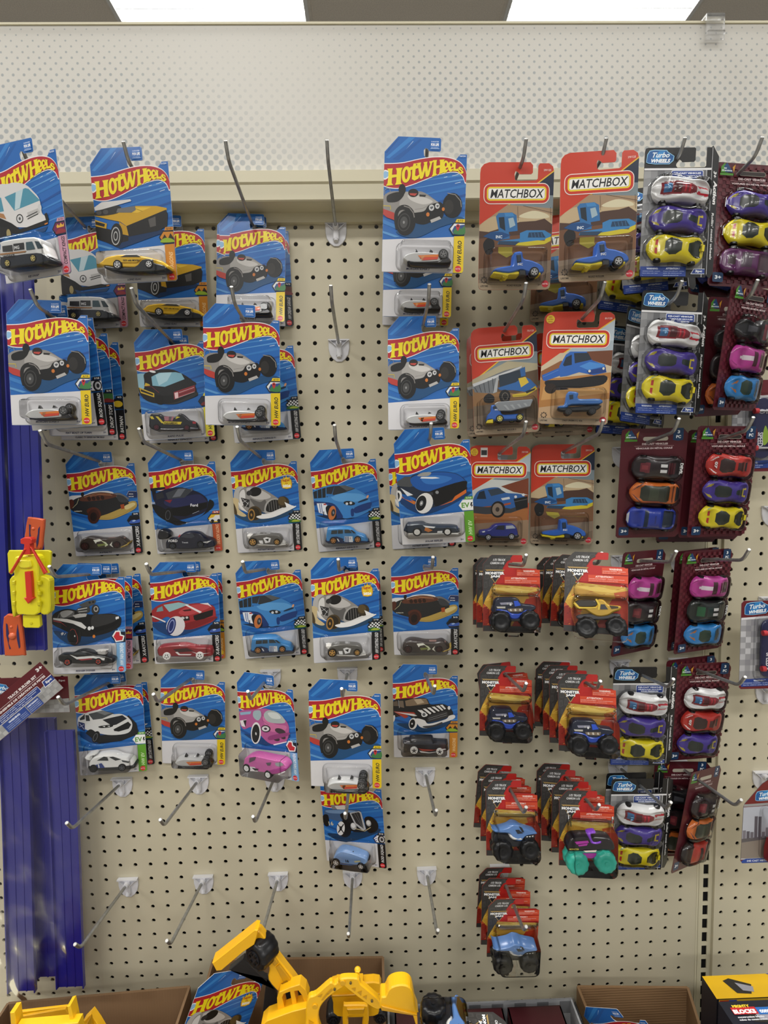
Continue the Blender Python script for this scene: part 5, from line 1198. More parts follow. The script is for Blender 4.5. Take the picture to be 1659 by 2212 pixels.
TOPC={'w':('#e2e2e2',[('#7e1f2a',[(.14,-.32),(.2,-.42),(.62,-.36),(.72,-.16),(.72,.16),(.62,.36),(.2,.42),(.14,.32)]),('#3c6fa0',[(.18,-.24),(.3,-.24),(.3,.24),(.18,.24)]),('#4a1018',[(.34,-.28),(.46,-.28),(.46,.28),(.34,.28)]),('#c02838',[(.5,-.24),(.53,-.24),(.53,.24),(.5,.24)]),('#c02838',[(.57,-.22),(.6,-.22),(.6,.22),(.57,.22)]),('#d02038',[(.72,-.2),(.98,-.3),(.98,-.12),(.76,-.08)]),('#d02038',[(.72,.2),(.98,.3),(.98,.12),(.76,.08)])]),
'p':('#43328c',[('#232a26',[(.2,-.2),(.26,-.42),(.45,-.38),(.5,-.2),(.5,.2),(.45,.38),(.26,.42),(.2,.2)]),('#1d2c28',[(.6,-.14),(.82,-.2),(.82,.2),(.6,.14)]),('#d8c42a',[(.8,-.3),(.9,-.34),(.9,.34),(.8,.3)]),('#43328c',[(.84,-.2),(.91,-.2),(.91,.2),(.84,.2)]),('#a89a2a',[(.02,.5),(.12,.35),(.16,.6),(.08,.72)]),('#a89a2a',[(.02,-.5),(.12,-.35),(.16,-.6),(.08,-.72)])]),
'y':('#dccb1e',[('#222a20',[(.28,-.3),(.36,-.62),(.46,-.58),(.54,-.3),(.54,.3),(.46,.58),(.36,.62),(.28,.3)]),('#222a20',[(.66,-.2),(.84,-.6),(.92,-.6),(.9,0),(.92,.6),(.84,.6),(.66,.2)]),('#b8342a',[(.13,-.5),(.17,-.5),(.16,-.05),(.12,-.05)]),('#b8342a',[(.12,.05),(.16,.05),(.17,.5),(.13,.5)]),('#8a9a70',[(.1,.62),(.2,.8),(.12,.8)])]),
'o':('#c8692c',[('#2d3227',[(.18,-.36),(.25,-.62),(.7,-.7),(.76,-.5),(.76,.5),(.7,.7),(.25,.62),(.18,.36)]),('#3b4233',[(.34,-.5),(.52,-.55),(.52,.55),(.34,.5)]),('#17181a',[(.9,-.7),(.98,-.7),(.98,.7),(.9,.7)]),('#3c2a40',[(.03,.3),(.2,.85),(.23,.82),(.06,.26)]),('#3c2a40',[(.03,-.3),(.2,-.85),(.23,-.82),(.06,-.26)]),('#6a3010',[(.82,-.7),(.85,-.7),(.85,.7),(.82,.7)])]),
'r':('#b02c24',[('#33201e',[(.22,-.3),(.28,-.52),(.46,-.48),(.5,-.25),(.5,.25),(.46,.48),(.28,.52),(.22,.3)]),('#45201e',[(.56,-.3),(.74,-.35),(.74,.35),(.56,.3)]),('#1c1414',[(.78,-.3),(.84,-.34),(.84,.34),(.78,.3)]),('#e6dede',[(.04,.5),(.16,.7),(.18,.6),(.08,.42)]),('#e6dede',[(.04,-.5),(.16,-.7),(.18,-.6),(.08,-.42)])]),
'm':('#b83c94',[('#4a2a30',[(.42,-.55),(.55,-.5),(.55,.5),(.42,.55)]),('#5a2838',[(.64,-.45),(.7,-.42),(.7,.42),(.64,.45)]),('#4a1c2a',[(.74,-.4),(.92,-.45),(.92,.45),(.74,.4)]),('#e6d8e2',[(.14,0),(.2,.1),(.42,.12),(.42,-.12),(.2,-.1)]),('#8c2a6e',[(.02,-.7),(.1,-.7),(.1,-.6),(.02,-.6)]),('#8c2a6e',[(.02,.7),(.1,.7),(.1,.6),(.02,.6)])]),
'l':('#2f82c8',[('#263a2c',[(.28,-.3),(.36,-.56),(.52,-.5),(.54,0),(.52,.5),(.36,.56),(.28,.3)]),('#26424e',[(.66,-.4),(.82,-.5),(.86,0),(.82,.5),(.66,.4)]),('#c07a40',[(.06,.1),(.22,.5),(.2,.2)]),('#c07a40',[(.06,-.1),(.22,-.5),(.2,-.2)])]),
'k':('#241a1d',[('#6c2630',[(.14,-.3),(.3,-.34),(.3,.34),(.14,.3)]),('#8a3a40',[(.17,-.12),(.27,-.12),(.27,.12),(.17,.12)]),('#e4e4e4',[(.5,-.3),(.64,-.3),(.64,-.04),(.5,-.04)]),('#e4e4e4',[(.5,.3),(.64,.3),(.64,.04),(.5,.04)]),('#5a262c',[(.66,-.4),(.84,-.42),(.84,.42),(.66,.4)]),('#3a1418',[(.7,-.4),(.72,-.4),(.72,.4),(.7,.4)]),('#3a1418',[(.77,-.4),(.79,-.4),(.79,.4),(.77,.4)])]),
'g':('#18201e',[('#1e5a38',[(.16,-.34),(.32,-.34),(.32,.34),(.16,.34)]),('#223430',[(.36,-.36),(.5,-.36),(.5,.36),(.36,.36)]),('#e4e4e4',[(.52,-.3),(.66,-.3),(.66,-.04),(.52,-.04)]),('#e4e4e4',[(.52,.3),(.66,.3),(.66,.04),(.52,.04)])]),
'b':('#20379a',[('#1b2a40',[(.32,-.75),(.38,-.7),(.38,.7),(.32,.75)]),('#18283c',[(.72,-.72),(.95,-.72),(.95,.72),(.72,.72)]),('#c8ccd0',[(0,-.8),(.03,-.8),(.03,.8),(0,.8)]),('#1a2a78',[(.5,-.3),(.53,-.3),(.53,.3),(.5,.3)])]),
'q':('#5a2458',[('#3c2a30',[(.1,-.3),(.24,-.3),(.24,.3),(.1,.3)]),('#4a3848',[(.34,-.55),(.5,-.55),(.5,.55),(.34,.55)]),('#4a2e3c',[(.62,-.6),(.94,-.6),(.94,.6),(.62,.6)])]),
'x':('#1c1c1f',[('#4a4a50',[(.2,-.3),(.4,-.3),(.4,.3),(.2,.3)]),('#8c2a3a',[(.66,-.6),(.8,-.6),(.8,.6),(.66,.6)]),('#c8c8cc',[(.8,-.5),(.95,-.2),(.95,.2),(.8,.5)])]),
'u':('#a83228',[('#1c1416',[(0,-1),(.22,-1),(.22,1),(0,1)]),('#22201e',[(.42,-.6),(.54,-.6),(.54,.6),(.42,.6)]),('#22201e',[(.72,-.6),(.8,-.6),(.8,.6),(.72,.6)])])}
def inpoly(x,y,p):
    c=False
    for i in range(len(p)):
        a,b=p[i],p[i-1]
        if (a[1]>y)!=(b[1]>y) and x<(b[0]-a[0])*(y-a[1])/(b[1]-a[1])+a[0]: c=not c
    return c
TOPM={}
def topmesh(kind,grow=0,L=74,Wd=35.5):
    NS,NT=(66,34) if not grow else (26,14); W=topshape(kind if not grow else 'y'); L+=2*grow; mb=MB()
    def ww(s):
        x=s*8; i=min(7,int(x)); f=x-i; base=W[i]*(1-f)+W[i+1]*f; end=min(1,(1-abs(2*s-1)**9)**.5 if s not in(0,1) else .35)
        return (Wd/2*base*max(.35,end)+grow)
    vs=[]
    for i in range(NS+1):
        s=i/NS
        for j in range(NT+1):
            t=-1+2*j/NT; h=toph(kind if not grow else 'y',s,t)*(1 if not grow else 1)+ (grow*1.2 if grow else 0)
            if abs(t)>.999 or i in(0,NS): h=.5 if grow else 1.5
            elif grow: h=max(h,6)
            tt=math.copysign(abs(t)**.8,t); vs.append(((s-.5)*L*1e-3,-h*1e-3-(0 if grow else .001),tt*ww(s)*1e-3))
    base,reg=TOPC[kind]
    for i in range(NS):
        for j in range(NT):
            s=(i+.5)/NS; t=-1+2*(j+.5)/NT; c=base
            if not grow:
                for col,p in reg:
                    if inpoly(s,t,p): c=col
            q=i*(NT+1)+j; mb.f.append([q,q+NT+1,q+NT+2,q+1]); mb.c.append(lin(c)); mb.sm.append(True)
    mb.v=vs
    if not grow:
        for sx in(.2,.8):
            for z in(-1,1): mb.cyl(((sx-.5)*L*1e-3,-.0055,z*Wd*.47*1e-3-.0015),(0,0,1),.0048,.003,'#151517',16)
        if kind in 'kg': mb.k=0; mb.v,mb.f,mb.c,mb.sm=mb.v,mb.f,mb.c,mb.sm; text(mb,'DEVIL',30,9,4.6,'#e6e6e6',w=17,rot=-90,bold=.04,Y=-11.6)
        if kind=='r': text(mb,'07',-30,5,5,'#f0eaea',w=10,rot=-90,bold=.05,Y=-11.8)
        if kind=='w': text(mb,'16',-21,3.4,4.2,'#7fb0d8',w=7,rot=-90,bold=.04,Y=-17.2)
        if kind=='y': mb.box(.0305,.034,-.0115,-.0085,-.002,.006,'#dccb1e')
    return mb
# ---------- card outlines (mm)
OUT={'hw':[(3,0),(101.5,0),(104,2.5),(104,145.5),(95.5,145.5),(90.5,139.6),(59,139.6),(52.5,140.5),(50,143.5),(49.5,149.5),(51.5,152),(54.5,151),(56,148.5),(69.5,148),(71,149.5),(71,163),(69.5,164.6),(17,165.8),(0,147),(0,3),(1,.8)],
'mb':[(6,0),(92,0),(96,1.5),(98,6),(98,150),(96.5,156),(91,160),(79,160),(76.8,157),(76.5,141),(74,139),(49,138.5),(46.5,140),(45.8,147),(47,150.5),(50,149),(52.5,146.5),(68,146.5),(70,148.5),(70,157.5),(66.5,161.5),(12,161.8),(5,159.5),(1,155),(0,148),(0,6),(1.5,1.5)],
'mj':[(0,0),(79,0),(79.5,80),(78.5,85.5),(74,88.5),(37,89.5),(35.5,90.5),(35.5,95),(38,97.3),(54,97.3),(55,98.5),(55.3,106),(54,107.3),(12.5,107.3),(9.5,105),(0,94)],
'tw':[(2.5,0),(86,0),(86,166),(79.5,166),(79.5,143),(77.5,141),(43,140.5),(41,143),(41.5,149),(44,151.5),(47,150),(49,147.5),(64,148),(65.5,150),(65.5,164.5),(64,166),(5,166),(1.5,165),(.3,161),(0,3)],
'mr':[(3,0),(90,0),(95,5),(96,8),(98,157),(90,165.5),(5,166),(1,164),(0,160),(0,3)]}
BG='#1f66b4'
def hw_base(mb):
    o=OUT['hw']; card_body(mb,o)
    mb.layer([p for p in inset(o,.15)],BG)
    for a,b,c,d,col in ((0,147,17,165.5,'#2c79c6'),):
        mb.layer([(2,140),(30,164.8),(38,164.6),(6,139)],'#3683cc'); mb.layer([(1,146),(14,161),(20,165),(3,145)],'#1858a2')
        mb.layer([(10,138),(44,163),(47,162),(18,137)],'#1a5ba6'); mb.layer([(27,150),(36,160),(35.5,160.2)],'#cfe4f4')
    for y0,y1,w,col in((123,112,3,'#3f86cc'),(117,104,2,'#5c9ad6'),(110,94,4,'#2f77c0'),(98,80,3,'#174f98'),(88,74,2.5,'#3a80c6'),(80,64,3,'#1a559e'),(70,60,2,'#4a8ccc'),(128,121,1.5,'#174f98')):
        mb.layer(clip([(104,y0),(104,y0-w),(40,y1-w*.3),(30,y1-2)],0,104,45,146),col)
    for x,y,l in((58,119,5),(68,121,3),(76,117,4),(86,119,8),(90,110,7),(52,115,2)):
        mb.layer([(x,y),(x+l,y+l*.22),(x+l,y+l*.22+.7),(x,y+.5)],'#dcebf6')
    for y0,w,col in((60,5,'#3a7cc0'),(52,4,'#2868b0'),(68,3,'#174c90'),(48,3,'#5a95cc')):
        mb.layer([(0,y0),(0,y0+w),(40,y0-w-6),(36,y0-w-9)] if y0-w-9>41 else [(0,y0),(0,y0+w),(22,44),(16,43)],col)
    # white lower field, series strip
    mb.layer([(.3,.5),(91,.5),(91,45),(0.2,40)],'#d9d8db')
    # name band (flame logo)
    top=smooth_open([(0,132),(14,132.5),(26,134),(42,137.8),(58,140.6),(72,141.3),(84,140),(95,135.6),(101.5,128.5),(104,121.5)])
    bot=smooth_open([(0,106),(8,103.8),(20,103.6),(36,108),(52,114.4),(66,119.8),(78,123),(88,124.3),(95,122.8),(100,118.5),(102.6,111.5)])
    b2=[(104,114)]
    def band(g,col): 
        mb.layer([(max(0,min(104,x)),y+g) for x,y in top]+[(min(104,103.7+g*.1),112-g*2)]+[(max(0,x-(g*.4 if x>90 else 0)),y-g) for x,y in bot[::-1]],col)
    band(1.0,'#f4f2f2'); band(0,'#b3222c')
    mb.layer(smooth([(0,124),(4,124.5),(7,122.5),(7.4,119),(5,115),(0,113.5)]),'#f4f2f2'); mb.layer(smooth([(0,122.8),(4,122.8),(6.2,121),(6,118.5),(3.5,115.8),(0,115)]),'#8fbce2')
    logo(mb)
    text(mb,'3+',84,3.2,2.6,'#23306a',w=4.2,bold=.02)
    mb.layer([(58,150.2),(68.4,150.2),(68.4,160.5),(58,160.5)],'#2b6fbf')
    text(mb,'GUARANTEED',58.4,159,1.4,'#e8f0fa',w=9.6,bold=.01); text(mb,'FOR LIFE',58.2,154.4,3.4,'#ffffff',w=10,bold=.04); text(mb,'MATERIALS',58.6,152,1.1,'#d0e0f4',w=9,bold=.0)
    mb.layer([(57.6,151.1),(69,151.1),(69,151.5),(57.6,151.5)],'#d0e0f4')
def smooth_open(p,k=5):
    q=[p[0]]+p+[p[-1]]; o=[]
    for i in range(1,len(q)-2):
        for j in range(k):
            t=j/k; a=[]
            for d in(0,1):
                p0,p1,p2,p3=q[i-1][d],q[i][d],q[i+1][d],q[i+2][d]; a.append(.5*(2*p1+(p2-p0)*t+(2*p0-5*p1+4*p2-p3)*t*t+(3*p1-p0-3*p2+p3)*t**3))
            o.append(tuple(a))
    o.append(p[-1]); return o
# letters of the curved name, drawn in a unit box and warped between two curves
LG={'H':[(0,1),(.36,1),(.33,.86),(.32,.62),(.62,.62),(.62,.84),(.56,1),(1,1),(.93,.86),(.9,.5),(.9,.12),(.98,0),(.52,0),(.6,.14),(.61,.46),(.32,.44),(.31,.12),(.42,0),(-.06,0),(.04,.14),(.08,.5),(.08,.84)],
'O':'O','T':[(.02,.86),(.3,.88),(.36,1.04),(.62,1.02),(.58,.88),(1.02,.96),(.9,.7),(.56,.68),(.52,.28),(.66,.2),(1.0,.3),(.84,.02),(.5,-.04),(.24,.1),(.26,.68),(.0,.66)],
'W':[(-.02,1),(.26,1.02),(.24,.84),(.34,.34),(.46,.86),(.42,1),(.66,1),(.63,.86),(.7,.36),(.82,.8),(.76,1),(1.04,1),(.94,.84),(.8,.1),(.72,-.04),(.58,0),(.52,.42),(.42,.02),(.34,-.06),(.22,0),(.08,.82)],
'L':[(0,1.0),(.5,1),(.4,.84),(.38,.26),(.66,.28),(.86,.42),(.98,.0),(-.04,0),(.08,.14),(.1,.84)],
'e':'e','s':[(.95,.72),(.7,1),(.3,1),(.04,.74),(.12,.5),(.5,.38),(.62,.26),(.5,.16),(.3,.2),(.12,.36),(.0,.1),(.26,-.04),(.7,-.02),(1,.2),(.96,.46),(.6,.6),(.42,.68),(.44,.8),(.62,.82),(.78,.64)]}
def logo(mb):
    spec=[('H',4,23.5,127.5,129,104.6,107),('O',22.5,34,130,131.5,107.2,110.5),('T',32,46,132.5,135,110,114.5),('W',41,61.5,134.6,137.8,112.6,119),('H',61,76,138.6,139.6,116.6,122.4),('e',73.4,81.5,138,138,121,123.5),('e',80.6,88,137.6,136,123,124.6),('L',87,94.6,136.8,133.6,124.6,124.2),('s',93.4,100.2,131.8,129,122.6,121)]
    for pas in(0,1):
        col=('#3a1010','#f2dc1e')[pas]; off=(.35,-.35) if pas==0 else (0,0)
        for g,x0,x1,tl,tr,bl,br in spec:
            def wp(p):
                x,y=p; y=.05+.9*y; return (x0+(x1-x0)*x+off[0],(bl+(br-bl)*x)+((tl+(tr-tl)*x)-(bl+(br-bl)*x))*y+off[1])
            if g=='O':
                a=[wp((.5+.5*math.cos(t),.5+.5*math.sin(t))) for t in [2*math.pi*i/28 for i in range(28)]]; b=[wp((.5+.17*math.cos(t),.5+.3*math.sin(t))) for t in [2*math.pi*i/28 for i in range(28)]]; ringpoly(mb,a,b,col)
            elif g=='e':
                a=[wp((.5+.52*math.cos(t),.5+.52*math.sin(t))) for t in [2*math.pi*i/28 for i in range(28)]]; b=[wp((.52+.16*math.cos(t),.66+.16*math.sin(t))) for t in [2*math.pi*i/28 for i in range(28)]]; ringpoly(mb,a,b,col)
                if pas: mb.layer([wp(p) for p in((.5,.34),(1.06,.44),(1.04,.28),(.6,.2))],'#b3222c')
            else: mb.layer([wp(p) for p in LG[g]],col)
def ringpoly(mb,a,b,col):
    mb.k+=1; y=(-.3-mb.k*.012)*1e-3; n=len(a); vs=[(p[0]*1e-3,y,p[1]*1e-3) for p in a+b]; mb.add(vs,[(i,(i+1)%n,n+(i+1)%n,n+i) for i in range(n)],col)
def card_body(mb,o,edge='#cfcfcf'):
    n=len(o); vs=[(p[0]*1e-3,y*1e-3,p[1]*1e-3) for y in(-.25,.25) for p in o]
    mb.add(vs,[(i,n+i,n+(i+1)%n,(i+1)%n) for i in range(n)],edge)
    mb.flat(o,-.25,edge); b=len(mb.f); mb.flat(o,.25,'#b8b4ac')
    for i in range(b,len(mb.f)): mb.f[i]=mb.f[i][::-1]
SER={'morgan':('HW EURO','#e6c619','#1c1c1c','6/10','#2a4a78','MORGAN SUPER 3','158/250'),'blankeuro':('HW EURO','#e6c619','#1c1c1c','6/10','#2a4a78','MORGAN SUPER 3','158/250'),
'kei':('COMPACT KINGS','#c493a6','#2a1420','3/10','#4d1638','KEI SWAP','92/250'),'wagon':('WAGONS','#c98426','#e8c48c','5/10','#c98426','LONG GLAC','31/250'),
'medic':('HW METRO','#e0d23a','#1c1c1c','3/10','#2a2a3a','RAPID PULSE','10/250'),'stealth':('X-RAYCERS','#121214','#d8d8d8','3/5','#121214','X-STEALTH','36/250'),
'ford':("TRUCKIN' ALONG",'#b8542e','#e8b48c','5/5','#c83c28','FORD F-150 LIGHTNING SUPERTRUCK','16/250'),'boost':('HW STARTING GRID','#121214','#d8d8d8','1/10','#c8c8c8','INSTANT BOOST','22/250'),
'espace':('HW STARTING GRID','#121214','#c8c8c8','6/10','#c8c8c8','RENAULT ESPACE F1','98/250'),'solar':('HW EV','#62a02e','#cfe8b0','1/10','#e8e8e8','SOLAR REFLEX','7/250'),
'dodger':('HW FAN DRIVEN','#7fb0dc','#e8f2fa','2/5','#d8d8d8','RODGER DODGER','16/250'),'red':('X-RAYCERS','#121214','#d8d8d8','5/5','#121214','','40/250'),
'mache':('HW EV','#62a02e','#cfe8b0','2/10','#e8e8e8','','6/250'),'pink':('HW FAN DRIVEN','#7fb0dc','#e8f2fa','3/5','#d8d8d8','','8/250'),'nomad':('WAGONS','#c98426','#e8c48c','4/10','#c98426','','181/250'),
'hotrod':('ROD SQUAD','#121214','#d8d8d8','5/10','#c8c8c8','','60/250'),'garage':('HW DREAM GARAGE','#121214','#c8c8c8','4/5','#5a2a18','','44/250'),'rod':('ROD SQUAD','#121214','#d8d8d8','3/10','#c8c8c8','','12/250'),
'drop':('DROP TOPS','#121214','#d8d8d8','5/5','#3a6a3a','FIAT BEAST OF TURIN','57/250'),'bat':('BATMAN','#121214','#d8d8d8','4/5','#c8a82a','CLASSIC TV SERIES BATMOBILE','144/250')}
def hw_card(art):
    mb=MB(); hw_base(mb); S,sc,tc,num,ic,nm,cn=SER[art]
    doart(mb,ART[art][0],(0,104,36,140))
    mb.layer([(91,.5),(102,.5),(104,2.5),(104,46),(91,45.5)],sc)
    text(mb,S,101.2,11,5.4,tc,w=min(33,4.1*len(S)),rot=90,shear=.18,bold=.03)
    mb.layer(ell(97.4,5.4,4,4),'#d8323a'); text(mb,'MATTEL',94.2,4.6,1.7,'#f6d8d8',w=6.4,bold=.02)
    # series badge
    hexa=[(84,54.5),(89,46.8),(104,46.8),(104,62),(90,62.4)]
    mb.layer(hexa,'#16202c' if ic!='#e8e8e8' else '#e8ecea'); h2=[(85.6,54.5),(89.9,48.2),(104,48.2),(104,60.8),(90.8,61)]
    mb.layer([(92,62.6),(104,62.6),(104,66.6),(93.8,66.6)],sc if sc not in('#121214',) else '#121214'); text(mb,num,95,63.4,2.4,'#f0f0f0' if sc in('#121214','#b8542e','#62a02e') else '#1a1a1a',w=7,bold=.02)
    if art in('morgan','blankeuro'):
        mb.layer(h2,'#dfe3e6'); mb.layer([(88,52),(91,58),(104,60),(104,48.2),(90,48.2)],'#2c4c86'); mb.layer(smooth([(90,49),(94,56),(100,55),(104,58),(104,48.2)]),'#3e7a44'); mb.layer(smooth([(93,58),(95.5,60.5),(98,58),(95.4,52)]),'#c02c30'); mb.layer(ell(95.5,58,1.1,1.1),'#1a1a1a')
    elif art in('boost','espace'):
        mb.layer(h2,'#f0f0f0')
        for i in range(7):
            for j in range(5):
                if (i+j)%2==0: x=86+i*2.6; y=50+j*2.5+i*.3; mb.layer([(min(104,max(86,q)),z) for q,z in((x,y),(x+2.6,y+.3),(x+2.6,y+2.8),(x,y+2.5))],'#141414')
        mb.layer(smooth([(85,49.5),(92,53),(99,52),(104,50),(104,47.4),(88,47)]),'#2e6a2c'); mb.layer(smooth([(90,48.6),(94,51.4),(100,51),(103,48.6)]),'#a8b43a')
    elif art in('solar','mache'): mb.layer(h2,'#f2f4f0'); text(mb,'EV',88,50.6,7.4,'#5c9a30',w=11,bold=.03); mb.layer([(101,58),(103.4,58),(102,54.4),(104,54.4),(100.4,49.6),(101.6,53.2),(99.8,53.2)],'#1a1a1a')
    elif art in('wagon','nomad'): mb.layer(h2,'#c98426'); mb.layer([(87,50),(92,58),(96,52),(100,59),(104,53),(104,49)],'#2a2018'); mb.layer(smooth([(86,50),(92,53.4),(100,52.6),(104,50),(104,48),(88,48)]),'#8fae2c')
    elif art=='kei': mb.layer(h2,'#6a1c4c'); mb.layer([(91,57),(93,59.6),(95.5,57.2),(98,60.4),(100.5,57.4),(103,59.6),(102.4,55.6),(92,55)],'#d8a83a'); mb.layer(smooth([(89,50),(94,53.6),(100,53.2),(104,51),(103,48.8),(90,48.6)]),'#8c2c34')
    elif art in('stealth','red'): mb.layer(h2,'#101216'); mb.layer(smooth([(87,51),(92,55),(98,54.4),(104,55.6),(104,51),(98,49.6),(90,49.4)]),'#3c5cae'); mb.layer(smooth([(92,53),(95,55),(98,54),(95,52)]),'#9cb8e4')
    elif art in('dodger','pink'): mb.layer([(85,56),(90,64),(97,64),(98,58),(103,56),(101,48),(90,46.5),(88,52)],'#e8e8e8'); mb.layer([(87,55),(91,62),(95.6,62),(96,56.4),(101,55),(99.4,49.4),(91,48.6)],'#c02c34')
    elif art=='ford': mb.layer(h2,'#e2b82a'); mb.layer([(86,50),(88,55),(94,56),(97,59.6),(104,59.6),(104,50)],'#dedede'); mb.layer(ell(92,50.4,2.6,2.6),'#1a1a1a'); mb.layer(ell(102,50.4,2.6,2.6),'#1a1a1a')
    elif art in('hotrod','rod'):
        mb.layer(h2,'#e6e6ea'); mb.layer(ell(98.4,54.4,6.2,7.6),'#1a1a1c'); mb.layer(ell(99,54.4,4.2,5.4),'#b8b8bc'); mb.layer(ell(99.2,54.4,2.2,3),'#2a2a2e')
        for i in range(6): mb.layer(ell(87+i%2*2.6,49+i*2.1,1.1,.9,30*i),'#2c3c90')
    elif art=='bat': mb.layer(h2,'#141416'); mb.layer(ell(95.5,54.5,7.6,4.8),'#d8b62c')
    else: mb.layer(h2,ic); mb.layer(smooth([(88,50),(94,54),(104,52),(104,48.5),(90,48.4)]),'#7a2c2c')
    if nm: text(mb,nm,46,3,2.6,'#1c2450',w=min(46,len(nm)*2.1),shear=.2,bold=.02,cx=True)
    text(mb,cn,94.6,141.6,2,'#dfeaf6',w=7.6,bold=.02)
    return mb
def mb_card(art):
    mb=MB(); o=OUT['mb']; card_body(mb,o,'#b8aa98'); n=inset(o,.15)
    mb.layer(n,'#c8391f')
    mb.layer(clip(n,60,98,118,165) if False else [(98,150),(98,110),(60,118),(97.6,150.5)],'#14233c' if art in('roller','dump') else '#c8d4dc')
    mb.layer([(0.2,82),(98,151.5),(98,149.6),(0.2,79.8)],'#e8b82e')
    mb.layer([(0.2,79.8),(98,149.6),(98,100),(0.2,60)],'#14233c' if art in('roller','dump') else '#b8c4cc')
    mb.layer([(0.2,79.8),(60,122),(98,120),(98,70),(0.2,60)],'#7d8a90' if art!='unimog' else '#a8b4bc')
    # open sky notch stays clear of the hang slot
    doart(mb,ART[art][0],(.3,97.7,3,138))
    mb.layer([(0.3,6),(1.8,1.8),(6,.3),(92,.3),(96,1.8),(97.7,6),(97.7,9),(.3,9)],'#a8957c')
    for g,c in((0,'#f2e6e0'),(1,'#c8331e'),(4.4,'#f0d428'),(6,'#b7a52a'),(6.4,'#f4f2ee')):
        mb.layer(rrect(5+g,109.5+g,93-g,135.5-g,max(1,9-g),5),c)
    text(mb,'MATCHBOX',14,117,11,'#141416',w=70,shear=.16,bold=.015)
    text(mb,'29/125' if art in('roller',) else '75/125' if art=='dump' else '81/125' if art=='unimog' else '33/125',84,150,2.6,'#f2d8d0',w=10,bold=.02)
    mb.layer(ell(91,7.5,4.6,4.6),'#cc2f3c'); text(mb,'MATTEL',87.4,6.6,1.9,'#f8dcdc',w=7.4,bold=.02)
    for i in range(8):
        a=i*math.pi/4; mb.layer(ell(8+3.6*math.cos(a),13+3.6*math.sin(a),1.1,1.1,n=8),'#3c342c')
    text(mb,'LIFETIME',3,4,2.2,'#3c342c',w=10.5,bold=.02)
    text(mb,{'roller':'ROAD ROLLER','dump':'MBX FAST HAULER II','unimog':'1963 UNIMOG 406','rav':'1997 TOYOTA RAV4 SUMMIT'}[art],49,4.4,2.5,'#3a3028',w={'roller':20,'dump':28,'unimog':28,'rav':36}[art],bold=.02,cx=True)
    text(mb,'3+',81,5,2.6,'#5a4c40',w=4,bold=.02)
    if art in('unimog','rav'):
        mb.layer(ell(9,151,6,6),'#e8c62e')
        for k,s in enumerate(('NEW','NOUVEAU','2026')): text(mb,s,9,153-k*3.2,2.1,'#a82c1c',w=(5,8.4,6.4)[k],bold=.02,cx=True)
    if art=='rav': mb.layer([(19,143),(30,143),(30,158),(19,158)],'#e8e0dc'); mb.layer([(20,146),(29,146),(29,154),(20,154)],'#3a3a3c')
    return mb
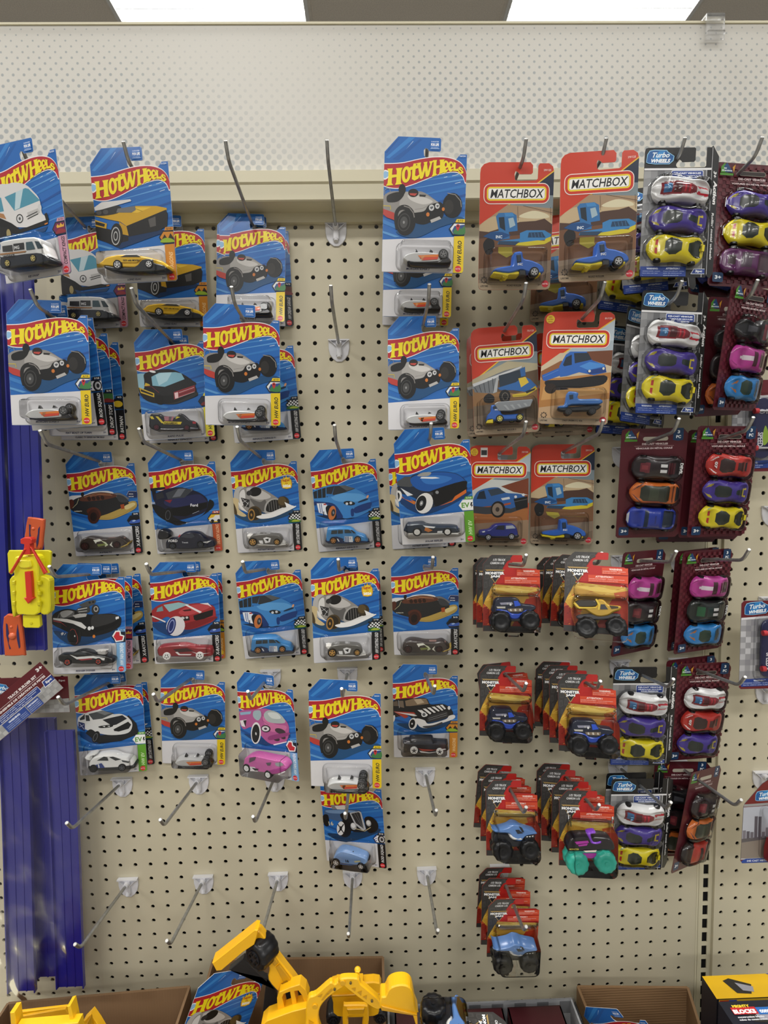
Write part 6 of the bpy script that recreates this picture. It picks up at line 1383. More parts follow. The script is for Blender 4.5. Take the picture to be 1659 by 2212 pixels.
def mj_card():
    mb=MB(); o=OUT['mj']; card_body(mb,o,'#6a5a50'); n=inset(o,.12); mb.layer(n,'#b4241f')
    mb.layer([(.2,8),(79,8),(79,62),(12,66),(0.2,44)],'#bd9038')
    random.seed(3)
    mb.layer([(12,66),(79,62),(79,54),(50,50),(30,56),(8,58)],'#cfa748')
    for c,p in(('#e0c060',[(14,60),(40,62),(60,58),(76,60),(60,54),(36,55)]),('#b8542a',[(79,58),(62,54),(66,40),(79,44)]),('#a8341e',[(60,46),(79,50),(79,8),(40,8)]),('#c0562a',[(.2,40),(12,50),(24,34),(16,8),(.2,8)]),('#8c2418',[(.2,32),(7,38),(10,20),(14,8),(.2,8)])):
        mb.layer(p,c)
    for i in range(16):
        x=.5+random.random()*14; y=9+random.random()*26; mb.layer([(x,y),(x+2.4,y+.4),(x+2,y+1.4),(x-.2,y+1)],random.choice(['#d87a30','#6e1c14','#a03a1c']))
    for i in range(14):
        x=14+random.random()*54; y=50+random.random()*14; mb.layer([(x,y),(x+4+random.random()*6,y+.8),(x+4,y+1.2)],random.choice(['#b0782c','#a85a24','#e6cc74']))
    for i in range(9): x=i*1.7; mb.layer([(.2+x*.0,40+i*.2),(3+x*1.2,56-i*1.5),(1.6+x*.6,38-i)],'#e0b84a' if i%2 else '#c89a34')
    # charcoal stone wedge
    mb.layer([(0.2,36),(5,48),(14,66),(33,97),(42,107.1),(12.6,107.1),(9.7,104.9),(.2,93.9)],'#3a3836')
    for x,y,w,h in((2,84,9,9),(12,88,8,12),(2,72,7,10),(10,76,8,10),(21,94,9,11),(31,99,8,7),(1,60,6,10),(8,62,6,11),(3,50,4,8),(14,68,4,6),(22,84,6,8)):
        mb.layer([(x,y+1),(x+w*.5,y),(x+w,y+2),(x+w-1,y+h),(x+1,y+h-1)],'#454341')
        mb.layer([(x+1,y+2),(x+w*.5,y+1.4),(x+w-1,y+3),(x+w-2,y+h-3),(x+2,y+h-3)],'#3e3c3a')
    text(mb,'1:72 TRUCK',14,98.6,3.2,'#d4d4d4',w=17.5,shear=.25,bold=.04); text(mb,'CAMION 1:72',10,94,3.2,'#d4d4d4',w=19.5,shear=.25,bold=.04)
    mb.layer([(3,86.5),(30.6,86.5),(28,84),(17,66.6),(6,84)],'#a88c56'); mb.layer([(6,84.6),(27.6,84.6),(17,68.6)],'#23232c')
    text(mb,'MONSTER',3.6,79.4,4,'#f2f2f2',w=26.4,bold=.06); text(mb,'JAM',10.6,74.4,4.2,'#f2f2f2',w=13,bold=.06)
    mb.layer([(47,78),(79,78),(79,87),(47,87)],'#cf4a2c'); mb.layer([(30,67),(79,67),(79,76.6),(30,76.6)],'#cf4a2c')
    text(mb,'WARNING:',56,83.6,2.6,'#f4dcd4',w=16,bold=.04); text(mb,'CHOKING HAZARD - Small parts',48,81.2,1.6,'#f0c8bc',w=28,bold=.01); text(mb,'Not for children under 3 years.',48,79,1.6,'#f0c8bc',w=22,bold=.0)
    text(mb,'ATTENTION !',39,73.2,2.6,'#f4dcd4',w=22,bold=.04); text(mb,"DANGER D'ETOUFFEMENT - Contient de petits elements.",31,70.4,1.6,'#f0c8bc',w=44,bold=.01); text(mb,'Ne convient pas aux enfants de moins de 3 ans.',31,68.2,1.5,'#f0c8bc',w=36,bold=.0)
    mb.layer([(.2,.3),(79,.3),(79,8),(0.2,8)],'#33302e')
    return mb
def turbo(mb,u,v,s,rot=0):
    c,sn=math.cos(math.radians(rot)),math.sin(math.radians(rot)); R_=lambda p:[(u+(x*c-y*sn)*s,v+(x*sn+y*c)*s) for x,y in p]
    mb.layer(R_([(0,1),(1,11),(4,16),(10,17),(26,16.5),(28,14),(36,9),(35,3),(30,-1.5),(12,-1.5),(3,-.5)]),'#8fc4e4')
    mb.layer(R_([(.8,1.4),(1.8,10.6),(4.6,15),(10,16),(25.4,15.6),(27.4,13.2),(34.8,8.8),(34,3.6),(29.6,-.6),(12,-.6),(3.4,.2)]),'#1c5a9a'); mb.layer(R_([(6,1),(16,15),(24,15.4),(18,2)]),'#2f86c8')
    text(mb,'Turbo',*R_([(6,7)])[0],6.6*s,'#e6f0f6',w=23*s,shear=.35,bold=.03,rot=rot); text(mb,'WHEELS',*R_([(5,.4)])[0],5*s,'#f2f6f8',w=25*s,shear=.3,bold=.05,rot=rot)
def tw_card():
    mb=MB(); o=OUT['tw']; card_body(mb,o,'#3a3a3c'); mb.layer(inset(o,.1),'#141416')
    mb.layer([(0.2,10),(79.8,10),(79.8,137),(0.2,137)],'#8a8b8d'); random.seed(5)
    for i in range(9):
        for j in range(12):
            if (i+j)%2: x=.3+i*8.8; y=12+j*10.4; mb.layer([(x,y),(min(79.7,x+8.8),y+1.5),(min(79.7,x+8.8),min(136.8,y+11.8)),(x,min(136.8,y+10.4))],random.choice(['#9b9c9e','#a8a9ab','#6e6f72','#77787a']))
    mb.layer([(.2,137),(86,137),(86,139.6),(.2,139.6)],'#e6e6e8'); mb.layer([(79.8,0.2),(80.5,.2),(80.5,137),(79.8,137)],'#e6e6e8')
    turbo(mb,2,146,1.0)
    mb.layer(rrect(35,124,76,136.6,2),'#e8ecf4'); mb.layer(rrect(35.7,124.7,75.3,135.9,1.6),'#25408c')
    for k,s in enumerate(('DIE-CAST VEHICLES',"VÉHICULES MOULÉS",'SOUS PRESSION')): text(mb,s,55.5,132-k*3.3,2.1,'#eef2fa',w=(35,36,26)[k],bold=.05,cx=True)
    mb.layer([(1,1),(60,1),(60,14),(1,14)],'#27418e')
    text(mb,'WARNING:',9,10,2.4,'#dde6f6',w=15,bold=.04); text(mb,'ATTENTION !',34,10,2.4,'#dde6f6',w=18,bold=.04)
    for k in range(3): text(mb,('CHOKING HAZARD - Small parts.','Not for children under 3 years.','')[k] or '.',4,7-k*2.6,1.4,'#b8c8e8',w=(23,20,.4)[k],bold=.01); text(mb,("Risque d'étouffement - petites","pièces. Ne convient pas aux","enfants de moins de 3 ans.")[k],31,7-k*2.6,1.4,'#b8c8e8',w=(27,24,20)[k],bold=.01)
    mb.layer([(66,4),(84,4),(84,11),(70,11)],'#dfe4ee'); mb.layer([(67.4,4.7),(84,4.7),(84,10.3),(70.4,10.3)],'#27418e'); text(mb,'3pc',72,5.6,3.8,'#f0f4fa',w=9,bold=.05)
    return mb
def tw_flange():
    mb=MB(); p=[(0,3),(0,167),(2,168.5),(14,158),(14,8),(8,0)]; vs=[(a*1e-3,y*1e-3,b*1e-3) for y in(0,.5) for a,b in p]; n=len(p)
    mb.add(vs,[tuple(range(n)),tuple(range(2*n-1,n-1,-1))]+[(i,(i+1)%n,n+(i+1)%n,n+i) for i in range(n)],'#161618'); mb.k=0
    mb.layer([(.4,4),(1.1,4),(1.1,166),(.4,166)],'#e0e0e2'); text(mb,'3+',4.4,137,6,'#f0f0f0',w=8,bold=.04,rot=-90); text(mb,'Action',5.2,125,7.4,'#f0f0f0',w=30,bold=.05,rot=-90); text(mb,"Rollin' metal wheels",5,84,4.6,'#e0e0e0',w=60,bold=.03,rot=-90)
    return mb
def mr_card(checker):
    mb=MB(); o=OUT['mr']; card_body(mb,o,'#4a1820'); mb.layer(inset(o,.12),'#4e1620')
    if checker:
        for i in range(19):
            for j in range(31):
                if (i+j)%2: x=1+i*5.1; y=4+j*5.1; mb.layer([(x,y),(min(95,x+5.1),y),(min(95,x+5.1),y+5.1),(x,y+5.1)],'#5f202a')
    mb.layer([(6,158),(11,163.6),(16,150.6),(6,150.6)],'#4a8a2e'); mb.layer([(10,159),(14,164),(23,151),(12,151)],'#1d4470'); mb.layer([(22,158),(26,162),(24,151)],'#c8902a'); mb.layer([(5,147),(23.6,147),(23.6,149.8),(5,149.8)],'#4a8a2e')
    text(mb,'aux',10,155.4,1.8,'#e0e8f0',w=4,bold=.03); text(mb,'diversions',7,152.4,2.2,'#e8eef4',w=14.5,bold=.03)
    mb.layer(rrect(32,147.5,69,153.5,2.9),'#a8a294'); mb.layer(rrect(32.4,147.9,68.6,153.1,2.6),'#2b2320' if checker else '#b4ae9e')
    mb.layer([(76,165.6),(90,165.6),(91,163),(91,148),(84,146.5),(76,148)],'#16365a'); text(mb,'3',82,157.6,4.6,'#e8ecf0',w=3.6,bold=.04); text(mb,'PC',80.4,150.6,4.4,'#e8ecf0',w=7,bold=.04)
    text(mb,'DIE-CAST VEHICLES',50,141.6,2.8,'#e6d4d4',w=38,bold=.03,cx=True); mb.layer([(20,139.8),(78,139.8),(78,140.1),(20,140.1)],'#c8a8a8')
    text(mb,'VOITURES EN MÉTAL MOULÉ' if checker else 'VÉHICULES EN MÉTAL COULÉ',49,135.4,2.9,'#e6d4d4',w=54,bold=.03,cx=True)
    mb.layer(rrect(4,4,19,17,2),'#16365a'); text(mb,'3+',7.4,8,5,'#e8ecf0',w=9,bold=.04)
    return mb
# ================= structure =================
def struct(name,mb,mat,loc=None): o=mb.build(name,mat,None,loc); o['kind']='structure'; return o
HR=.0034
def pegs(c0,c1,r0,r1,xoff=0,x0=None,x1=None):
    # perforated steel sheet: one cell per hole, each hole with its own rim wall
    mb=MB(); n=12; T_=.0022; h=IN/2; cell=[]; 
    ang=[2*math.pi*(i+.5)/n for i in range(n)]
    cirf=[(HR*math.cos(a),0,HR*math.sin(a)) for a in ang]; cirb=[(HR*.97*math.cos(a),T_,HR*.97*math.sin(a)) for a in ang]
    sq=[]
    for a in ang:
        c,s=math.cos(a),math.sin(a); k=h/max(abs(c),abs(s)); sq.append((c*k,0,s*k))
    # corners
    vs=cirf+cirb+sq+[(h,0,h),(-h,0,h),(-h,0,-h),(h,0,-h)]
    fs=[]
    for i in range(n):
        j=(i+1)%n; fs.append((i,n+i,n+j,j))
        a,b=sq[i],sq[j]; cor=None
        for k,(cx,cz) in enumerate(((h,h),(-h,h),(-h,-h),(h,-h))):
            if (abs(a[0]-cx)<1e-6 and abs(b[2]-cz)<1e-6) or (abs(b[0]-cx)<1e-6 and abs(a[2]-cz)<1e-6): cor=3*n+k
        fs.append((i,j,2*n+j,cor,2*n+i) if cor is not None else (i,j,2*n+j,2*n+i))
    V=np.array(vs); vv=[];ff=[]
    k=0
    for r in range(r0,r1+1):
        for c in range(c0,c1+1):
            vv.append(V+np.array([(c+xoff)*IN,0,-r*IN+Z0])); ff+=[[k+i for i in f] for f in fs]; k+=len(vs)
    mb.v=[tuple(p) for p in np.concatenate(vv)]; mb.f=ff; mb.c=[(1,1,1,1)]*len(ff); mb.sm=[False]*len(ff)
    return mb
b1=pegs(-26,25,-3,60); zt=Z0+3.5*IN; zb=Z0-60.5*IN
b1.add([(25.5*IN,0,zb),(26.25*IN,0,zb),(26.25*IN,0,zt),(25.5*IN,0,zt),(26.25*IN,.02,zb),(26.25*IN,.02,zt)],[(0,1,2,3),(1,4,5,2)])
struct('wall_pegboard_left',b1,BOARD)
b2=pegs(0,12,-3,60,27.87); b2.add([(27.37*IN,.02,zb),(27.37*IN,0,zb),(27.37*IN,0,zt),(27.37*IN,.02,zt)],[(0,1,2,3)])
struct('wall_pegboard_right',b2,BOARD)
mb=MB(); mb.box(26.12*IN,26.2*IN,-.0006,.001,zb,zt); struct('trim_1',mb,TRIM)
# slotted upright between the two bays
up=MB(); xa,xb=26.42*IN,27.36*IN; xs0,xs1=26.72*IN,27.09*IN; yq=.006
up.box(xa,xs0,yq,yq+.002,zb,zt); up.box(xs1,xb,yq,yq+.002,zb,zt)
for r in range(-3,61): z=Z0-(r+.5)*IN; up.box(xs0,xs1,yq,yq+.002,z-.0034,z+.0034)
struct('trim_2',up,TRIM)
sh=MB(); sh.box(xs0-.002,xs1+.002,.0125,.014,zb,zt); struct('slot_shade',sh,SLOT)  # near-black sheet behind the slots, shade inside the upright put in as colour
bk=MB(); bk.box(-.9,1.35,.055,.06,zb-.1,zt); struct('wall_back',bk,DARK)
# header: printed panel with a two-step moulding below, standing forward of the pegboard
hd=MB(); hd.box(-1.25,1.25,-.005,.005,-.131,.106); ho=struct('wall_header',hd,HEADM,(0,-.035,2.0115)); 
tr=MB()
prof=[(-.046,1.912),(-.052,1.909),(-.052,1.893),(-.049,1.8905),(-.049,1.869),(-.047,1.8675),(0.0,1.8675),(0.0,1.912)]
tr.add([(x,y,z) for x in(-1.25,1.25) for y,z in prof],[(i,(i+1)%8,8+(i+1)%8,8+i) for i in range(8)]+[tuple(range(8))[::-1],tuple(range(8,16))]); struct('trim_4',tr,TRIM)
t5=MB(); t5.box(-1.25,1.25,-.010,-.0005,1.8535,1.8675); t5.box(-1.25,1.25,-.042,-.028,2.1175,2.1205); struct('trim_5',t5,TRIM)
fl=MB(); fl.box(-3.5,3.5,-5.5,3.5,-.02,0); struct('floor',fl,FLOORM)
# ceiling grid with openings for the troffers
ce=MB(); fx=sorted({x for x,_ in FIX}); fy=sorted({y for _,y in FIX}); xs=[-6.5]; 
for x in fx: xs+=[x-.6,x+.6]
xs.append(6.5); ys=[-6.5]
for y in fy: ys+=[y-.3,y+.3]
ys.append(6.5)
for i in range(len(xs)-1):
    for j in range(len(ys)-1):
        if i%2==1 and j%2==1: continue
        ce.add([(xs[i],ys[j],CEIL),(xs[i+1],ys[j],CEIL),(xs[i+1],ys[j+1],CEIL),(xs[i],ys[j+1],CEIL)],[(3,2,1,0)])
struct('ceiling',ce,CEILM)
gr=MB()
for x in fx:
    for s in(-.605,.605): gr.box(x+s-.012,x+s+.012,-6.5,6.5,CEIL-.006,CEIL+.002)
for y in fy:
    for s in(-.305,.305): gr.box(-6.5,6.5,y+s-.012,y+s+.012,CEIL-.0055,CEIL+.002)
struct('trim_6',gr,plain('ceiling_grid','#e0d9cc',.6))
for i,(x,y) in enumerate(FIX):
    vis=y>2 and abs(x)<2
    if not (y>-3): continue
    t=empty('ceiling_light',(x,y,CEIL))
    tag(t,('long fluorescent ceiling fixture above the left of the dotted header' if x<0 else 'long fluorescent ceiling fixture above the right of the dotted header') if vis else 'fluorescent ceiling fixture over the aisle, outside the view','ceiling light','fluorescent ceiling fixtures in view' if vis else 'fluorescent ceiling fixtures over the aisle')
    f=MB(); f.box(-.598,-.575,-.298,.298,-.012,.1); f.box(.575,.598,-.298,.298,-.012,.1); f.box(-.575,.575,-.298,-.275,-.012,.1); f.box(-.575,.575,.275,.298,-.012,.1)
    f.build('housing',FRAMEM,t)
    l=MB()
    for k in range(5): y0=-.275+k*.11; l.add([(-.575,y0,.07),(.575,y0,.07),(.575,y0+.02,.03),(-.575,y0+.02,.03),(.575,y0+.09,.03),(-.575,y0+.09,.03),(.575,y0+.11,.07),(-.575,y0+.11,.07)],[(0,1,2,3),(3,2,4,5),(5,4,6,7)])
    l.build('reflector',LENS,t)
    for k in range(5): q=MB(); q.cyl((-.57,-.22+k*.11,.016),(1,0,0),.0145,1.14,'#ffffff',14); q.build('tube',TUBE,t)
    for k in range(4): q=MB(); q.box(-.575,.575,-.167+k*.11,-.163+k*.11,-.002,.05); q.build('louvre',FRAMEM,t)
# ================= hooks =================
ORD=['top','second','third','fourth','fifth','sixth','seventh']; COLN=['leftmost','second','third','fourth','fifth','sixth','seventh','eighth','ninth']
HC=[-12.5,-7.5,-2.5,2.5,7.5,12.45,16.5,20.5,24.45]
brk=MB()
sh_=[(-16.5,4),(16.5,4),(16.5,-10),(14.5,-19),(10,-25.5),(4,-30),(-4,-30),(-10,-25.5),(-14.5,-19),(-16.5,-10)]
brk.slab(sh_[::-1],-.3,-3,'#ffffff',bev=.8); brk.box(-.0168,.0168,-.008,-.0025,.0022,.0042)
brk.slab([(-4.6,2),(-4.6,-21),(4.6,-21),(4.6,2)],-2.8,-7.5,'#ffffff',bev=1); brk.cyl((0,-.0065,-.0245),(0,.4,1),.0036,.01,'#ffffff',14)
for s in(-1,1): brk.add([(s*.0155,-.003,.003),(s*.0155,-.0078,.003),(s*.0035,-.0085,-.0065),(s*.0035,-.003,-.0065),(s*.0143,-.003,.003),(s*.0143,-.0078,.003),(s*.0033,-.0085,-.0085),(s*.0033,-.003,-.0085)],[(0,1,2,3),(7,6,5,4),(1,5,6,2),(0,4,5,1),(3,2,6,7)])
brk.cyl((0,-.006,-.0035),(0,-1,.15),.0052,.009,'#ffffff',16,r2=.0038)
rod=MB(); pth=[(0,.001,-.005),(0,-.012,-.003),(0,-.08,.0071),(0,-.148,.0172)]
for k in range(1,7): a=math.radians(8+k*7.5); p=pth[-1]; pth.append((0,p[1]-.0028*math.cos(a),p[2]+.0028*math.sin(a)))
p=pth[-1]; a=math.radians(53); pth.append((0,p[1]-.011*math.cos(a),p[2]+.011*math.sin(a)))
rod.tube(pth,.0024,'#ffffff',14)
e=pth[-1]; tip=MB(); tip.cyl((0,e[1],e[2]),(0,-math.cos(a),math.sin(a)),.0024,.0006,'#ffffff',14,r2=.0018)
# shift so the end of the wire meets the measured tip height
proto=None
used={}
for c in CARDS:
    if c[2]: used[(round(c[2][0],2),c[2][1])]=used.get((round(c[2][0],2),c[2][1]),0)+1
def hook(x,z,label,grp,yr=0):
    global proto
    if proto is None:
        t=empty('peg_hook'); b=brk.build('bracket',WHITEP,t); r=rod.build('wire',STEEL,t); e_=tip.build('wire_end',STEELEND,r); proto=[t,b,r,e_]
    else:
        t=proto[0].copy(); COL.objects.link(t)
        b=proto[1].copy(); r=proto[2].copy(); e_=proto[3].copy()
        for o in(b,r,e_): COL.objects.link(o)
        b.parent=t; r.parent=t; e_.parent=r
    t.location=(x,0,z); t.rotation_euler=(0,0,yr); tag(t,label,'hook',grp); return t
for ri,R_ in enumerate((0,7,14,21,28,35,42)):
    for ci,c in enumerate(HC):
        if R_==42 and ci>5: continue
        n=used.get((round(c,2),R_),0)
        st='steel peg hook holding a single card' if n==1 else 'steel peg hook behind a stack of cards' if n else 'bare steel peg hook on white bracket'
        hook(c*IN,Z0-R_*IN,'%s, %s row, %s column'%(st,ORD[ri],COLN[ci]),'steel peg hooks on the pegboard')
for k,R_ in enumerate((12,18,24,30,36)):
    hook(30.4*IN,Z0-R_*IN,'steel peg hook on right-hand pegboard bay, %s from the top'%ORD[k].replace('top','first'),'steel peg hooks on the right bay',-.0)
hook(-17.6*IN,Z0-28*IN,'steel peg hook carrying the track sets at the left edge','steel peg hooks at the left edge')
hook(-18.2*IN,Z0-0*IN,'steel peg hook above the blue track bags at the left edge','steel peg hooks at the left edge')
# ================= carded toys =================
DESC={'morgan':'silver open three-wheeler','kei':'white van','wagon':'yellow wagon with white roof','garage':'black side strip','blankeuro':'yellow side strip','rod':'black rod-style side strip','drop':'drop-top side strip','bat':'yellow oval badge','medic':'black ambulance van','espace':'light blue minivan','stealth':'dark car with gold bumper','ford':'dark blue race truck','boost':'silver bullet-shaped racer','solar':'blue flat-roofed coupe','dodger':'black muscle car with big engine','red':'red sports car','mache':'white and black SUV','pink':'pink van-like car','nomad':'black striped wagon','hotrod':'pale blue hot rod',
'roller':'blue and yellow road roller','dump':'blue dump truck with grey bed','unimog':'blue pickup truck','rav':'dark blue off-road SUV','grave':'black and blue monster truck','gold':'gold monster truck','shark':'blue shark-shaped monster truck','purple':'purple monster truck with teal tyres'}
CN={'w':'white','p':'purple','y':'yellow','o':'orange','r':'red','m':'pink','l':'light blue','k':'black','g':'green-black','b':'dark blue','q':'plum','x':'dark buggy','u':'red-black'}
MESH={}
def mesh_of(mb,name,mat): 
    o=mb.build(name,mat); me=o.data; bpy.data.objects.remove(o); return me
def getcard(kind,art):
    key=(kind,art)
    if key in MESH: return MESH[key]
    L=[]
    if kind=='hw':
        L.append(('card',mesh_of(hw_card(art),'card',PRINT),None))
        body,parts,bb=docar(ART[art if ART[art][1] else 'boost'][1])
        L.append(('toy_car',mesh_of(body,'toy_car',PAINT),parts)); d=27
        L.append(('blister',mesh_of(boxblister(max(8,bb[0]-5),min(87,bb[1]+5),max(5,bb[2]-3),bb[3]+5,d),'blister',BLIS),None))
    elif kind=='mb':
        L.append(('card',mesh_of(mb_card(art),'card',PRINT),None)); body,parts,bb=docar(ART[art][1]); L.append(('toy_truck' if art!='rav' else 'toy_car',mesh_of(body,'toy_truck',PAINT),parts))
        L.append(('blister',mesh_of(boxblister(max(8,bb[0]-4),min(92,bb[1]+4),max(11,bb[2]-3),bb[3]+6,30),'blister',BLIS),None))
    elif kind=='mj':
        L.append(('card',MESH.setdefault('mjc',mesh_of(mj_card(),'card',PRINT)),None)); body,parts,bb=docar(ART[art][1]); L.append(('toy_truck',mesh_of(body,'toy_truck',PAINT),parts))
        q=boxblister(max(11,bb[0]-3),bb[1]+2.5,bb[2]-2,bb[3]+6,38,r=9,flange=1)
        b2_=boxblister(13,78,bb[3]+2,66,6,r=7,flange=1); n=len(q.v); q.v+=b2_.v; q.f+=[[i+n for i in f] for f in b2_.f]; q.c+=b2_.c; q.sm+=b2_.sm
        um=(bb[0]+bb[1])/2; q.box((um-7)*1e-3,(um+7)*1e-3,-.016,-.003,(bb[2]-8)*1e-3,(bb[2]-1)*1e-3)
        L.append(('blister',mesh_of(q,'blister',BLIS),None))
    else:
        if kind=='tw': L.append(('card',MESH.setdefault('twc',mesh_of(tw_card(),'card',PRINT)),None)); L.append(('side_flap',MESH.setdefault('twf',mesh_of(tw_flange(),'side_flap',PRINT)),'flap')); pos=((46,107.5),(45,70.5),(43,34)); ang=5
        else:
            ck=art in('pyq','rpy','wrp','mgl','xml'); L.append(('card',MESH.setdefault('mrc%d'%ck,mesh_of(mr_card(ck),'card',PRINT)),None)); pos=((53,108),(52,70),(50,31)); ang=4
        for ch,(u,v) in zip(art,pos):
            if ch not in TOPM: TOPM[ch]=mesh_of(topmesh(ch),'toy_car',PAINT)
            L.append(('toy_car',TOPM[ch],(u,v,ang)))
        if 'bub' not in MESH:
            g=topmesh('y',3.2); g.c=[(1,1,1,1)]*len(g.f); MESH['bub']=mesh_of(g,'blister_bubble',BLIS)
        for (u,v) in pos: L.append(('blister_bubble',MESH['bub'],(u,v,ang)))
    MESH[key]=L; return L
PARTM={}
def place(kind,art,loc,rot,S,label,cat,grp,nm,sq=1):
    t=empty(nm,loc); t.rotation_mode='XYZ'
    M=Matrix.Translation(loc)@Matrix.Rotation(rot[0],4,'Z')@Matrix.Rotation(rot[1],4,'X')@Matrix.Rotation(rot[2],4,'Y'); t.matrix_world=M; tag(t,label,cat,grp)
    for name,me,ex in getcard(kind,art):
        o=link(name,me,t); o.location=(-S[0]*1e-3,0,-S[1]*1e-3)
        if isinstance(ex,tuple): o.location=((ex[0]-S[0])*1e-3,-.001,(ex[1]-S[1])*1e-3); o.rotation_euler=(0,math.radians(ex[2]),0)
        elif ex=='flap': o.location=((86.1-S[0])*1e-3,-.0002,-S[1]*1e-3); o.rotation_euler=(0,0,math.radians(28))
        if name not in('card','side_flap'): o.scale=(1,sq,1)
        if isinstance(ex,list):
            for i,(pn,fn,mt) in enumerate(ex):
                key=(kind,art,i)
                if key not in PARTM: PARTM[key]=mesh_of(fn.__self__,pn,mt)
                link(pn,PARTM[key],o)
    return t
SL={'hw':(51,149),'mb':(47,149),'mj':(40,96.5),'tw':(43,150),'mr':(49,150)}
NM={'hw':'carded_toy_car','mb':'carded_toy_truck','mj':'carded_monster_truck','tw':'toy_car_three_pack','mr':'toy_car_three_pack'}
GR={'hw':'blue carded toy cars on the hooks','mb':'orange carded toy trucks on the hooks','mj':'carded monster trucks on the hooks','tw':'grey three-car packs on the hooks','mr':'maroon three-car packs on the hooks'}
CT={'hw':'toy car','mb':'toy truck','mj':'monster truck','tw':'toy cars','mr':'toy cars'}
stack={}
for i,c in enumerate(CARDS):
    if c[2]: stack.setdefault(c[2],[]).append((c[4],i))
RK=['frontmost','second','third','rearmost']
for i,(kind,art,hk,x,y,z,ya,ti,ro) in enumerate(CARDS):
    if kind=='hw': d='blue card, '+DESC[art]
    elif kind=='mb': d='orange card, '+DESC[art]
    elif kind=='mj': d='small card, '+DESC[art]
    elif kind=='tw': d='grey checkered three-pack'
    else: d='maroon three-pack, '+', '.join(CN[q] for q in art)
    if hk:
        st=sorted(stack[hk]); k=[j for _,j in st].index(i); n=len(st); ci=min(range(9),key=lambda q:abs(HC[q]-hk[0])); where='%s-row %s-column hook'%(ORD[hk[1]//7],COLN[ci])
        rk='alone' if n==1 else 'front' if k==0 else 'rear' if k==n-1 else ('second' if k==1 else 'third')
        lab='%s, %s on %s'%(d,rk,where)
    else: lab=d+(', leaning in front of the yellow dump truck' if art=='boost' else ', loose in the right cardboard box')
    sq=1
    if hk:
        st=sorted(stack[hk]); k=[j for _,j in st].index(i)
        if k>0: gap=CARDS[i][4]-st[k-1][0]; need={'hw':.028,'mb':.031,'mj':.04,'tw':.021,'mr':.021}[kind]; sq=max(.08,min(1,(gap-.001)/need))
    place(kind,art,(x,y,z+Z0),(ya,ti,ro),SL[kind],lab,CT[kind],GR[kind],NM[kind],sq)
# ================= shelf and cartons below =================
sf=MB(); sf.box(-.95,1.3,-.5,.0,.385,.40); sf.box(-.95,1.3,-.505,-.5,.35,.402); struct('trim_7',sf,TRIM)
def carton_box(x0,x1,y0,y1,z0,z1,label,mat,right_low=None,x1n=None):
    # open-topped carton: four walls and a bottom, y0 far side, y1 near side
    t=empty('cardboard_box',((x0+x1)/2,(y0+y1)/2,z0)); tag(t,label,'cardboard box','open cardboard boxes on the shelf'); cx,cy=(x0+x1)/2,(y0+y1)/2; th=.004
    def wall(P,Q,zp,zq):
        mb=MB(); d=Vector((Q[0]-P[0],Q[1]-P[1],0)).normalized(); n=Vector((-d.y,d.x,0))*th/2; vs=[]
        for (x,y),zt in((P,zp),(Q,zq)):
            for s in(1,-1):
                for z in(0,zt-z0): vs.append((x-cx+n.x*s,y-cy+n.y*s,z))
        mb.add(vs,[(0,1,3,2),(4,6,7,5),(0,4,5,1),(2,3,7,6),(1,5,7,3),(0,2,6,4)]); mb.build('side_panel',mat,t)
    zl,zr=z1 if isinstance(z1,tuple) else (z1,z1); low=right_low or 0
    xn=x1n or x1
    wall((x0,y0),(x1,y0),zl,zr); wall((x1,y0),(xn,y1),zr,zr-low); wall((x0,y1),(xn,y1),zl-low,zr-low); wall((x0,y0),(x0,y1),zl,zl-low)
    mb=MB(); mb.box(x0-cx,(x1n or x1)-cx,y1-cy,y0-cy,.001,.005); mb.build('bottom_panel',mat,t); return t
carton_box(-.5,-.206,-.05,-.34,.401,(.616,.632),'brown cardboard box holding a yellow toy dump bed, at bottom left',CARTON,.01)
carton_box(-.17,.112,-.035,-.33,.401,(.664,.656),'brown cardboard box behind the yellow excavator toy',CARTON,.03)
carton_box(.436,.622,-.05,-.33,.401,(.604,.594),'corrugated cardboard box holding a loose blue toy card, bottom right',CARTON2,.0,.545)
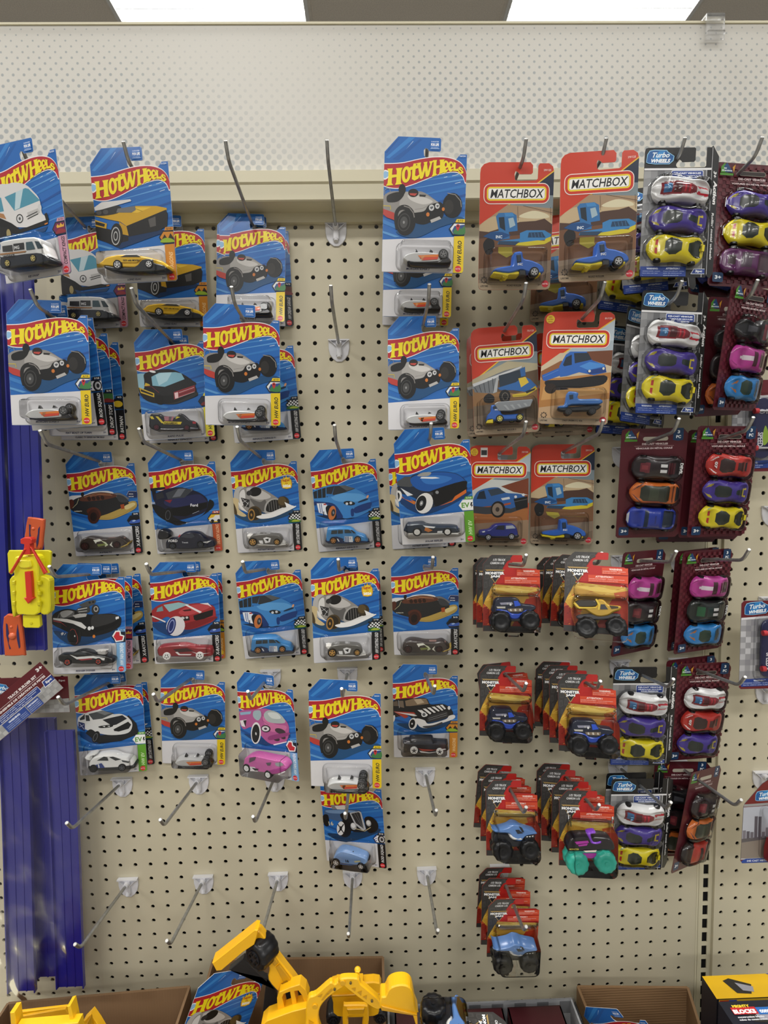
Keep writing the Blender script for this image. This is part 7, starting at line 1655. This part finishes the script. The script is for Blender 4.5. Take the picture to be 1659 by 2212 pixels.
# ================= traced toys =================
BIG=[]
def toy(key,name,label,cat,grp=None,dy=0):
    Y,txt=TOYS[key]; t=empty(name,(0,0,0)); tag(t,label,cat,grp); parts=[]; cur=None; pn='body'
    allp=[]
    for ln in txt.split('\n'):
        k=ln.split()
        if not k: continue
        if k[0]=='o':
            pn=k[1]; cur=MB(); parts.append((pn,cur)); continue
        if k[0] in 'XY':
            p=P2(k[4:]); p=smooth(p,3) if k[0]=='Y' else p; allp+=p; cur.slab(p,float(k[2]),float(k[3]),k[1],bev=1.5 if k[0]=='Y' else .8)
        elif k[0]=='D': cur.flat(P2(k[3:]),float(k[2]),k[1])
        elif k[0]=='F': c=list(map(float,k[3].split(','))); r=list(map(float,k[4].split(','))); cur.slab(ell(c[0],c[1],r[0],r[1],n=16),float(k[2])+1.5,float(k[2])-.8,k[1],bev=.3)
        elif k[0]=='S':
            c=list(map(float,k[2].split(','))); r=float(k[3])*1e-3; n=14; vs=[]
            for i in range(7):
                a=math.pi*i/6
                for j in range(n): b=2*math.pi*j/n; vs.append((c[0]*1e-3+r*math.sin(a)*math.cos(b),-.005-r*math.cos(a)*.8,c[1]*1e-3+r*math.sin(a)*math.sin(b)))
            cur.add(vs,[(i*n+j,(i+1)*n+j,(i+1)*n+(j+1)%n,i*n+(j+1)%n) for i in range(6) for j in range(n)],k[1],True)
        elif k[0]=='V':
            c=list(map(float,k[2].split(','))); r=list(map(float,k[3].split(','))); rr=(r[0]+r[1])/2; q=bigtyre((0,0),rr,-15,k[1],28); cc=r[0]/rr; q.cyl((0,-.018,0),(0,1,0),rr*.5e-3,.004,'#222226',20)
            for h in range(6): a_=h*math.pi/3; q.cyl((rr*.33e-3*math.cos(a_),-.0195,rr*.33e-3*math.sin(a_)),(0,1,0),rr*.1e-3,.002,'#0a0a0b',10)
            M=Matrix.Translation(((c[0]+(9 if cc<.95 else 0))*1e-3,-.016 if cc<.95 else 0,(c[1]+(14 if cc<.95 else 0))*1e-3))@Matrix.Rotation(math.radians(-34 if cc<.95 else 0),4,'Z')@Matrix.Rotation(math.radians(10 if cc<.95 else 0),4,'Y'); q.xform(M)
            b=len(cur.v); cur.v+=q.v; cur.f+=[[i+b for i in f] for f in q.f]; cur.c+=q.c; cur.sm+=q.sm
    cx=sum(p[0] for p in allp)/len(allp)*1e-3; cz=min(p[1] for p in allp)*1e-3
    t.location=(cx,Y+dy,cz)
    for pn,m in parts: m.build(pn,RUB if pn=='wheel' else PLAST,t,(-cx,0,-cz))
    return t
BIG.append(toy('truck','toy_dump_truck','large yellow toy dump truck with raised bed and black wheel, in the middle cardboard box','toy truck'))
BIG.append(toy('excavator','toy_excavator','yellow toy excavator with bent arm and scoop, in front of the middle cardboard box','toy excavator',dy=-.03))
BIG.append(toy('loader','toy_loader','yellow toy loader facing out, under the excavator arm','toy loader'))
BIG.append(toy('bed','toy_dump_truck','yellow toy dump bed inside the bottom-left cardboard box','toy truck'))
BIG.append(toy('peak','toy_truck','pointed yellow toy piece beside the dump bed in the bottom-left box','toy truck'))
def base(x0,x1,y0,y1,z1,name,label_parent,col='#e0a50f'):
    mb=MB(); mb.box(x0,x1,y0-.01,y1+.01,.407,.47,'#1a1a1c'); xm=(x0+x1)/2; mb.box(xm-(x1-x0)*.32,xm+(x1-x0)*.32,y0+.008,y1-.008,.47,z1,col); o=mb.build(name,PLAST,label_parent); o.location=(-label_parent.location[0],-label_parent.location[1],-label_parent.location[2]); return o
for t,(x0,x1,y0,y1,z1) in zip(BIG,((-.105,-.03,-.20,-.15,.66),(-.035,.0,-.25,-.21,.70),(.0,.085,-.175,-.125,.57),(-.44,-.33,-.25,-.19,.66),(-.32,-.27,-.18,-.15,.62))):
    base(x0,x1,y0,y1,z1,'chassis',t)
# ================= blue track sets at the left =================
BLUE='#171c88'
def track(xt,xb,zt,zb_,y,w=.044):
    mb=MB(); prof=[(-w/2,0),(w/2,0),(w/2,-.007),(w/2-.0016,-.007),(w/2-.0025,-.0022),(w*.18,-.0022),(w*.17,-.0034),(w*.13,-.0034),(w*.12,-.0022),(-w*.12,-.0022),(-w*.13,-.0034),(-w*.17,-.0034),(-w*.18,-.0022),(-w/2+.0025,-.0022),(-w/2+.0016,-.007),(-w/2,-.007)]
    n=len(prof); N=8; vs=[]
    for i in range(N+1):
        f=i/N; x=xt+(xb-xt)*f; z=zt+(zb_-zt)*f; vs+=[(x+a,y+b+.002*math.sin(f*5),z) for a,b in prof]
    mb.add(vs,[(i*n+k,i*n+(k+1)%n,(i+1)*n+(k+1)%n,(i+1)*n+k) for i in range(N) for k in range(n)]+[tuple(range(n)),tuple(range(N*n,N*n+n))[::-1]],BLUE); return mb
TRK=attrmat('blue_track_plastic',.24,.4,bump=.05,bscale=20)
def film(x0t,x1t,x0b,x1b,zt,zb_,y,seed,amp=.004):
    mb=MB(); random.seed(seed); NX,NZ=16,46; vs=[]; ph=[random.random()*6 for _ in range(6)]
    for j in range(NZ+1):
        f=j/NZ
        for i in range(NX+1):
            g=i/NX; x=(x0t+(x1t-x0t)*g)*(1-f)+(x0b+(x1b-x0b)*g)*f; z=zt+(zb_-zt)*f
            d=amp*(math.sin(g*17+f*5+ph[0])+.7*math.sin(g*29-f*9+ph[1])+.6*math.sin(f*21+g*6+ph[2])+.4*math.sin(f*43-g*15+ph[3]))/2; e_=min(1,5*min(g,1-g)+.05)
            vs.append((x,y-.003-abs(d)*e_*1.4-.006*e_,z))
    mb.add(vs,[(j*(NX+1)+i,j*(NX+1)+i+1,(j+1)*(NX+1)+i+1,(j+1)*(NX+1)+i) for j in range(NZ) for i in range(NX)],smooth=True); return mb
t=empty('track_set',(-.40,-.07,1.20)); tag(t,'clear bag of long blue track strips hanging upper left behind the yellow launcher','track set','bagged blue track sets')
for a in((-.385,-.401,1.768,1.212,-.078),(-.436,-.449,1.772,1.208,-.083),(-.412,-.424,1.765,1.215,-.062)): track(*a).build('track_strip',TRK,t,(.40,.07,-1.20))
film(-.5,-.338,-.51,-.352,1.80,1.196,-.088,1,.007).build('plastic_bag',FILM,t,(.40,.07,-1.20))
toy('launcher','car_launcher','yellow plastic car launcher with red slider and bands, on the blue tracks','toy launcher',dy=.012)
toy('connector','track_connector','orange track connector behind the top of the yellow launcher','track connector','orange track connectors',dy=.014)
toy('connector2','track_connector','orange track connector below left of the yellow launcher','track connector','orange track connectors',dy=.01)
def header_card(mb,L,H,s2=False):
    card_body(mb,[(-L,0),(0,0),(0,H),(-L,H)],'#6a3038'); mb.layer([(-L+.3,.3),(-.3,.3),(-.3,H-.3),(-L+.3,H-.3)],'#5c1620'); mb.layer([(-L+.3,.3),(-.3,.3),(-.3,22),(-L+.3,14)],'#9c9c9c'); random.seed(11)
    for i in range(int(L/7)):
        for j in range(3):
            if (i+j)%2: x=-L+1+i*7; mb.layer([(x,.6+j*6.6),(x+7,.6+j*6.6),(x+7,6.6+j*6.6),(x,6.4+j*6.6)] if x<-8 or j<2 else [(x,.6),(x+6,.6),(x+6,5),(x,5)],random.choice(['#b4b4b4','#8a8a8a','#a8a8a8']))
t=MB(); header_card(t,150,51)
text(t,'3+',-13,41.5,5.4,'#eeeaea',w=11,bold=.05); text(t,'TRACK BUILDER SET',-72,37,4,'#efe6e6',w=54,bold=.04); t.layer([(-92,34.8),(-8,34.8),(-8,35.3),(-92,35.3)],'#e6dada'); text(t,'ENSEMBLE DE CRÉATION DE PISTES',-96,29.4,4,'#efe6e6',w=88,bold=.04)
t.layer([(-20,17),(-18,27),(-.3,27),(-.3,17)],'#e8e8ee'); t.layer([(-19,18),(-17.2,26),(-.3,26),(-.3,18)],'#243c84'); text(t,'5pc',-14.5,19.4,4.6,'#f0f0f4',w=11,bold=.04)
t.layer(rrect(-110,16.4,-27,26.8,2),'#e8e8ee'); t.layer(rrect(-110,17,-27.6,26.2,2),'#243c84')
for k in range(3): text(t,('Includes: 3 x tracks, 1 x launcher, connectors','Comprend : 3 pistes, 1 lanceur, connecteurs','Rails de piste, pièces de raccord')[k],-104,23.4-k*2.8,1.8,'#dfe4f2',w=(74,70,60)[k],bold=.03)
t.layer([(-106,1),(-62,1),(-62,15.6),(-106,15.6)],'#2a4690'); t.layer([(-60.6,1),(-37,1),(-37,15),(-60.6,15)],'#2a4690'); text(t,'WARNING:',-96,10.6,3,'#dfe6f4',w=22,bold=.05); text(t,'AVERTISSEMENT:',-59.6,10.6,2.4,'#dfe6f4',w=21,bold=.04)
for k in range(3): text(t,'CHOKING HAZARD - Small parts',-103,7.6-k*2.5,1.5,'#c4d0ea',w=38,bold=.01); text(t,"RISQUE D'ETOUFFEMENT",-59.4,7.6-k*2.5,1.5,'#c4d0ea',w=21,bold=.01)
g=empty('track_set',(-.348,-.10,1.160)); g.rotation_euler=(0,math.radians(-38.5),0); tag(g,'blue track set whose maroon header card is twisted diagonally, lower left','track set','bagged blue track sets')
t.build('header_card',PRINT,g)
q=track(-.384,-.393,1.074,.646,-.052); M=g.matrix_basis.inverted() if False else (Matrix.Translation((-.348,-.10,1.160))@Matrix.Rotation(math.radians(-38.5),4,'Y')).inverted(); q.xform(M); q.build('track_strip',TRK,g)
f=film(-.50,-.345,-.53,-.332,1.12,.636,-.068,5,.007); f.xform(M); f.build('plastic_bag',FILM,g)
g2=empty('track_set',(-.355,-.075,1.112)); tag(g2,'blue track set with upright maroon and grey header card behind the diagonal one','track set','bagged blue track sets')
t=MB(); header_card(t,150,56); turbo(t,-118,36,.9,-12); text(t,'5pc',-14,48,3.4,'#d8d0d0',w=10,bold=.03); t.build('header_card',PRINT,g2)
for a in((-.456,-.472,1.10,.640,-.05),(-.424,-.436,1.085,.644,-.030)): track(*a).build('track_strip',TRK,g2,(.355,.075,-1.112))
film(-.51,-.352,-.54,-.37,1.115,.64,-.052,9).build('plastic_bag',FILM,g2,(.355,.075,-1.112))
# ================= window boxes in a display tray =================
t=empty('display_tray',(.262,-.14,.401)); tag(t,'grey checkered display tray with clear edge holding maroon window boxes','tray')
mb=MB(); mb.box(-.145,.145,.036,.039,0,.236,'#8a8b8e'); mb.box(.142,.145,-.15,.036,0,.236,'#9a9b9e'); mb.box(-.145,-.142,-.15,.036,0,.236,'#9a9b9e'); mb.box(-.145,.145,-.15,.036,0,.003,'#6a6b6e')
for i in range(16): 
    if i%2: mb.box(-.142+i*.0178,-.142+(i+1)*.0178,.0355,.0362,.214,.234,'#5c5d60')
mb.build('tray_shell',MATT,t)
mb=MB(); mb.box(-.147,.147,.0362,.0368,.2,.242); mb.box(.1455,.1462,-.15,.036,.2,.242); mb.build('clear_cover',BLIS,t)
for k,(x0,toyc) in enumerate(((.128,'dark'),(.212,'dark'),(.302,'yellow'))):
    b=empty('window_box',(x0+.041,-.145,.404)); tag(b,('maroon window box at the left end of the display tray','maroon window box in the middle of the display tray','maroon window box with a yellow truck, right end of the tray')[k],'toy box','maroon window boxes in the tray')
    mb=MB(); W_,H_=.041,.236
    mb.box(-W_,W_,.028,.03,0,H_,'#2a1216'); mb.box(-W_,-W_+.002,-.012,.028,0,H_,'#4a161e'); mb.box(W_-.002,W_,-.012,.028,0,H_,'#4a161e'); mb.box(-W_,W_,-.012,.028,H_-.002,H_,'#3a1218'); mb.box(-W_,W_,-.012,.028,0,.002,'#3a1218')
    mb.box(-W_,W_,-.0135,-.0118,H_-.034,H_,'#611a20'); mb.box(-W_,-W_+.016,-.0135,-.0118,0,H_-.034,'#6a1d22'); mb.box(W_-.016,W_,-.0135,-.0118,0,H_-.034,'#6a1d22'); mb.box(-W_+.016,W_-.016,-.0135,-.0118,0,.03,'#6a1d22')
    q=MB(); turbo(q,-11,214,.86); text(q,'3+',-34,222,4.4,'#f0eaea',w=9,bold=.05); q.xform(Matrix.Translation((0,-.0134,0))); n=len(mb.v); mb.v+=q.v; mb.f+=[[i+n for i in f] for f in q.f]; mb.c+=q.c; mb.sm+=q.sm
    mb.build('box_shell',PRINT,b)
    q=MB(); q.box(-.025,.025,.024,.026,.03,.2,'#1b1c1f'); 
    if toyc=='yellow':
        q.slab([(-22,120),(-22,150),(-18,176),(16,186),(24,182),(24,120)],14,-2,'#d6b41c',bev=2); q.flat([(-15,168),(-1,171),(-1,181),(-13,179)],-2.2,'#1a1a1a'); q.flat([(3,172),(17,175),(17,184),(3,182)],-2.2,'#1a1a1a')
    else: q.slab([(-20,110),(-20,165),(-10,180),(12,180),(20,165),(20,110)],16,0,'#34363a',bev=3)
    q.build('toy_truck',PAINT,b)
# loose pack lying face up by the tray
place('mj','shark',(.247,-.312,.798),(0,math.radians(-88),math.radians(92)),SL['mj'],'small card lying on its back, black tyres up, in front of the display tray','monster truck','carded monster trucks on the hooks','carded_monster_truck')
# ================= block kit boxes =================
def kit(x0,x1,y0,y1,z1,label,top,front,flip):
    t=empty('block_kit_box',((x0+x1)/2,(y0+y1)/2,.401)); tag(t,label,'toy box','building block boxes'); W_=(x1-x0)/2; D=(y1-y0)/2; H_=z1-.401
    mb=MB(); mb.box(-W_,W_,-D,D,0,H_,'#191c28')
    mb.add([(-W_,-D,H_+.0002),(W_,-D,H_+.0002),(W_,D,H_+.0002),(-W_,D,H_+.0002)],[(0,1,2,3)],top); 
    mb.add([(W_*.1,D,H_+.0004),(W_,D,H_+.0004),(W_,-D,H_+.0004),(W_*.75,-D,H_+.0004)],[(3,2,1,0)],'#1a1c2a' if top=='#e8b81e' else '#e8b81e')
    mb.add([(W_*.06,D,H_+.0006),(W_*.14,D,H_+.0006),(W_*.79,-D,H_+.0006),(W_*.71,-D,H_+.0006)],[(3,2,1,0)],'#2c4a9c')
    q=MB(); 
    if flip: text(q,'construction',0,0,7,'#f0f4fa',w=34,bold=.05); q.layer([(-3,-2.5),(38,-2.5),(40,3),(36,8.5),(-3,8.5)],'#2c6ab4'); q.layer(ell(20,-6,6,5),'#2c6ab4'); text(q,'37',16,-9,6,'#f4f4f4',w=8,bold=.04); q.f.reverse(); q.c.reverse(); text(q,'construction',0,0,6,'#f0f4fa',w=34,bold=.05)
    else: q.layer(rrect(0,-1,34,9,1),'#c0262c'); text(q,'BLOCKS',1,0,6,'#f6f0f0',w=31,bold=.07); text(q,'MIGHTY',4,8.4,4,'#f2d43a',w=24,bold=.06); q.layer([(34,-2),(80,-2),(80,8),(34,8)],'#2c6ab4'); text(q,'construction',37,0,6,'#f0f4fa',w=38,bold=.05); text(q,'construction blocks',2,-6,2.6,'#e6e6ea',w=36,bold=.03); text(q,'cubes de construction',2,-9.6,2.6,'#e6e6ea',w=38,bold=.03)
    a=math.pi if flip else 0
    q.xform(Matrix.Translation((W_*.95 if flip else -W_*.88,.007 if flip else .0,H_+.0008))@Matrix.Rotation(a,4,'Z')@Matrix.Rotation(math.radians(-90),4,'X'))
    n=len(mb.v); mb.v+=q.v; mb.f+=[[i+n for i in f] for f in q.f]; mb.c+=q.c; mb.sm+=q.sm
    mb.add([(-W_*.62,-D*.6,H_+.0005),(-W_*.4,-D*.7,H_+.0005),(-W_*.3,D*.1,H_+.0005),(-W_*.6,D*.7,H_+.0005),(-W_*.72,D*.5,H_+.0005)],[(0,1,2,3,4)],'#2a2824'); mb.add([(-W_*.5,-D*.4,H_+.0007),(-W_*.34,-D*.55,H_+.0007),(-W_*.3,-D*.1,H_+.0007),(-W_*.55,D*.3,H_+.0007)],[(0,1,2,3)],'#9a9aa4')
    q=MB(); hh=H_*1e3; ww=W_*1e3
    if front=='y':
        q.layer([(-ww+3,2),(ww,2),(ww,hh-1),(-ww+3,hh-1)],'#e2b62a'); 
        for i,(c,x,y,w_,h_) in enumerate((('#b03a24',4,-8,14,7),('#2c4a9c',18,-8,12,7),('#d8a02a',4,-15,10,7),('#2c4a9c',14,-15,7,8),('#2f6a34',4,-23,12,8),('#c04a2c',22,-13,6,6))): q.layer([(-ww+x,hh+y-1),(-ww+x+w_,hh+y-1),(-ww+x+w_,hh+y+h_-1),(-ww+x,hh+y+h_-1)],c)
        text(q,'COMPATIBLE!',-ww+52,hh-16,6,'#b8242c',w=42,bold=.05,rot=180); q.layer(ell(-ww+24,hh-50,10,12),'#8a8a90'); q.layer(ell(-ww+22,hh-50,4,6),'#2c4a9c'); q.layer([(-ww+34,hh-40),(-ww+44,hh-36),(-ww+44,hh-80),(-ww+28,hh-80)],'#2a2622')
    else: text(q,'FORDS 2026',ww*.3,hh-20,2,'#8a6a6a',w=14,bold=.02)
    q.xform(Matrix.Translation((0,-D,0))); n=len(mb.v); mb.v+=q.v; mb.f+=[[i+n for i in f] for f in q.f]; mb.c+=q.c; mb.sm+=q.sm
    mb.build('box_shell',PRINT,t)
    return t
kit(.603,.79,-.155,-.118,.681,'yellow-topped building block box in the bottom right corner','#e8b81e','y',True)
kit(.577,.74,-.235,-.198,.722,'black building block box in front of the yellow-topped one','#191c28','n',False)
# ================= right-hand bay packs =================
def skate(loc,label,rot):
    t=empty('skateboard_pack',loc,rot); tag(t,label,'toy skateboard','carded finger skateboards'); mb=MB(); o=[(3,0),(86,0),(86,140),(4,140),(0,136),(0,3)]; card_body(mb,o,'#8a8a90'); mb.layer(inset(o,.2),'#6a1c24'); mb.layer([(.2,6),(86,6),(86,118),(.2,112)],'#9a9a9e'); random.seed(2)
    for i in range(10):
        for j in range(10):
            if (i+j)%2: x=.3+i*8; mb.layer([(x,20+j*9),(min(85.8,x+8),20+j*9),(min(85.8,x+8),29+j*9),(x,29+j*9)],random.choice(['#b8b8bc','#c4c4c8','#8c8c92']))
    mb.layer([(.2,110),(86,115),(86,118.5),(.2,113.5)],'#e2e2e6'); turbo(mb,5,118,1.1,6); mb.layer([(3,4),(84,6),(84,18),(3,16)],'#27418e'); text(mb,'WARNING:',22,12,3,'#e6ecf6',w=20,bold=.04); text(mb,'CHOKING HAZARD - Small parts',6,8.6,2,'#c8d4ec',w=44,bold=.02); text(mb,'Not for children under 3 years',6,5.6,2,'#c8d4ec',w=40,bold=.02); mb.build('card',PRINT,t)
    q=MB(); q.slab(rrect(28,20,58,112,14,8),-4,-7,'#1e2048',bev=1); q.k=0
    for s,y,h in(('SPEED',60,9),('ON',88,7)): text(q,s,36,y,h,'#d8d8e0',w=22,bold=.03,rot=-90 if s=='SPEED' else 0,Y=-7.3)
    q.flat(smooth([(46,40),(54,50),(48,70),(44,56)]),-7.4,'#8fb03a'); q.build('skateboard',PAINT,t)
    for z in(36,92):
        w_=MB(); w_.cyl((.027,-.011,z*1e-3),(1,0,0),.0042,.006,'#c8343c',16); w_.cyl((.054,-.011,z*1e-3),(1,0,0),.0042,.006,'#c8343c',16); w_.cyl((.033,-.011,z*1e-3),(1,0,0),.0016,.021,'#c8c8cc',10); w_.build('wheel_axle',PAINT,t)
    boxblister(24,62,15,117,18,r=10,flange=3).build('blister',BLIS,t)
skate((.676,-.075,1.117),'toy skateboard card cut by the right edge of the view, halfway down',(0,0,math.radians(-1)))
skate((.666,-.055,1.455),'toy skateboard card partly hidden behind the second-row maroon packs, right edge',(0,0,0))
t=empty('city_vehicle_pack',(.67,-.10,.849),(0,0,0)); tag(t,'carded city vehicles with skyline print, lower right edge','toy cars'); mb=MB()
o=[(3,0),(90,0),(90,130),(45,138),(30,128),(4,97),(2,92),(0,4)]; card_body(mb,o,'#5a5a62'); mb.layer(inset(o,.2),'#742420'); mb.layer([(.4,6),(90,6),(90,94),(2.2,91)],'#b8bcc6'); mb.layer([(.4,8),(90,8),(90,44),(.6,34)],'#8a8076'); mb.layer([(1,34),(90,44),(90,48),(1.2,40)],'#5e5a5c')
random.seed(8)
for i in range(14): x=2+i*6; h=10+random.random()*16+(22 if i in(3,4) else 0); mb.layer([(x,40),(x+5,40.5),(x+5,40+h),(x,40+h)],random.choice(['#6e6a72','#7c7880','#5a565e']))
mb.layer([(2,92),(90,95),(90,99),(3,96)],'#9a9a9a'); turbo(mb,20,101,.9,5); mb.layer([(2,.5),(90,.5),(90,7.5),(8,7.5),(1,4)],'#27489a'); text(mb,'DIE CAST METAL',10,2.4,3,'#dfe6f4',w=34,bold=.03); mb.build('card',PRINT,t)
q=MB(); q.slab([(34,10),(34,28),(38,44),(70,36),(74,10)],-3,-22,'#b01f28',bev=2); q.flat([(36,18),(44,18),(44,34),(38,36)],-22.3,'#1c1416'); q.flat([(48,16),(60,14),(60,30),(48,33)],-22.3,'#1c1416'); q.build('toy_fire_truck',PAINT,t); q=MB(); q.slab(rrect(46,58,88,88,5),-3,-20,'#e4e4e6',bev=2); q.flat([(52,66),(66,66),(66,78),(52,78)],-20.3,'#24304a'); q.build('toy_van',PAINT,t)
boxblister(30,88,8,92,26,r=8,flange=2).build('blister',BLIS,t)
# clear sign clip on top of the header
t=empty('sign_clip',(.628,-.047,2.088)); tag(t,'small clear plastic clip on top edge of the dotted header','clip'); mb=MB(); mb.box(-.0135,.0135,-.004,-.001,0,.034,'#ffffff'); mb.box(-.0135,.0135,-.004,.014,.034,.0365,'#ffffff'); mb.box(-.0125,.0125,-.007,-.004,.006,.011,'#ffffff')
CLIPM=clearmat('clear_clip',1.25,.2,(.93,.93,.93,1),.1,50,.06); mb.build('clip_body',CLIPM,t)
